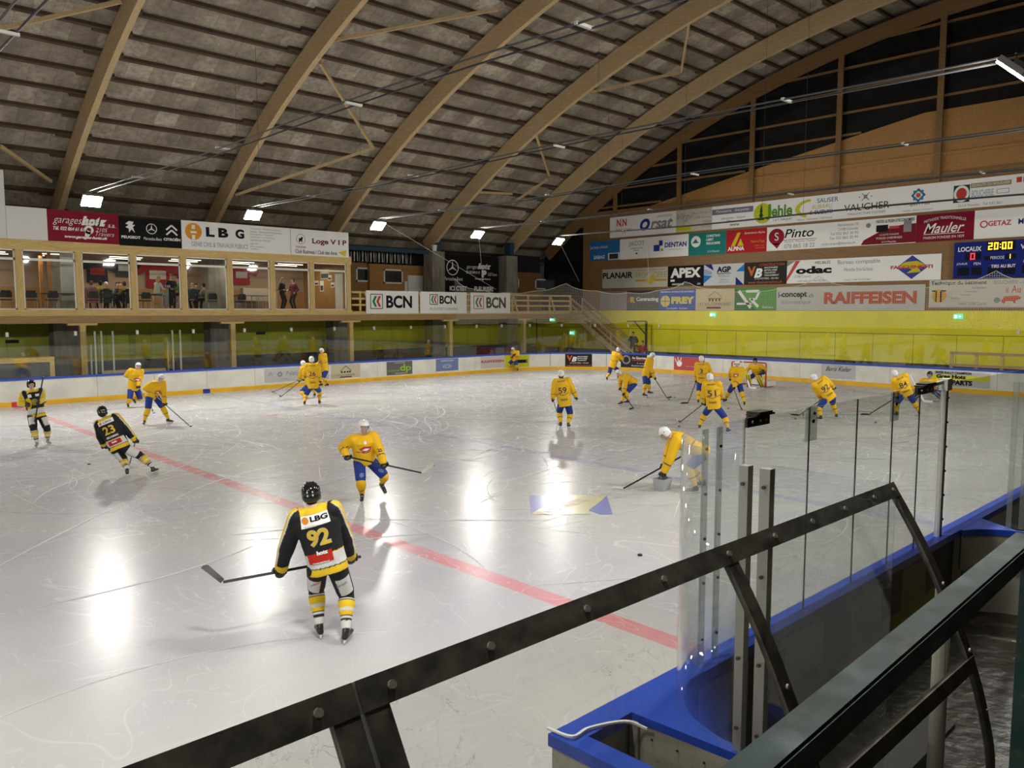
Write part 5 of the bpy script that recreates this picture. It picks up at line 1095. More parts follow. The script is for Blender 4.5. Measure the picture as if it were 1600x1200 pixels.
class Fig: pass
def hand_mesh(hand, axis, palmdir, fore, big=1.0, seg=7):
    """five fingers curled round an axis; fore = direction of the forearm"""
    bm = bmesh.new(); A = axis.normalized(); n = (fore - A * fore.dot(A))
    n = n.normalized() if n.length > 1e-3 else A.orthogonal().normalized(); s = A.cross(n).normalized()
    ellipsoid(bm, hand - n * .02 * big, (.050 * big, .034 * big, .052 * big), Matrix((A, s, n)).transposed(), 10, 8)
    ln = [.9, 1.05, 1.0, .8]
    for i in range(4):
        c = hand + A * ((i - 1.5) * .027 * big); pts = []
        for q in range(5):
            th = pi * .55 - q * .62 * ln[i]; pts.append(c + (n * math.cos(th + pi * .0) * -.0 + (s * math.cos(th) + n * math.sin(th) * 1.0) * .036 * big) + n * .012)
        loft(bm, pts, [.0135 * big, .0135 * big, .0125 * big, .012 * big, .009 * big], seg)
    pts = [hand - A * .05 * big - n * .01, hand - A * .062 * big + n * .02 - s * .02, hand - A * .045 * big + n * .035 - s * .035 * big]
    loft(bm, pts, [.015 * big, .014 * big, .010 * big], seg)
    return bm

def figure(label, J, o, group=None, kind='person'):
    """J: pelvis, neck, head, hl, hr (hands), al, ar (ankles) as Vectors + fwd (body), hfwd (head). o: outfit."""
    vox = o.get('vox', .02); pads = o.get('pads', True)
    pel, nk, hd = J['pelvis'], J['neck'], J['head']; Fw = J['fwd'].normalized()
    T = (nk - pel).normalized(); Ls = V((0, 0, 1)).cross(Fw).normalized(); Ls = (Ls - T * Ls.dot(T)).normalized(); Ff = Ls.cross(T).normalized()   # Ls = person's left, Ff = chest forward
    if Ff.dot(Fw) < 0 and abs(T.z) > .3: pass
    sw = o.get('sw', .205 if pads else .17)
    tw = J.get('twist', 0)
    shl = nk - T * .065 + Ls * sw; shr = nk - T * .065 - Ls * sw
    if 'shrug' in J: shl += T * J['shrug']; shr += T * J['shrug']
    Lh = V((0, 0, 1)).cross(Fw).normalized(); hipl = pel - V((0, 0, .04)) + Lh * .10; hipr = pel - V((0, 0, .04)) - Lh * .10
    down = V((0, 0, -1))
    elL = J.get('el') or ik(shl, J['hl'], .30, .28, Ls * .9 + down * .8 - Ff * .9); elR = J.get('er') or ik(shr, J['hr'], .30, .28, -Ls * .9 + down * .8 - Ff * .9)
    knL = ik(hipl, J['al'], .44, .43, Fw + Lh * .25 + V((0, 0, .1))); knR = ik(hipr, J['ar'], .44, .43, Fw - Lh * .25 + V((0, 0, .1)))
    hf = J.get('hfwd', Fw).normalized(); hup = (hd - nk).normalized() * .5 + V((0, 0, .6)); hl_ = hup.cross(hf).normalized() * 1.0; hup = hf.cross(hl_).normalized(); 
    if hup.z < 0 and (hd - nk).z > -.1: hup = -hup; hl_ = -hl_
    HM = Matrix((hf, hl_, hup)).transposed()
    wl = J['hl'] + (elL - J['hl']).normalized() * .07; wr = J['hr'] + (elR - J['hr']).normalized() * .07
    root = empty('person', (pel.x, pel.y, min(J['al'].z, J['ar'].z) - .12), label, 'person', group)
    # --- body: one continuous surface
    bm = bmesh.new()
    loft(bm, [pel - T * .1, pel, pel + T * .2, nk - T * .12, nk - T * .02, nk + T * .02], [(.15, .11), (.16, .12), (.14, .105), (.17, .11), (.10, .08), (.06, .06)], 14, side=Ls)
    capsule(bm, nk - T * .04, hd - hup * .06, .062, .055, 10)
    ellipsoid(bm, hd + hup * .025, (.095, .076, .105), HM, 16, 12); ellipsoid(bm, hd + hf * .022 - hup * .055, (.068, .055, .065), HM, 12, 8)
    capsule(bm, hd + hf * .094 + hup * .015, hd + hf * .112 - hup * .02, .010, .015, 8)
    for s_ in (-1, 1): ellipsoid(bm, hd + hl_ * .078 * s_ - hf * .005, (.02, .010, .03), HM, 8, 6)
    for a, b, c, r1, r2, r3 in ((shl, elL, wl, .055, .042, .03), (shr, elR, wr, .055, .042, .03), (hipl, knL, J['al'], .085, .058, .042), (hipr, knR, J['ar'], .085, .058, .042)):
        capsule(bm, a, b, r1, r2, 10); capsule(bm, b, c, r2, r3, 10)
    for s_, sh in ((1, shl), (-1, shr)): capsule(bm, nk - T * .07, sh, .07, .055, 10)
    if not pads:
        for hnd, el in ((J['hl'], elL), (J['hr'], elR)):
            fd = (hnd - el).normalized(); A = J.get('grip', Ls); h2 = hand_mesh(hnd, A, Ff, -fd, 1.0, 6); me_ = mesh_from(h2, 'h'); bm.from_mesh(me_); capsule(bm, hnd, el + (hnd - el) * .7, .03, .03, 8)
    body = remesh(bm, min(vox, .017), 2); ob = obj('body', body, o.get('skin', M_skin), root, smooth=True)
    # face
    bm = bmesh.new()
    for s_ in (-1, 1): ellipsoid(bm, hd + hf * .088 + hl_ * .032 * s_ + hup * .022, (.010, .014, .009), HM, 8, 6)
    obj('eyes', bm, M_eye, root); bm = bmesh.new(); ellipsoid(bm, hd + hf * .088 - hup * .062, (.008, .026, .007), HM, 8, 6); obj('mouth', bm, M_lip, root)
    st = o.get('style', 'yellow')
    # --- upper garment
    bm = bmesh.new(); tl = (nk - pel).length
    if pads:
        hem = pel - T * .10
        loft(bm, [hem, pel + T * .05, pel + T * tl * .45, pel + T * tl * .74, nk - T * .05, nk + T * .01], [(.235, .175), (.23, .17), (.24, .175), (.28, .19), (.215, .15), (.105, .10)], 18, side=Ls)
        ar = ((shl, elL, wl), (shr, elR, wr))
        for s_, (a, b, c) in zip((1, -1), ar):
            capsule(bm, nk - T * .075 + Ls * .06 * s_, a - T * .02, .105, .115, 12); capsule(bm, a - T * .01, b, .118, .10, 12); capsule(bm, b, c, .10, .08, 12)
    else:
        hem = pel - T * (.06 if not o.get('coat') else .18); k_ = 1.0 if not o.get('coat') else 1.18
        loft(bm, [hem, pel + T * .1, pel + T * tl * .5, pel + T * tl * .78, nk - T * .05, nk + T * .01], [(.18 * k_, .13 * k_), (.17 * k_, .125 * k_), (.165 * k_, .12 * k_), (.19 * k_, .125 * k_), (.13, .1), (.075, .07)], 16, side=Ls)
        for s_, (a, b, c) in zip((1, -1), ((shl, elL, wl), (shr, elR, wr))):
            capsule(bm, nk - T * .075 + Ls * .05 * s_, a, .075, .07, 10); capsule(bm, a, b, .072 * k_, .056 * k_, 10); capsule(bm, b, c, .056 * k_, .042 * k_, 10)
    jer = remesh(bm, vox, 2 if vox < .015 else 1)
    if pads:      # gentle folds in the cloth
        nrm = [v.normal.copy() for v in jer.vertices]; cos_ = [v.co.copy() for v in jer.vertices]; buf = []
        for c_, n_ in zip(cos_, nrm):
            p = c_ - pel; f_ = math.sin(p.dot(Ls) * 23 + p.dot(T) * 13) * math.sin(p.dot(T) * 19 - p.dot(Ff) * 9 + 1.3) * .0055; buf.extend(c_ + n_ * f_)
        jer.vertices.foreach_set('co', buf)
    def jcol(p):
        t, dt = seg_t(p, pel, nk); q = p - pel; x = q.dot(Ls); f = q.dot(Ff)
        best = None
        for s_, (a, b, c) in zip((1, -1), ((shl, elL, wl), (shr, elR, wr))):
            t1, d1 = seg_t(p, a, b); t2, d2 = seg_t(p, b, c)
            d = min(d1, d2)
            if best is None or d < best[0]: best = (d, s_, a, b, c, t1, d1, t2, d2)
        d, s_, a, b, c, t1, d1, t2, d2 = best
        arm = d < dt - .02 - (.05 if (t1 < .12 and d1 <= d2) else 0)
        if d1 < .13 and t1 > .35: arm = True
        if d2 < .12 and t2 > .05: arm = True
        if st == 'yellow':
            if arm:
                if d2 <= d1 and .42 < t2 < .50: return NAVY
                return YEL
            if abs(t - .34 - .10 * min(1, abs(x) / .22)) < .014: return NAVY
            if f < 0 and abs(x) > .15 and abs(t - .62 - .10 * min(1, abs(x) / .22)) < .014: return NAVY
            return YEL
        if st == 'black':
            if arm:
                arm_ax = (c - a).normalized(); out = (p - (a + arm_ax * (p - a).dot(arm_ax))); oo = (Ls * s_ + V((0, 0, .25))); val = out.normalized().dot(oo.normalized())
                if d2 <= d1 and t2 > .80: return BYEL
                if val > .80: return BYEL
                if val > .68: return WHT
                return BLK
            if t > .93: return BYEL
            side = abs(x) - (.10 + (.93 - t) * .9)
            if t > .80 and side > .02: return BYEL
            if t > .80 and side > .0: return WHT
            if t < -.02: return BYEL
            if t < .0: return BLK
            if t < .22: return WHT
            if t < .235: return BYEL
            return BLK
        if st == 'plain': return o['top']
        return YEL
    paint(jer, jcol); oj = obj('jersey' if pads else 'top', jer, M_cloth, root, smooth=True)
    if vox <= .0125 and pads:
        pass
    # --- lower garment
    bm = bmesh.new(); cp = []
    if pads:
        loft(bm, [pel + V((0, 0, .10)), pel, pel - V((0, 0, .10))], [(.175, .14), (.20, .155), (.19, .15)], 16, side=Lh)
        for s_, h_, kk in ((1, hipl, knL), (-1, hipr, knR)): d_ = (kk - h_); capsule(bm, h_ - V((0, 0, .02)) + Lh * .015 * s_, h_ + d_ * .88, .125, .108, 14)
        sh_ = remesh(bm, vox, 2)
        def scol(p):
            if st == 'yellow': return BLU
            for h_, kk in ((hipl, knL), (hipr, knR)):
                t, dd = seg_t(p, h_, kk)
                if .28 < t < .84 and dd < .16:
                    c = h_ + (kk - h_) * t; r_ = (p - c).normalized(); sd = 1 if h_ is hipl else -1
                    if r_.dot(Lh) * sd > -.35 and abs(r_.dot(Lh)) < .93: return WHT
            return BLK
        paint(sh_, scol); osh = obj('hockey_shorts', sh_, M_cloth, root, smooth=True)
        for s_, kk, an, h_ in ((1, knL, J['al'], hipl), (-1, knR, J['ar'], hipr)):
            bm = bmesh.new(); top = kk + (h_ - kk) * .16; ax = [top]; n_ = 34
            path = [top + (kk - top) * (i / 6) for i in range(6)] + [kk + (an + V((0, 0, .02)) - kk) * (i / n_) for i in range(n_ + 1)]
            rr = []
            for i in range(len(path)):
                u_ = max(0, (i - 6) / n_); r_ = .088 + .014 * math.sin(pi * min(1, u_ * 1.5)) - .034 * max(0, u_ - .25) / .75
                rr.append((r_, r_))
            loft(bm, path, rr, 14); me = mesh_from(bm, 'sock')
            def kcol(p, kk=kk, an=an):
                t = (p - kk).dot(an - kk) / (an - kk).length_squared
                if st == 'yellow': return NAVY if .50 < t < .545 else YEL
                for lim, c in ((.14, BLK), (.18, WHT), (.21, BLK), (.40, BYEL), (.50, WHT), (.60, BYEL), (.63, BLK), (.68, WHT), (.76, BLK)):
                    if t < lim: return c
                return WHT
            paint(me, kcol); obj('sock', me, M_cloth, root, smooth=True)
    else:
        loft(bm, [pel + V((0, 0, .09)), pel, pel - V((0, 0, .09))], [(.155, .11), (.175, .125), (.16, .12)], 14, side=Lh)
        for h_, kk, an in ((hipl, knL, J['al']), (hipr, knR, J['ar'])): capsule(bm, h_, kk, .095, .068, 12); capsule(bm, kk, an, .068, .055, 12)
        tr_ = remesh(bm, max(vox, .015), 1); paint(tr_, lambda p: o['bottom']); obj('trousers', tr_, M_cloth, root, smooth=True)
    # --- feet
    for s_, an, kk in ((1, J['al'], knL), (-1, J['ar'], knR)):
        td = J.get('toeL' if s_ > 0 else 'toeR', Fw).normalized(); sd = (kk - an).normalized(); fu = V((0, 0, 1))
        fu = J.get('footup', V((0, 0, 1))); fu = (fu - td * fu.dot(td)).normalized(); lat = td.cross(fu)
        bm = bmesh.new(); sole = an - fu * .075
        if pads:
            loft(bm, [an + sd * .10, an + sd * .04, an - fu * .02 - td * .01, an - fu * .06 - td * .015], [(.05, .058), (.046, .055), (.045, .062), (.042, .058)], 12, side=lat)
            loft(bm, [sole - td * .075 + fu * .015, sole - td * .05 + fu * .02, sole + td * .05 + fu * .02, sole + td * .14 + fu * .012, sole + td * .195 + fu * .002, sole + td * .215], [(.03, .03), (.04, .042), (.043, .045), (.045, .036), (.036, .026), (.015, .012)], 12, side=lat)
            sk = remesh(bm, .012 if vox < .015 else .018, 1); osk = obj('skate_boot', sk, M_skate if not o.get('grey_skate') else M_grey_skate, root, smooth=True)
            bm = bmesh.new()
            for a_, b_ in ((-.065, .015), (.075, .16)): loft(bm, [sole + td * a_ - fu * .012, sole + td * (a_ + .01) - fu * .045, sole + td * (b_ - .01) - fu * .045, sole + td * b_ - fu * .012], [.014, .012, .012, .014], 6, side=lat)
            bar(bm, sole - td * .085 - fu * .038, sole + td * .18 - fu * .038, .014, .02, up=fu); obj('blade_holder', bm, M_holder, osk)
            bm = bmesh.new(); bar(bm, sole - td * .095 - fu * .056, sole + td * .195 - fu * .056, .005, .022, up=fu); obj('blade', bm, M_blade, osk)
            if vox < .015:
                bm = bmesh.new()
                for q in range(5): c = an + td * (.035 + .018 * q) + fu * (.03 - .022 * q); loft(bm, [c - lat * .03, c + td * .01 + fu * .008, c + lat * .03], .003, 5)
                obj('laces', bm, M_whiteink, osk)
        else:
            loft(bm, [sole - td * .06 + fu * .02, sole + td * .02 + fu * .03, sole + td * .12 + fu * .012, sole + td * .18 + fu * .0], [(.034, .035), (.042, .045), (.045, .03), (.02, .015)], 10, side=lat); obj('shoe', bm, pm(o.get('shoes', (.03, .03, .03))), root, smooth=True)
    # --- gloves
    if pads:
        for nm, hnd, el in (('l', J['hl'], elL), ('r', J['hr'], elR)):
            fd = (el - hnd).normalized(); A = J.get('grip' + nm, J.get('grip', Ls)); bm = hand_mesh(hnd, A, Ff, fd, 1.35, 8)
            gm = bm
            og = obj('glove', gm, o.get('glove', M_glove), root, smooth=True)
            bm = bmesh.new(); loft(bm, [hnd + fd * .03, hnd + fd * .09, hnd + fd * .16], [(.052, .045), (.060, .055), (.074, .068)], 12); obj('cuff', bm, o.get('glove', M_glove), og, smooth=True)
            if vox < .02:
                bm = bmesh.new()
                for q in (-.05, -.015, .02): loft(bm, [hnd + A.normalized() * q + fd * .02 + A.cross(fd).normalized() * .035, hnd + A.normalized() * q + fd * .045 + A.cross(fd).normalized() * .045], .008, 5)
                loft(bm, [hnd + fd * .098, hnd + fd * .108], [(.062, .057), (.064, .059)], 12); obj('trim', bm, M_glovew, og)
    # --- head wear
    hk = o.get('helmet')
    if hk:
        hm = M_helmW if hk == 'white' else M_helmB; bm = bmesh.new()
        ellipsoid(bm, hd + hup * .05 - hf * .005, (.132, .112, .112), HM, 20, 14); ellipsoid(bm, hd - hf * .045 - hup * .012, (.09, .104, .085), HM, 16, 10)
        for s_ in (-1, 1): ellipsoid(bm, hd + hl_ * .088 * s_ - hup * .015 - hf * .01, (.045, .025, .055), HM, 10, 8)
        sh_ = remesh(bm, .011 if vox < .015 else .016, 1)
        # carve the face opening
        bm = bmesh.new(); bm.from_mesh(sh_); kill = []
        for v in bm.verts:
            q = v.co - hd
            if q.dot(hf) > .045 and q.dot(hup) < .050: kill.append(v)
            elif q.dot(hup) < -.075: kill.append(v)
        bmesh.ops.delete(bm, geom=kill, context='VERTS'); bm.to_mesh(sh_); bm.free()
        oh = obj('helmet', sh_, hm, root, smooth=True)
        bm = bmesh.new()
        for s_ in (-1, 1):
            for a_, b_ in ((-.02, .08), ):
                c = hd + hup * .16 + hl_ * .035 * s_; loft(bm, [c + hf * .06 - hup * .02, c, c - hf * .07 - hup * .03], [.006, .010, .006], 6)
            ellipsoid(bm, hd + hl_ * .108 * s_ + hup * .02, (.014, .006, .014), HM, 8, 6)
        obj('ridge', bm, hm, oh, smooth=True)
        if vox < .015:
            bm = bmesh.new()
            for s_ in (-1, 1):
                for q in (-.04, .0): ellipsoid(bm, hd + hup * .06 + hl_ * (.03 * s_) - hf * .128 + hup * q, (.006, .009, .013), HM, 8, 6)
            obj('vent', bm, M_glovew if hk == 'black' else M_ink, oh)
            st_ = put = None
        if hk == 'white':
            bm = bmesh.new(); ellipsoid(bm, hd + hup * .07 + hl_ * .107, (.016, .006, .012), HM, 8, 6); ellipsoid(bm, hd + hup * .07 - hf * .132, (.006, .014, .012), HM, 8, 6); obj('sticker', bm, pm((.03, .05, .2)), oh)
        if o.get('cage') == 'wire':
            bm = bmesh.new()
            def cp_(a, e): return hd + (hf * math.cos(a) * math.cos(e) * .142 + hl_ * math.sin(a) * math.cos(e) * .105 + hup * (math.sin(e) * .13 - .02))
            for e in (-.9, -.55, -.2, .1, .38): loft(bm, [cp_(a, e) for a in (-1.3, -.9, -.45, 0, .45, .9, 1.3)], .003, 5)
            for a in (-1.0, -.6, -.2, .2, .6, 1.0): loft(bm, [cp_(a, e) for e in (-1.0, -.6, -.2, .2, .45)], .003, 5)
            obj('face_cage', bm, M_cage, oh)
        elif o.get('cage') == 'visor':
            bm = bmesh.new(); r_ = []
            for i in range(9):
                a = -1.1 + 2.2 * i / 8; c = hd + hf * (math.cos(a) * .14) + hl_ * (math.sin(a) * .112); r_.append((bm.verts.new(c + hup * .055), bm.verts.new(c - hup * .03)))
            for a_, b_ in zip(r_, r_[1:]): bm.faces.new([a_[0], b_[0], b_[1], a_[1]])
            obj('visor', bm, glassvis, oh)
    hc = o.get('hair')
    if hc:
        bm = bmesh.new(); ln = o.get('hairlen', 0)
        if not hk:
            ellipsoid(bm, hd + hup * .045 - hf * .012, (.103, .088, .100), HM, 14, 10); ellipsoid(bm, hd - hf * .04 - hup * .01, (.07, .082, .08), HM, 12, 8)
        if ln:
            for s_ in (-1, 0, 1): capsule(bm, hd - hf * .06 + hl_ * .045 * s_ - hup * .02, hd - hf * .085 + hl_ * .05 * s_ - V((0, 0, ln)), .05, .03, 10)
        elif hk: ellipsoid(bm, hd - hf * .06 - hup * .07, (.05, .07, .035), HM, 10, 8)
        hme = remesh(bm, .014, 1)
        if not hk:
            bm = bmesh.new(); bm.from_mesh(hme); kill = [v for v in bm.verts if (v.co - hd).dot(hf) > .045 and (v.co - hd).dot(hup) < .055]
            bmesh.ops.delete(bm, geom=kill, context='VERTS'); bm.to_mesh(hme); bm.free()
        obj('hair', hme, pm(hc, .6), root, smooth=True)
    f = Fig(); f.root, f.jersey, f.T, f.Ls, f.Ff, f.pel, f.nk, f.Fw, f.hd, f.HM = root, oj, T, Ls, Ff, pel, nk, Fw, hd, HM
    f.knL, f.knR, f.J, f.hf, f.hup, f.hl_ = knL, knR, J, hf, hup, hl_
    f.shorts = osh if pads else None; f.elL, f.elR, f.shl, f.shr = elL, elR, shl, shr
    return f
glassvis = glassmat('clear visor', haze=.03)

def decal(f, target, s, center, right, up, w_, h_, direction, m, parent, bold=.04, name='lettering', polys=None, off=.006, cut=.03):
    """lay lettering or a shape onto the cloth by projecting it along a direction"""
    if polys is None:
        vs, fs, asp = text_mesh(s, bold); bm = bmesh.new(); vv = [bm.verts.new((a - .5, b - .5, 0)) for a, b in vs]
        for q in fs:
            try: bm.faces.new([vv[i] for i in q])
            except ValueError: pass
    else:
        bm = bmesh.new()
        for pl in polys: bm.faces.new([bm.verts.new((x, y, 0)) for x, y in pl])
    for v in bm.verts: v.co.x *= w_; v.co.y *= h_
    for ax, L in ((0, w_), (1, h_)):
        n = int(L / cut)
        for i in range(1, n + 1):
            c = -L / 2 + L * i / (n + 1); g = bm.verts[:] + bm.edges[:] + bm.faces[:]; no = [0, 0, 0]; no[ax] = 1; co = [0, 0, 0]; co[ax] = c
            bmesh.ops.bisect_plane(bm, geom=g, plane_co=co, plane_no=no)
    me = target.data; bvh = BVHTree.FromPolygons([v.co for v in me.vertices], [tuple(p.vertices) for p in me.polygons])
    R = right.normalized(); U = up.normalized(); D = direction.normalized(); dead = []
    for v in bm.verts:
        p = center + R * v.co.x + U * v.co.y; hit = bvh.ray_cast(p - D * .6, D)
        if hit[0] is None or (hit[0] - p).length > .5: dead.append(v); v.co = p
        else: v.co = hit[0] - D * off
    bmesh.ops.delete(bm, geom=dead, context='VERTS')
    if not bm.faces: bm.free(); return None
    return obj(name, bm, m, parent)

def stick(label, heel, end, toe_dir, over=.0, blade='black', group='hockey sticks', length=None, tape=False):
    d = (end - heel).normalized(); e = end + d * over
    t = empty('hockey_stick', heel, label, 'hockey stick', group)
    bm = bmesh.new(); bar(bm, heel + d * .02, e, .020, .030, up=toe_dir); obj('shaft', bm, M_stick, t)
    bm = bmesh.new(); td = toe_dir.normalized(); up = d - td * d.dot(td)
    up = V((0, 0, 1)) if up.length < .2 else up.normalized()
    side = td.cross(up).normalized(); prev = None; n = 8; R = []
    for i in range(n + 1):
        q = i / n; c = heel + td * (.29 * q) + side * (.03 * q * q) ; hh = .030 + .008 * q - (.02 if i == n else 0)
        R.append([bm.verts.new(c + side * a + up * b) for a, b in ((-.006, -.012), (.006, -.012), (.006, hh * 2 - .012), (-.006, hh * 2 - .012))])
    for i in range(n):
        for a in range(4): bm.faces.new([R[i][a], R[i][(a+1) % 4], R[i+1][(a+1) % 4], R[i+1][a]])
    bm.faces.new(R[0]); bm.faces.new(R[-1][::-1]); bmesh.ops.recalc_face_normals(bm, faces=bm.faces)
    obj('blade', bm, M_stick if blade == 'black' else M_stickp, t)
    bm = bmesh.new(); loft(bm, [e - d * .02, e], .019, 8); obj('butt_end', bm, M_stick if blade == 'black' else M_whiteink, t)
    return t

def player(label, fl, fr, hip, neck, head, hands, facing, o, stk=None, lift=(0, 0), nd=None, hz=None, number=None, back=True, name=None, fac_head=None, toe=(None, None), hd_depth=None):
    """pixel description of a pose: fl, fr = image-left / image-right blade contacts; hands likewise. facing: degrees, 0 toward the camera, 180 away, 90 to image right."""
    toward = math.cos(math.radians(facing)) > 0
    gl = PZ(*fl, 0) if not lift[0] else None; gr = PZ(*fr, 0) if not lift[1] else None
    base = (gl + gr) / 2 if gl and gr else (gl or gr)
    def Q(px, dd=0.0):
        d = ray(*px); t = (base - EYE).dot(FWH) + dd; return EYE + d * (t / d.dot(FWH))
    def clampd(p):      # keep both feet within reach of each other in depth
        return p
    if gl and gr:
        d0, d1 = (gl - base).dot(FWH), (gr - base).dot(FWH); lim = o.get('spread', .55)
    if lift[0]: gl = Q(fl, lift[0])
    if lift[1]: gr = Q(fr, lift[1])
    lF = V((base.x, base.y, 0)).normalized(); lR = lF.cross(V((0, 0, 1))); a = math.radians(facing); Fw = (-lF * math.cos(a) + lR * math.sin(a)).normalized()
    al, ar_ = gl + V((0, 0, .145)), gr + V((0, 0, .145))
    pel = Q(hip); dn = V(Q(neck) - pel); lat = dn.length; want = o.get('torso', .54)
    dep = math.sqrt(max(0, want**2 - lat**2)) if lat < want else 0
    sgn = Fw.dot(FWH); nk = Q(neck, dep * (1 if sgn > 0 else -1)) if nd is None else Q(neck, nd)
    ndv = (nk - pel).dot(FWH)
    hfw = Fw
    if fac_head is not None: b = math.radians(fac_head); hfw = (-lF * math.cos(b) + lR * math.sin(b)).normalized()
    if o.get('look', 0): hfw = (hfw - V((0, 0, o['look']))).normalized()
    hdp = Q(head, ndv + (.06 * sgn if hd_depth is None else hd_depth))
    hdp = nk + (hdp - nk).normalized() * .155
    hdz = [(.30 * sgn + ndv * .5) if z is None else z for z in (hz or (None, None))]
    A, B_ = Q(hands[0], hdz[0]), Q(hands[1], hdz[1])
    st = None
    if stk:
        heel = PZ(*stk['heel'], .03) if not stk.get('air') else Q(stk['heel'], stk['air']); prim = A if stk.get('hand', 'l') == 'l' else B_
        dd = (prim - heel).normalized(); Lm = (prim - heel).length
        if stk.get('two', True):
            oth = hands[1] if stk.get('hand', 'l') == 'l' else hands[0]; best = None
            for q in range(-10, 60):
                p = heel + dd * (Lm + .03 * q); dv = p - EYE; z_ = dv.dot(fwd); uu = 800 + F * dv.dot(rt) / z_; vv = 600 - F * dv.dot(upv) / z_; e_ = (uu - oth[0])**2 + (vv - oth[1])**2
                if best is None or e_ < best[0]: best = (e_, p)
            p2 = best[1]
            if (p2 - prim).length < .14: p2 = prim + dd * .28
            if stk.get('hand', 'l') == 'l': B_ = p2
            else: A = p2
            end = p2 + dd * .12 if (p2 - heel).length > Lm else prim + dd * .12
        else: end = prim + dd * stk.get('over', .1)
        toe = PZ(*stk['toe'], .03) if not stk.get('air') else Q(stk['toe'], stk['air'] + stk.get('tair', 0)); grip = dd; st = (heel, end, toe - heel)
    cw = Fw.cross(V((0, 0, 1)))     # person's right
    def split(p, q): return (p, q) if toward_left(p, q) else (q, p)
    lft = V((0, 0, 1)).cross(Fw)
    sA, sB = A.dot(lft), B_.dot(lft)
    if abs(math.cos(a)) > .35: LH, RH = (B_, A) if toward else (A, B_)
    else: LH, RH = (A, B_) if sA > sB else (B_, A)
    if o.get('swap'): LH, RH = RH, LH
    fA, fB = al, ar_
    if fA.dot(lft) > fB.dot(lft): LF, RF = fA, fB
    else: LF, RF = fB, fA
    def reach(sh, p):
        return p
    J = dict(pelvis=pel, neck=nk, head=hdp, hl=LH, hr=RH, al=LF, ar=RF, fwd=Fw, hfwd=hfw)
    if st: J['grip'] = (st[1] - st[0]).normalized()
    tl_, tr_ = o.get('toes', (0, 0)); rot = lambda d, v: Quaternion((0, 0, 1), math.radians(d)) @ v
    lf_lift = lift[0] if LF is al else lift[1]; rf_lift = lift[1] if RF is ar_ else lift[0]
    J['toeL'] = rot(15 + tl_, Fw); J['toeR'] = rot(-15 + tr_, Fw)
    if lf_lift: J['toeL'] = (J['toeL'] + V((0, 0, -.7 if o.get('liftdown', 1) else 0))).normalized()
    if rf_lift: J['toeR'] = (J['toeR'] + V((0, 0, -.7 if o.get('liftdown', 1) else 0))).normalized()
    f = figure(label, J, o)
    if st:
        stick(stk['label'], st[0], st[1], st[2], blade=stk.get('blade', 'black'))
    # numbers and lettering
    T, Ls, Ff = f.T, f.Ls, f.Ff; tl = (f.nk - f.pel).length
    isback = back; dr = Ff if isback else -Ff; Rr = -Ls if isback else Ls      # reading direction
    if isback: Rr = -Ls; 
    Rr = (Ls * -1) if isback else Ls
    if isback: Rr = -Ls
    # viewed from behind the person's left is the viewer's left
    Rr = -Ls if isback else Ls
    if number and isback:
        if o['style'] == 'yellow':
            decal(f, f.jersey, number, f.pel + T * tl * .55, Rr, T, .27 if len(number) > 1 else .13, .20, dr, NUMB, f.jersey, bold=.012, name='back_number')
            decal(f, f.jersey, name or 'SPONSOR', f.pel + T * tl * .92, Rr, T, .25, .045, dr, NUMB, f.jersey, bold=.02, name='name_lettering')
            decal(f, f.jersey, 'Valsainte', f.pel + T * tl * .18, Rr, T, .26, .09, dr, OLV, f.jersey, bold=.03, name='sponsor_lettering')
    if o['style'] == 'yellow' and not isback:
        decal(f, f.jersey, '', f.pel + T * tl * .5, Rr, T, .26, .14, dr, REDM, f.jersey, polys=[[(-.5, .1), (-.1, .5), (.5, .3), (.35, -.3), (-.2, -.5)]], name='chest_crest')
        decal(f, f.jersey, '', f.pel + T * tl * .49, Rr, T, .16, .06, dr, M_whiteink, f.jersey, polys=[[(-.5, -.1), (.0, .5), (.5, .2), (.1, -.5)]], name='chest_crest', off=.010)
    return f
NUMB = mat('navy number print', (.02, .015, .07), .6); OLV = mat('olive print', (.20, .15, .02), .6); REDM = mat('crest red', (.42, .05, .04), .6)
def YO(**k): d = dict(style='yellow', helmet='white', vox=.02, pads=True); d.update(k); return d
def BO(**k): d = dict(style='black', helmet='black', vox=.0115, pads=True); d.update(k); return d

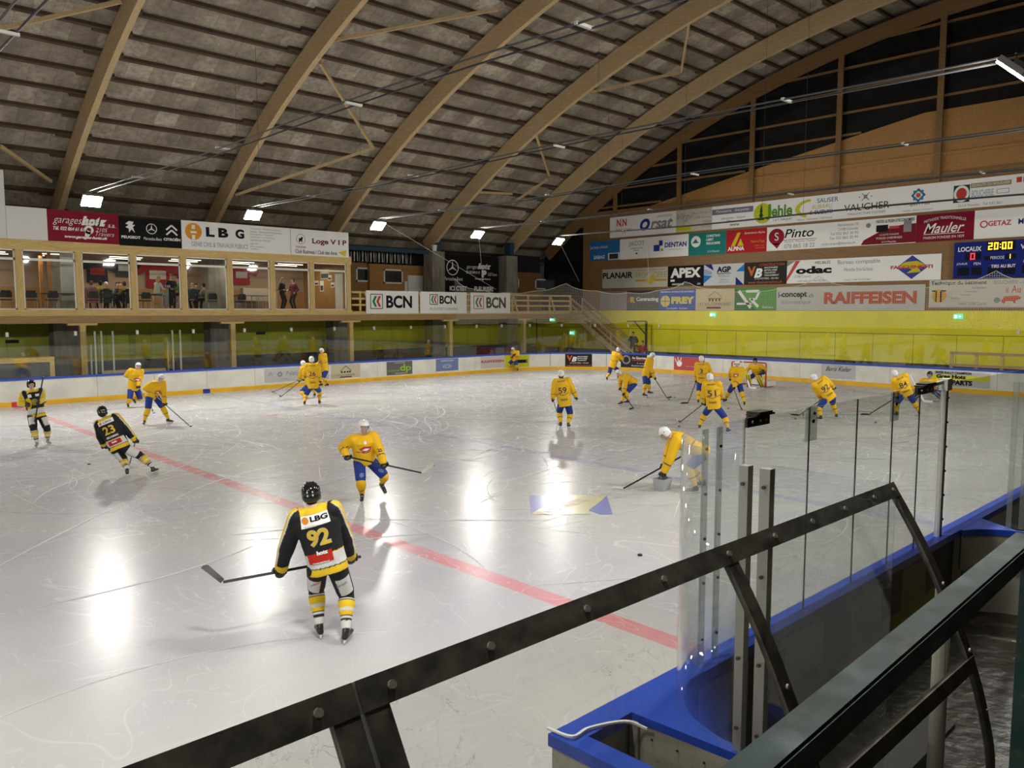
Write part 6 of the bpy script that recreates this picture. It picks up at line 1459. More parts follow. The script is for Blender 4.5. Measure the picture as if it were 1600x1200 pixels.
# ---- 92, the nearest player, seen from behind
f = player('black and yellow hockey player 92 seen from behind, nearest to the camera', (500, 996), (541, 1004), (511, 880), (490, 793), (487, 776), ((438, 893), (547, 866)), 176, BO(torso=.56, hair=(.012, .01, .01)),
           stk=dict(label='black hockey stick of player 92, its blade up at left', heel=(346, 910), toe=(316, 886), hand='l', air=-.15, two=True), hz=(.16, .10), back=True)
for dx in (0,):
    tl = (f.nk - f.pel).length; T, Ls, D = f.T, f.Ls, f.Ff; Rr = -Ls
    up = T
    decal(f, f.jersey, '', f.pel + T * tl * .83, Rr, T, .34, .145, D, M_whiteink, f.jersey, polys=[[(-.5, -.5), (.5, -.4), (.46, .5), (-.46, .45)]], name='white_patch', off=.007)
    decal(f, f.jersey, 'LBG', f.pel + T * tl * .86 + Rr * .05, Rr, T, .20, .06, D, M_ink, f.jersey, bold=.04, off=.011, name='patch_lettering', cut=.04)
    decal(f, f.jersey, '', f.pel + T * tl * .85 - Rr * .11, Rr, T, .08, .08, D, pm((.72, .25, .03)), f.jersey, polys=[[(.5 * math.cos(q * .4), .5 * math.sin(q * .4)) for q in range(16)]], off=.011, name='orange_disc')
    decal(f, f.jersey, 'Genie civil & Travaux publics', f.pel + T * tl * .745, Rr, T, .26, .02, D, M_greyink, f.jersey, bold=.0, off=.011, name='patch_lettering')
    decal(f, f.jersey, '92', f.pel + T * tl * .53, Rr, T, .262, .212, D, mat('white number edge', (.55, .5, .3), .5), f.jersey, bold=.05, name='back_number', off=.006, cut=.025)
    decal(f, f.jersey, '92', f.pel + T * tl * .53, Rr, T, .245, .195, D, mat('yellow number', (.70, .48, .03), .5), f.jersey, bold=.02, name='back_number', off=.010, cut=.025)
    decal(f, f.jersey, '', f.pel + T * tl * .19, Rr, T, .36, .145, D, pm((.48, .03, .02)), f.jersey, polys=[[(-.5, -.5), (.30, -.45), (.30, .5), (-.5, .30)]], name='red_patch', off=.008)
    decal(f, f.jersey, 'hotz', f.pel + T * tl * .27, Rr, T, .13, .05, D, M_whiteink, f.jersey, bold=.07, off=.013, name='patch_lettering'); decal(f, f.jersey, 'www.garages-hotz.ch', f.pel + T * tl * .10 - Rr * .04, Rr, T, .2, .022, D, M_whiteink, f.jersey, bold=.03, off=.013, name='patch_lettering')
    for kn, hp, tx, cc in ((f.knL, f.pel + Ls * .1, 'la Mobilière', M_redink), (f.knR, f.pel - Ls * .1, 'Garages', M_greyink)):
        c = hp + (kn - hp) * .60; u_ = (hp - kn).normalized(); r_ = (Rr + u_ * .35).normalized(); decal(f, f.shorts, tx, c, r_, u_, .14, .035, f.Fw, cc, f.shorts, bold=.02, name='shorts_lettering', off=.008)

# ---- 25, skating toward the camera
f = player('yellow and blue hockey player 25 in white helmet skating toward the camera in mid rink', (566, 784), (598, 766), (570, 716), (567, 679), (569, 664), ((541, 717), (600, 726)), 12, YO(vox=.0125, cage='wire', look=.1, torso=.50, liftdown=1),
           stk=dict(label='hockey stick of player 25 with pale blade, held across to the right', heel=(660, 739), toe=(677, 727), hand='r', air=-.35, two=True, blade='pale'), lift=(0, .35), hz=(-.28, -.32), back=False, fac_head=35)
decal(f, f.jersey, '', f.pel + f.T * .40, f.Ls, f.T, .05, .06, -f.Ff, M_whiteink, f.jersey, polys=[[(-.5, -.5), (.5, -.5), (.5, .5), (-.5, .5)]], name='collar_tag'); decal(f, f.jersey, '25', f.elL + (f.shl - f.elL) * .2, f.Ls, (f.shl - f.elL), .09, .07, -f.Ff, NUMB, f.jersey, name='sleeve_number'); decal(f, f.jersey, '2', f.elR + (f.shr - f.elR) * .3, f.Ls, (f.shr - f.elR), .045, .06, -f.Ff, NUMB, f.jersey, name='sleeve_number')
for kn, hp in ((f.knL, f.pel + f.Ls * .1), (f.knR, f.pel - f.Ls * .1)): decal(f, f.shorts, '', hp + (kn - hp) * .68, f.Ls, (hp - kn).normalized(), .09, .09, -f.Fw, pm((.25, .33, .55)), f.shorts, polys=ring(0, 0, .5, .36, 18) + [R_(-.15, -.2, .15, .2)], name='shorts_crest')

# ---- 23, leaning away
f = player('black and yellow hockey player 23 gliding away at left, leaning over', (199, 744), (240, 740), (185, 695), (165, 653), (158, 640), ((163, 697), (212, 688)), 165, BO(vox=.014, torso=.52, hair=(.02, .015, .01)),
           stk=dict(label='black hockey stick hidden in front of player 23', heel=(202, 727), toe=(200, 734), hand='r', two=False), hz=(.3, .3), back=True)
tl = (f.nk - f.pel).length; T, Ls, D = f.T, f.Ls, f.Ff; Rr = -Ls
decal(f, f.jersey, '', f.pel + T * tl * .86, Rr, T, .36, .10, D, M_whiteink, f.jersey, polys=[R_(-.5, -.5, .5, .5)], name='white_patch', off=.008); decal(f, f.jersey, 'LBG', f.pel + T * tl * .86 + Rr * .04, Rr, T, .18, .05, D, M_greyink, f.jersey, off=.012, name='patch_lettering'); decal(f, f.jersey, '', f.pel + T * tl * .86 - Rr * .12, Rr, T, .07, .07, D, pm((.72, .25, .03)), f.jersey, polys=[[(.5 * math.cos(q * .4), .5 * math.sin(q * .4)) for q in range(16)]], off=.012, name='orange_disc')
decal(f, f.jersey, '23', f.pel + T * tl * .57, Rr, T, .26, .20, D, mat('yellow number', (.70, .48, .03), .5), f.jersey, bold=.025, name='back_number', off=.010); decal(f, f.jersey, 'AESCHLIMANN', f.pel + T * tl * .33, Rr, T, .28, .05, D, M_whiteink, f.jersey, bold=.03, name='name_lettering')
decal(f, f.jersey, '', f.pel + T * tl * .12, Rr, T, .30, .11, D, pm((.48, .03, .02)), f.jersey, polys=[R_(-.5, -.5, .5, .5)], name='red_patch', off=.008); decal(f, f.jersey, 'hotz', f.pel + T * tl * .14, Rr, T, .12, .05, D, M_whiteink, f.jersey, bold=.07, off=.013, name='patch_lettering')

# ---- black player facing us at far left
f = player('black and yellow hockey player at far left facing the camera, stick upright', (58, 699), (75, 695), (57, 646), (50, 610), (48, 598), ((43, 632), (60, 628)), 5, BO(vox=.016, grey_skate=True, torso=.5), stk=dict(label='grey hockey stick held upright by the black player at far left', heel=(52, 670), toe=(50, 678), hand='r', two=False, over=.75, air=-.25), hz=(-.3, -.28), back=False)
tl = (f.nk - f.pel).length
decal(f, f.jersey, '', f.pel + f.T * tl * .78 - f.Ls * .10, f.Ls, f.T, .09, .09, -f.Ff, M_whiteink, f.jersey, polys=[R_(-.5, -.5, .5, .5)], name='chest_patch'); decal(f, f.jersey, '', f.pel + f.T * tl * .78 + f.Ls * .10, f.Ls, f.T, .12, .07, -f.Ff, M_whiteink, f.jersey, polys=[R_(-.5, -.5, .5, .5)], name='chest_patch'); decal(f, f.jersey, '', f.pel + f.T * tl * .5, f.Ls, f.T, .18, .18, -f.Ff, mat('crest gold', (.40, .30, .03), .5), f.jersey, polys=[[(-.3, -.5), (.3, -.5), (.5, .2), (.25, .5), (-.25, .5), (-.5, .2)]], name='chest_crest')
# ---- two yellow at left
player('yellow player at left glancing down, farther of the pair by the boards', (200, 637), (209, 628), (209, 606), (213, 577), (217, 571), ((202, 594), (216, 604)), 20, YO(), stk=dict(label='hockey stick of the farther yellow player at left', heel=(239, 641), toe=(241, 645), hand='r', two=True), lift=(0, .3), back=False)
player('yellow player at left bending over his stick that points right, nearer of the pair', (226, 664), (263, 661), (238, 617), (247, 597), (254, 588), ((235, 611), (257, 631)), 35, YO(look=.3, toes=(0, -30)), stk=dict(label='hockey stick reaching right with pale blade, by the blue line mark', heel=(296, 665), toe=(306, 662), hand='r', two=True, blade='pale'), back=False)
# ---- group of three by the far boards
player('yellow player partly hidden behind number 26, head at left', (478, 624), (492, 620), (485, 601), (478, 572), (470, 566), ((467, 594), (488, 590)), -150, YO(), stk=dict(label='upper of the two hockey sticks pointing left of number 26', heel=(428, 612), toe=(424, 613), hand='l', two=False), back=True, number=None)
player('yellow player with number 26 on the back', (476, 634), (499, 632), (489, 603), (488, 568), (487, 563), ((474, 592), (500, 595)), 175, YO(), stk=dict(label='lower of the two hockey sticks pointing left of number 26', heel=(439, 620), toe=(428, 617), hand='l', two=False, over=.35), number='26', name='VAUCHER')
player('yellow player standing at the boards behind number 26, facing left', (502, 604), (512, 604), (508, 577), (504, 553), (502, 547), ((497, 568), (500, 571)), -60, YO(look=.2), hz=(-.1, .1), back=False)
# ---- far bending player, 59
player('yellow player bending by the lime green ad on the far boards', (798, 580), (809, 580), (804, 562), (805, 548), (801, 546), ((801, 557), (803, 560)), -25, YO(look=.4), stk=dict(label='hockey stick of the player bending by the lime green ad', heel=(775, 577), toe=(772, 579), hand='l', two=True), back=False)
player('yellow player with number 59 on the back, standing mid rink', (876, 668), (888, 669), (882, 630), (877, 592), (877, 582), ((864, 624), (900, 621)), 178, YO(vox=.016, hair=(.10, .05, .02), hairlen=.10), stk=dict(label='hockey stick of number 59 reaching down beside the left leg', heel=(874, 656), toe=(876, 660), hand='l', two=False), number='59', name='ROCHET', hz=(.05, .05))
# ---- middle group
player('yellow player in the middle seen sideways by the charcoal ad', (948, 594), (966, 592), (957, 572), (964, 551), (967, 545), ((969, 563), (973, 560)), 150, YO(), stk=None, lift=(0, 0), back=True, number=None, hz=(.2, .2))
player('yellow player stooping low over his stick in the middle of the rink', (971, 633), (981, 631), (989, 597), (972, 586), (963, 581), ((967, 608), (974, 615)), -55, YO(look=.5), stk=dict(label='hockey stick of the stooping player in the middle', heel=(990, 638), toe=(985, 639), hand='r', two=True), back=True, nd=-.15, hz=(-.3, -.3))
player('upright yellow player reaching his stick down to the right, middle of the rink', (1006, 620), (1014, 616), (1009, 586), (1016, 560), (1021, 554), ((1017, 588), (1023, 591)), 70, YO(look=.3), stk=dict(label='long hockey stick reaching down right from the upright player', heel=(1042, 622), toe=(1054, 621), hand='r', two=False, over=.25), back=True, hz=(.0, -.15))
player('yellow player in front of the coral red ad seen from behind', (1091, 631), (1104, 626), (1097, 595), (1097, 567), (1096, 560), ((1088, 595), (1113, 588)), 170, YO(), stk=dict(label='hockey stick pointing left from the player by the coral red ad', heel=(1075, 630), toe=(1066, 630), hand='l', two=False, over=.35), number='3', name='VAUCHER')
player('yellow player with number 51 on the back standing with legs apart', (1093, 672), (1137, 677), (1115, 634), (1112, 597), (1110, 591), ((1100, 630), (1128, 622)), 172, YO(vox=.016), stk=dict(label='hockey stick of number 51 with blade at left', heel=(1062, 660), toe=(1051, 654), hand='l', two=False, over=.35), number='51', name='MARIS')
player('yellow player facing the camera in front of the goal', (1134, 629), (1163, 634), (1151, 598), (1152, 574), (1152, 568), ((1141, 592), (1146, 606)), -15, YO(look=.3), stk=dict(label='hockey stick pointing down in front of the goal', heel=(1158, 639), toe=(1160, 640), hand='r', two=True), back=False)
# ---- right group
player('yellow player with number 92 by the light grey ad, stick to the left', (1282, 657), (1307, 654), (1296, 620), (1278, 594), (1268, 588), ((1284, 624), (1303, 606)), -155, YO(vox=.018), stk=dict(label='hockey stick of the player by the light grey ad, pointing left', heel=(1248, 649), toe=(1241, 649), hand='l', two=False, over=.35), number='92', name='VAUCHER')
player('yellow player with number 84 on the back leaning left behind the near glass', (1401, 651), (1436, 650), (1416, 614), (1404, 588), (1398, 584), ((1402, 620), (1420, 606)), -165, YO(vox=.018), stk=dict(label='hockey stick of number 84 behind the near glass', heel=(1357, 648), toe=(1345, 647), hand='l', two=False, over=.35), number='84', name='VAUCHER')
# ---- player bending over the bucket
f = player('yellow player in white helmet bending down beside the curved glass, hand in a bucket', (1086, 771), (1098, 762), (1097, 706), (1050, 682), (1040, 678), ((1036, 740), (1038, 728)), -82, YO(vox=.0125, cage='wire', look=.75, torso=.56, swap=False), stk=dict(label='hockey stick reaching left from the bending player with pale blade', heel=(973, 764), toe=(953, 761), hand='r', two=False, over=.45, blade='pale'), hz=(-.18, .12), nd=0, back=True)
p = PZ(1035, 766, 0); ang = math.radians(10)
bm = bmesh.new()
def frust(bm, c, a0, a1, h, z0=0):
    R = []
    for z, a in ((z0, a0), (z0 + h, a1)): R.append([bm.verts.new((c.x + x * a, c.y + y * a * .8, z)) for x, y in ((-1, -1), (1, -1), (1, 1), (-1, 1))])
    for i in range(4): bm.faces.new([R[0][i], R[0][(i+1) % 4], R[1][(i+1) % 4], R[1][i]])
    bm.faces.new(R[0][::-1]); return R
frust(bm, p, .13, .17, .27); frust(bm, p, .12, .16, .265, .006)
t = empty('puck_bucket', (p.x, p.y, 0), 'grey tapered plastic bucket on the ice beside the curved glass', 'bucket'); obj('shell', bm, mat('grey plastic', (.36, .38, .39), .45), t)
bm = bmesh.new(); loft(bm, [(p.x - .16, p.y, .26), (p.x - .06, p.y, .36), (p.x + .06, p.y, .36), (p.x + .16, p.y, .26)], .008, 6); obj('handle', bm, M_ink, t)

# ---- goalies
def goalie(label, base, facing, kneel=False, s=1.0, white=False):
    a = math.radians(facing); lF = V((base.x, base.y, 0)).normalized(); Fw = (-lF * math.cos(a) + lF.cross(V((0, 0, 1))) * math.sin(a)).normalized(); L = V((0, 0, 1)).cross(Fw)
    hz_ = .72 if not kneel else .50
    if kneel: alp, arp = base + L * .62 - Fw * .15 + V((0, 0, .16)), base - L * .62 - Fw * .15 + V((0, 0, .16))
    else: alp, arp = base + L * .38 + V((0, 0, .15)), base - L * .30 + V((0, 0, .15))
    pel = base + V((0, 0, hz_)) - Fw * .1; nk = pel + V((0, 0, .46)) + Fw * .24; hd = nk + V((0, 0, .2)) + Fw * .07
    J = dict(pelvis=pel, neck=nk, head=hd, hl=pel + L * .45 + Fw * .38 + V((0, 0, .12)), hr=pel - L * .42 + Fw * .4 + V((0, 0, .0)), al=alp, ar=arp, fwd=Fw, hfwd=(Fw - V((0, 0, .25))).normalized(), toeL=(Fw + L * .6).normalized(), toeR=(Fw - L * .6).normalized())
    f = figure(label, J, YO(helmet='black', vox=.018, cage='wire', sw=.24)); c1 = mat('yellow leg pad', (.70, .58, .04), .5); c2 = mat('black pad stripe', (.015, .015, .02), .5); c3 = mat('navy leg pad', (.03, .03, .12), .5)
    if kneel: c1, c2 = c3, mat('white pad stripe', (.6, .6, .6), .5)
    for kn, an in ((f.knL, J['al']), (f.knR, J['ar'])):
        d = (an - kn).normalized(); top = kn - d * .22 + Fw * .10; bot = an + Fw * .12 - V((0, 0, .06)); bm = bmesh.new(); sd = d.cross(Fw).normalized()
        loft(bm, [top, top + (bot - top) * .3, top + (bot - top) * .6, bot], [(.12, .05), (.145, .06), (.135, .055), (.125, .05)], 10, side=sd); op = obj('leg_pad', bm, c1, f.root, smooth=True)
        for q in (-.05, .05):
            bm = bmesh.new(); loft(bm, [top + Fw * .055 + sd * q, top + (bot - top) * .5 + Fw * .065 + sd * q * 1.3, bot + Fw * .055 + sd * q], .014, 6); obj('stripe', bm, c2, op)
    bm = bmesh.new(); c = J['hl'] + Fw * .05; ellipsoid(bm, c, (.14, .14, .07), Matrix((L, V((0, 0, 1)), Fw)).transposed(), 12, 8); obj('catching_glove', bm, c2 if not kneel else c1, f.root, smooth=True)
    c = J['hr'] + Fw * .08; bm = bmesh.new(); bar(bm, c - V((0, 0, .18)), c + V((0, 0, .20)), .20, .05, up=Fw); obj('blocker', bm, c1, f.root)
    t = empty('goalie_stick', J['hr'], 'wide goalkeeper stick of the ' + ('kneeling keeper' if kneel else 'keeper in the goal'), 'goalie stick', 'goalkeeper sticks')
    heel = base - L * .15 + Fw * .45 + V((0, 0, .04)); top = J['hr'] + (J['hr'] - heel).normalized() * .75; bm = bmesh.new(); bar(bm, heel + (top - heel) * .42, top, .022, .032, up=L); obj('shaft', bm, M_whiteink, t); bm = bmesh.new(); bar(bm, heel, heel + (top - heel) * .42, .022, .09, up=L); obj('paddle', bm, M_whiteink, t); bm = bmesh.new(); bar(bm, heel, heel + L * .34, .02, .09, up=(0, 0, 1)); obj('blade', bm, M_whiteink, t)
    return f
goalie('yellow goalkeeper crouching in the red goal', PZ(1181, 606), -20)
goalie('yellow goalkeeper kneeling with navy leg pads beyond number 84', PZ(1452, 627), -8, kneel=True)

# ---- spectators and guests
def guest(label, x, y, z0, rz, o, sit=None, lean=.0, gaze=None, group=None):
    """rz: facing angle in the plan (degrees from +X)"""
    a = math.radians(rz); Fw = V((math.cos(a), math.sin(a), 0)); L = V((0, 0, 1)).cross(Fw); b = V((x, y, z0))
    oo = dict(style='plain', pads=False, vox=.028); oo.update(o)
    if sit:
        pel = b + V((0, 0, sit + .09)); nk = pel + V((0, 0, .50)) + Fw * (.05 + lean); hd = nk + V((0, 0, .17)) + Fw * .05
        fz = max(.09, sit - .40) if sit < .6 else sit - .42
        J = dict(pelvis=pel, neck=nk, head=hd, hl=pel + Fw * .42 + L * .12 + V((0, 0, .2)), hr=pel + Fw * .42 - L * .12 + V((0, 0, .2)), al=b + Fw * .42 + L * .12 + V((0, 0, fz)), ar=b + Fw * .40 - L * .12 + V((0, 0, fz)), fwd=Fw)
    else:
        pel = b + V((0, 0, .95)); nk = pel + V((0, 0, .50)) + Fw * (.02 + lean); hd = nk + V((0, 0, .17)) + Fw * .03
        J = dict(pelvis=pel, neck=nk, head=hd, hl=pel + L * .22 + V((0, 0, -.02)) + Fw * .12, hr=pel - L * .2 + V((0, 0, .12)) + Fw * .26, al=b + L * .11 + V((0, 0, .09)), ar=b - L * .11 + V((0, 0, .09)), fwd=Fw)
    if gaze is not None: g_ = math.radians(gaze); J['hfwd'] = V((math.cos(g_), math.sin(g_), -.1))
    return figure(label, J, oo, group)
def gx_(u, y): return PY(u, 460, y).x
p = PX(989, 560, 43.1); guest('person in dark hooded coat standing in the corner aisle', 43.1, p.y, .72, 200, dict(top=(.015, .018, .02), bottom=(.02, .02, .02), hair=(.015, .015, .015), coat=True))
p = PX(1004, 560, 43.0); guest('person in red jacket with dark cap standing by the steel bracket', 43.0, p.y, .15, 190, dict(top=(.30, .02, .02), bottom=(.02, .02, .03), hair=(.02, .02, .02), coat=True))
dk = (.015, .015, .016)
G = [('person in pale pink and grey seated at the left of the third lounge window', 141, 40.2, 60, dict(top=(.35, .22, .18), bottom=(.3, .12, .12), hair=(.2, .14, .08), coat=True), .45, .15),
     ('person in bright yellow top bent over the low table', 157, 40.2, 70, dict(top=(.60, .40, .02), bottom=(.06, .07, .03), hair=(.06, .03, .02)), .45, .22),
     ('person with white hair in dark red sweater at the low table', 165, 41.6, -80, dict(top=(.16, .03, .02), bottom=dk, hair=(.5, .5, .5)), .45, .0),
     ('person in grey green top beside the low table', 183, 41.8, -90, dict(top=(.14, .15, .11), bottom=dk, hair=(.04, .03, .02)), .45, .0),
     ('person in black holding something at the low table', 188, 41.5, -100, dict(top=dk, bottom=dk, hair=(.03, .02, .02)), .45, .0),
     ('person in orange yellow top seated before a dark coat', 198, 40.3, 100, dict(top=(.50, .26, .03), bottom=dk, hair=(.10, .05, .02)), .45, .1),
     ('bald man in dark grey sweater seated at the fifth lounge window', 300, 39.9, 60, dict(top=(.05, .06, .065), bottom=dk, hair=None), .45, .1),
     ('dark haired man in black facing the bald man', 306, 41.3, -100, dict(top=dk, bottom=dk, hair=(.02, .015, .012)), .45, .0),
     ('person in pale grey hooded jacket seated at the fifth lounge window', 322, 40.2, 120, dict(top=(.30, .31, .29), bottom=dk, hair=(.04, .03, .02)), .45, .05),
     ]
for lb, u, y, rz, o, sit, ln in G: guest(lb, gx_(u, y), y, FZ, rz, o, sit=sit, lean=ln)
guest('woman with long blond hair in white top and light jeans on a tall stool', gx_(245, 39.7), 39.7, FZ, 15, dict(top=(.62, .60, .50), bottom=(.33, .42, .46), hair=(.55, .42, .2), hairlen=.28, shoes=(.5, .45, .4), vox=.022), sit=.72, lean=.02, gaze=10)
guest('woman with dark hair in green top on a tall stool', gx_(283, 39.8), 39.8, FZ, 165, dict(top=(.03, .25, .04), bottom=dk, hair=(.03, .01, .012), hairlen=.2, vox=.022), sit=.72, gaze=180)
guest('man in black sweater standing behind the tall table', gx_(268, 40.6), 40.6, FZ, -85, dict(top=dk, bottom=dk, hair=(.12, .06, .03), vox=.022))
guest('woman with long fair hair in black standing at right of the lounge', gx_(441, 40.6), 40.6, FZ, -60, dict(top=dk, bottom=dk, hair=(.30, .20, .10), hairlen=.28, vox=.022))
guest('person in a purple and black coat standing by the plywood wall', gx_(459, 41.0), 41.0, FZ, 190, dict(top=(.12, .015, .04), bottom=dk, hair=(.02, .015, .015), coat=True, vox=.022))
# coats over chair backs
for u, y, c, lb in ((330, 39.6, (.42, .36, .26), 'padded beige coat hung over a chair back at the fifth lounge window'), (166, 39.5, (.05, .07, .03), 'dark green jacket hung over a chair in front of the yellow dressed person'), (201, 39.5, (.02, .025, .025), 'black coat hung over a chair in front of the orange dressed person'), (144, 39.45, (.42, .17, .15), 'pink jacket hung over a chair at the third lounge window')):
    x = gx_(u, y); bm = bmesh.new(); loft(bm, [(x, y, FZ + .30), (x, y, FZ + .55), (x, y, FZ + .85), (x, y, FZ + .98)], [(.30, .10), (.28, .12), (.24, .10), (.10, .05)], 14, side=(1, 0, 0))
    for s_ in (-1, 1): capsule(bm, (x + .22 * s_, y, FZ + .85), (x + .29 * s_, y, FZ + .35), .07, .06, 8)
    me = remesh(bm, .03, 2); o = obj('hung_coat', me, pm(c, .7), smooth=True); tag(o, lb, 'coat')
    chair(x, y + .05, pi, 'black chair under the ' + lb.split(' hung')[0], seat=.45)
bpy.data.scenes.remove(TMP)
# ================================================================== FOREGROUND
# near glass, posts, curved corner of the players' box
YG = YN - .09
for i, (xa_, xb_) in enumerate([(5.85, 6.93), (6.95, 7.95), (7.97, 8.85), (8.87, 9.62), (9.64, 10.34)]):
    g = obj('rink_glass', B((xa_, YG - .006, 1.14), (xb_, YG + .006, 3.02)), M_glass); tag(g, 'upright clear pane on the near blue cap, ' + ['first after the curved pane', 'second', 'third', 'fourth', 'fifth, beside the aluminium post'][i] + ' of the row', 'glass pane', 'near glass panes')
    if i < 4:
        e = obj('edge_seal', B((xb_ + .005, YG - .007, 1.14), (xb_ + .010, YG + .007, 3.02)), M_ink, g)
for i, (xa_, xb_) in enumerate([(10.6, 12.4), (12.42, 14.6), (14.62, 17), (17.02, 19.4), (19.42, 21.8)]):
    g = obj('rink_glass', B((xa_, YG - .006, 1.14), (xb_, YG + .006, 3.02)), M_glass); tag(g, 'clear pane beyond the aluminium post on the near boards, ' + ['first', 'second', 'third', 'fourth', 'fifth'][i] + ' from the post', 'glass pane', 'near glass panes')
def curve_pts(pts, n=8):
    out = []
    P = [V(p) for p in pts]; P = [P[0] * 2 - P[1]] + P + [P[-1] * 2 - P[-2]]
    for i in range(1, len(P) - 2):
        for j in range(n):
            t = j / n; a, b, c, d = P[i-1:i+3]
            out.append(.5 * ((2 * b) + (-a + c) * t + (2*a - 5*b + 4*c - d) * t*t + (-a + 3*b - 3*c + d) * t**3))
    out.append(P[-2]); return out
cg = curve_pts([(5.83, YG, 0), (5.3, YG - .005, 0), (4.85, 3.27, 0), (4.52, 3.05, 0), (4.38, 2.75, 0), (4.355, 2.55, 0)], 7)
def wall_sheet(pts, z0, z1, th=.012):
    bm = bmesh.new(); sweep(bm, [(p.x, p.y) for p in pts], [(0, z0), (0, z1), (th, z1), (th, z0)]); return bm
g = obj('curved_glass', wall_sheet(cg, 1.145, 3.02), M_glass, smooth=False); tag(g, 'curved clear pane wrapping the corner of the players\' box', 'glass pane')
for f in g.data.polygons: f.use_smooth = True
g = obj('rink_glass', B((4.35, 1.62, 1.15), (4.362, 2.33, 2.98)), M_glass); tag(g, 'clear partition pane behind the twin aluminium posts', 'glass pane', 'near glass panes')
stripm = glassmat('clear joint strip', tint=(.80, .82, .80), haze=.12)
def bolt(p, n, r=.012, m=None, par=None):
    bm = bmesh.new(); n = V(n).normalized(); loft(bm, [V(p), V(p) + n * .012], r, 8); o = obj('bolt', bm, m or M_steel, par); return o
js = empty('glass_joint', (5.3, YG, 1.14), 'clear bolted joint strips on the curved pane', 'joint strip')
for x in (5.22, 5.42):
    obj('strip', B((x - .035, YG - .02, 1.15), (x + .035, YG - .008, 3.0)), stripm, js); obj('strip_edge', B((x - .041, YG - .025, 1.15), (x - .035, YG - .008, 3.0)), stripm, js)
    for z in (1.35, 1.8, 2.15, 2.5, 2.85): bolt((x, YG - .02, z), (0, -1, 0), .012, M_ink, js)
for i, (y, wd) in enumerate(((2.50, .035), (2.36, .04))):
    t = empty('aluminium_post', (4.35, y, 1.1), 'square aluminium post of the partition, ' + ('left' if i == 0 else 'right') + ' of the twin pair', 'post', 'twin posts of the partition')
    obj('profile', B((4.325, y - wd * .85, .25), (4.385, y + wd * .85, 2.96)), M_alu, t)
    for z in (1.3, 1.75, 2.3, 2.85): bolt((4.32, y, z), (-1, 0, 0), .012, M_steel, t)
palu = mat('pale aluminium', (.60, .60, .56), .4, metal=.3)
t = empty('aluminium_post', (10.47, YG, 1.14), 'bolted aluminium glass post at the end of the near pane row', 'post')
obj('profile', B((10.385, YG - .03, 1.14), (10.41, YG + .03, 3.06)), palu, t); obj('profile', B((10.45, YG - .03, 1.14), (10.475, YG + .03, 3.06)), palu, t); obj('glazing_bead', B((10.41, YG - .015, 1.14), (10.45, YG + .015, 3.0)), palu, t); obj('head_block', B((10.36, YG - .05, 2.94), (10.52, YG + .05, 3.08)), palu, t)
for z in (1.35, 1.65, 1.95, 2.25, 2.55, 2.85): bolt((10.397, YG - .03, z), (0, -1, 0), .014, M_steel, t); bolt((10.462, YG - .03, z), (0, -1, 0), .014, M_steel, t)
obj('stay_bar', BAR((9.75, YG + .01, 3.02), (10.4, YG + .01, 3.04), .03, .04), M_alu, t)
def clamp(x, w_, label):
    t = empty('glass_clamp', (x, YG, 3.0), label, 'clamp', 'black clamps on the near glass'); cm = mat('black clamp metal', (.03, .028, .022), .45, metal=.4)
    obj('plate', B((x - w_/2, YG - .035, 2.955), (x + w_/2, YG - .015, 3.035)), cm, t); obj('plate', B((x - w_/2 + .1, YG + .015, 2.955), (x + w_/2, YG + .035, 3.035)), cm, t)
    obj('top_bridge', B((x - w_/2 + .12, YG - .05, 3.035), (x + w_/2 + .06, YG + .05, 3.05)), cm, t); obj('slide', B((x - w_ * .1, YG - .06, 3.05), (x + w_/2, YG + .06, 3.07)), cm, t)
    for q in (-.3, .05, .3): bolt((x + q * w_, YG - .035, 2.995), (0, -1, 0), .012, M_alu, t)
clamp(5.97, .36, 'big black metal clamp on the glass edge beside the curved pane'); clamp(9.7, .5, 'black metal clamp on the glass edge near the aluminium post')
for x, lb in ((6.94, 'small clear plastic clip on the glass edge, nearer one'), (8.86, 'small clear plastic clip on the glass edge, farther one')):
    t = empty('glass_clip', (x, YG, 2.9), lb, 'clip', 'clear clips on the near glass'); obj('plate', B((x - .11, YG - .03, 2.72), (x + .09, YG - .012, 3.04)), stripm, t); bolt((x, YG - .03, 2.9), (0, -1, 0), .018, M_ink, t); bolt((x + .02, YG - .03, 2.97), (0, -1, 0), .014, M_ink, t)
# wide cap under the curved pane and its beige side wall
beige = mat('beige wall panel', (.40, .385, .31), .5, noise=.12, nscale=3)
bx = empty('gate_pocket', (4.0, 3.0, 0), 'beige walled gate pocket with blue capping at the lower edge', 'gate')
def slab(pts, z0, z1):
    bm = bmesh.new(); a = [bm.verts.new((x, y, z0)) for x, y in pts]; b = [bm.verts.new((x, y, z1)) for x, y in pts]
    bm.faces.new(a[::-1]); bm.faces.new(b); [bm.faces.new([a[i], a[(i+1) % len(a)], b[(i+1) % len(a)], b[i]]) for i in range(len(a))]; bmesh.ops.recalc_face_normals(bm, faces=bm.faces); return bm
cap = [(4.24, 3.262), (4.31, 2.3), (4.37, 2.3)] + [(p.x + .03, p.y - .03) for p in cg[::-1][1:26:2]] + [(5.15, 3.262)]
obj('corner_cap', slab(cap, 1.085, 1.143), M_blue, bx, label='broad blue cap under the curved pane')
obj('side_wall', slab([(4.26, 3.25), (4.33, 1.5), (4.37, 1.5), (4.30, 3.25)], .02, 1.083), beige, bx); obj('edge_post', B((4.235, 3.2, .02), (4.30, 3.27, 1.09)), M_alu, bx)
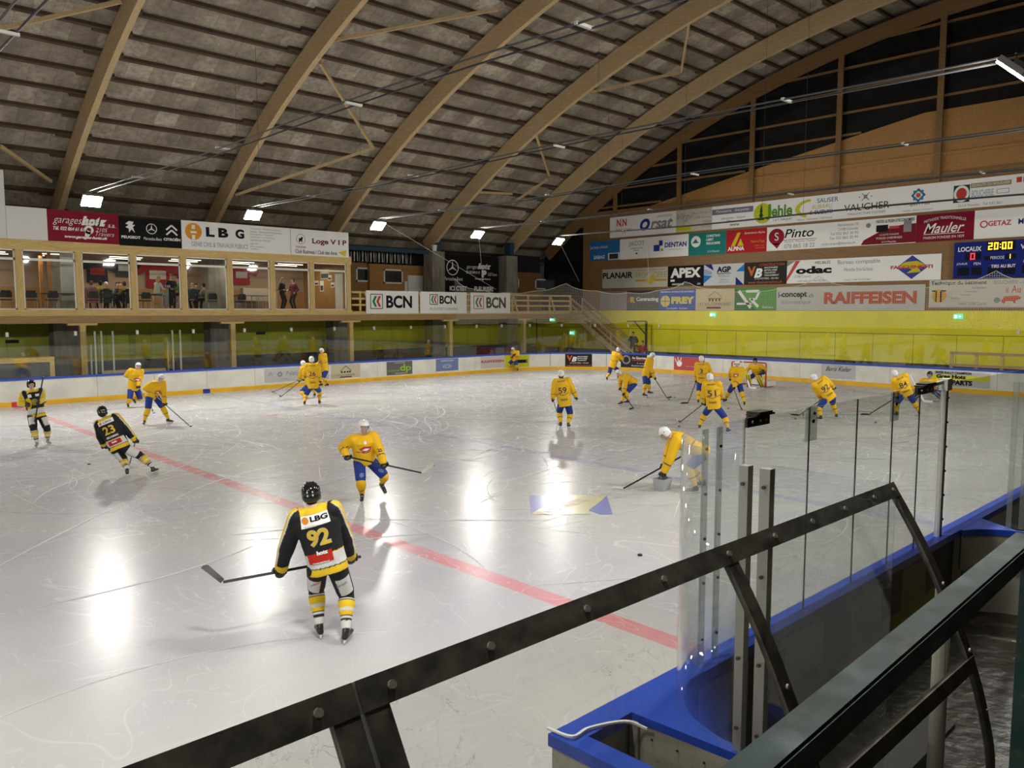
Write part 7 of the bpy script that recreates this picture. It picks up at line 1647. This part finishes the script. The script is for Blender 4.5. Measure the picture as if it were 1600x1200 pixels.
obj('gate_cap', slab([(3.62, 3.46), (3.78, 3.46), (3.82, 2.4), (3.66, 2.4)], 1.06, 1.142), M_blue, bx, label='blue gate cap'); obj('gate_leaf', slab([(3.66, 3.46), (3.74, 3.46), (3.78, 2.4), (3.7, 2.4)], .03, 1.06), beige, bx)
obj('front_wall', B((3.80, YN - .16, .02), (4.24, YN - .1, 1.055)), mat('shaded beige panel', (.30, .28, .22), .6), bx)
bm = bmesh.new(); pts = curve_pts([(3.66, 3.5, 1.15), (3.68, 3.3, 1.165), (3.85, 3.3, 1.16), (4.1, 3.2, 1.15), (4.2, 3.1, 1.1)], 6); loft(bm, pts, .012, 6); obj('white_strap', bm, M_white, bx)
for y in (3.1, 2.9, 2.7, 2.5): bolt((4.262 + (3.25 - y) * .04, y, 1.0), (-1, 0, 0), .008, M_steel, bx)
# players' bench
bn = empty('players_bench', (7, 2.2, .0), 'low beige plank bench in the players\' box', 'bench')
obj('seat_plank', B((4.6, 2.05, .46), (7.0, 2.4, .51)), mat('bench plank darkened for shade', (.02, .017, .014), .6, noise=.3), bn)  # beige plank coloured near black for the shade over the bench
for x in (4.9, 5.9, 6.8): obj('bench_leg', B((x, 2.1, .02), (x + .05, 2.35, .46)), M_steel, bn)
for i, x in enumerate((5.2, 6.6, 8.0, 9.3)):
    obj('back_board_panel', B((x, YN - .105, .5), (x + .75, YN - .085, .95)), mat('tan panel', (.36, .29, .13), .6), bn)
# second box: curved beige wall, blue lip
b2 = empty('penalty_box_wall', (11.4, 3, 0), 'beige side wall with a thin blue lip beyond the near glass row', 'box wall')
c2 = curve_pts([(10.95, 3.27, 0), (11.15, 3.15, 0), (11.35, 2.9, 0), (11.45, 2.5, 0), (11.5, 1.4, 0), (11.5, .9, 0)], 6)
obj('lip', wall_sheet(c2, 1.06, 1.14, .05), M_blue, b2); obj('wall_sheet', wall_sheet(c2, .62, 1.06, .03), beige, b2); obj('lower_wall', wall_sheet([p + V((.12, 0, 0)) for p in c2], .02, .62, .03), beige, b2)
obj('lip_fill', slab([(10.9, 3.26), (11.15, 3.13), (11.35, 2.88), (11.40, 2.75), (11.75, 3.26)], 1.10, 1.138), M_blue, b2)
obj('latch', B((11.12, 3.08, .6), (11.2, 3.14, .66)), M_steel, b2)
g = obj('rink_glass', wall_sheet([V((11.52, 2.85, 0)), V((11.56, 1.0, 0))], 1.14, 3.0), M_glass); tag(g, 'clear partition pane over the beige side wall at the right edge', 'glass pane', 'near glass panes')
for i, y in enumerate((2.88, 2.74)): o = obj('clear_strip', B((11.5, y - .03, 1.14), (11.52, y + .03, 3.0)), stripm); tag(o, 'clear upright joint strip at the right edge', 'joint strip', 'joint strips at the right edge')
o = obj('dark_post', B((11.48, 2.58, 1.0), (11.56, 2.66, 3.0)), M_steel); tag(o, 'dark steel post of the partition at the right edge', 'post')

# canopy of framed panes leaning over the bench
prof = [V((0, 2.21, 2.67)), V((0, 1.99, 2.31)), V((0, 1.81, 1.95)), V((0, 1.63, 1.53)), V((0, 1.525, 1.16)), V((0, 1.475, .82)), V((0, 1.46, .02))]
prof = curve_pts(prof, 5)
cn = empty('bench_canopy', (3, 1.46, 0), 'dark steel framed glass screen leaning from the stands over the players\' box', 'screen')
frm = mat('worn dark frame steel', (.13, .12, .098), .5, metal=.25, noise=.6, nscale=9, bump=.15)
X0, X1 = -2.2, 5.86
def strip_between(xa_, xb_, th=.012, pr=None, offn=0):
    bm = bmesh.new(); pr = pr or prof; R = []
    for i, p in enumerate(pr):
        d = (pr[min(i+1, len(pr)-1)] - pr[max(i-1, 0)]).normalized(); nn = V((0, d.z, -d.y)).normalized()
        q = p + nn * offn; R.append([bm.verts.new((x, c.y, c.z)) for x, c in ((xa_, q - nn * th/2), (xb_, q - nn * th/2), (xb_, q + nn * th/2), (xa_, q + nn * th/2))])
    for i in range(len(R) - 1):
        for a, b in ((0, 1), (1, 2), (2, 3), (3, 0)): bm.faces.new([R[i][a], R[i][b], R[i+1][b], R[i+1][a]])
    bm.faces.new(R[0]); bm.faces.new(R[-1]); bmesh.ops.recalc_face_normals(bm, faces=bm.faces); return bm
M_scratch = glassmat('scratched acrylic', tint=(.92, .92, .90), haze=.035, hazecol=(.6, .6, .58), scratch=.35)
M_scratch2 = glassmat('dull acrylic', tint=(.80, .79, .76), haze=.08, hazecol=(.45, .42, .38), scratch=.3)
for xa_, xb_ in ((X0, 1.36), (1.38, 3.62), (3.64, X1)):
    obj('pane', strip_between(xa_, xb_, .008), M_scratch, cn)
dirt = (prof[1] - prof[0]).normalized(); nt_ = V((0, dirt.z, -dirt.y))
for x, wd in ((1.31, .10), (1.425, .10), (3.63, .10), (X1 - .045, .10)): obj('rib_bar', strip_between(x - wd/2, x + wd/2, .03, offn=0), frm, cn)
def long_bar(p, d, wd, xa_, xb_, name='rail_bar', th=.035):
    a = V((xa_, p.y, p.z)); b = V((xb_, p.y, p.z)); dd = V((0, d.y, d.z)); bm = bmesh.new(); bar(bm, a, b, th, wd, up=dd); return obj(name, bm, frm, cn)
tp = prof[0] + dirt * .05; long_bar(tp, dirt, .105, X0, 1.363, 'top_rail'); long_bar(tp, dirt, .105, 1.377, X1, 'top_rail')
lp = min(prof, key=lambda p: abs(p.z - 1.50)); long_bar(lp, V((0, .3, 1)).normalized(), .09, X0, X1, 'mid_rail'); long_bar(prof[-2], V((0, 0, 1)), .1, X0, X1, 'foot_rail')
for x in (-.9, -.1, .6, 1.22, 1.50, 1.95, 2.5, 3.05, 3.62, 4.1, 4.55, 5.0, 5.45, 5.78):
    bolt(V((x, tp.y, tp.z)) - V((0, nt_.y, nt_.z)) * .02 if nt_.y > 0 else V((x, tp.y, tp.z)) + V((0, nt_.y, nt_.z)) * .02, (0, -abs(nt_.y), abs(nt_.z)), .016, M_alu, cn)
for x in (1.31, 3.63, X1 - .045):
    for q in (9, 14, 19): 
        if q < len(prof): pp = prof[q]; bolt((x, pp.y - .018, pp.z + .01), (0, -1, .2), .014, M_alu, cn)
# handrail of the stands
teal = NT('worn teal with painted glints'); v = teal.coord(); n1 = teal.noise(v, 7, 8, .7); n2 = teal.noise(teal.coord(scale=(.25, 1, 1)), 16, 6, .7)
col = teal.mix(teal.mapr(n1, .42, .62), (.006, .07, .075), (.045, .085, .065)); col = teal.mix(teal.mapr(n2, .56, .7), col, (.11, .13, .09)); teal.base(col); teal.rough(teal.mapr(n1, .3, .7, .35, .6)); teal.bump(n1, .25, .01)  # worn teal, with pale flecks painted in as small highlights
XP = PY(1588, 1000, .757).x
hr = empty('handrail', (1, .66, 2.9), 'worn teal painted steel handrail of the stands in the foreground', 'handrail')
bm = bmesh.new(); bar(bm, (-1.5, .683 - .0375 * 2.7, 3.065), (XP + .08, .683 + .0375 * (XP - 1.12), 3.065), .078, .07); bmesh.ops.bevel(bm, geom=bm.edges, offset=.006, segments=2, affect='EDGES'); obj('rail', bm, teal.m, hr)
obj('upright', B((XP, .68, -.05), (XP + .09, .757, 3.03)), teal.m, hr, label='teal upright at the right edge')
obj('upright', B((-1.2, .56, -.05), (-1.12, .62, 3.03)), teal.m, hr)
# pole behind the canopy
p = PY(1471, 1000, 1.86); bm = bmesh.new(); loft(bm, [(p.x, 1.86, .02), (p.x, 1.86, 1.95)], .055, 16); o = obj('standpipe', bm, mat('pale grey pipe', (.33, .32, .27), .4), smooth=True); tag(o, 'pale grey upright pipe in the players\' box behind the leaning screen', 'pipe')
# stands beneath the camera
struct('floor_stands', B((-6, -6, 2.0), (1.2, .45, 2.28)), mat('stand concrete', (.1, .1, .09), .7))
struct('wall_stands', B((-6, .55, -.05), (3.2, .6, 2.0)), mat('stand front wall', (.05, .05, .045), .7))
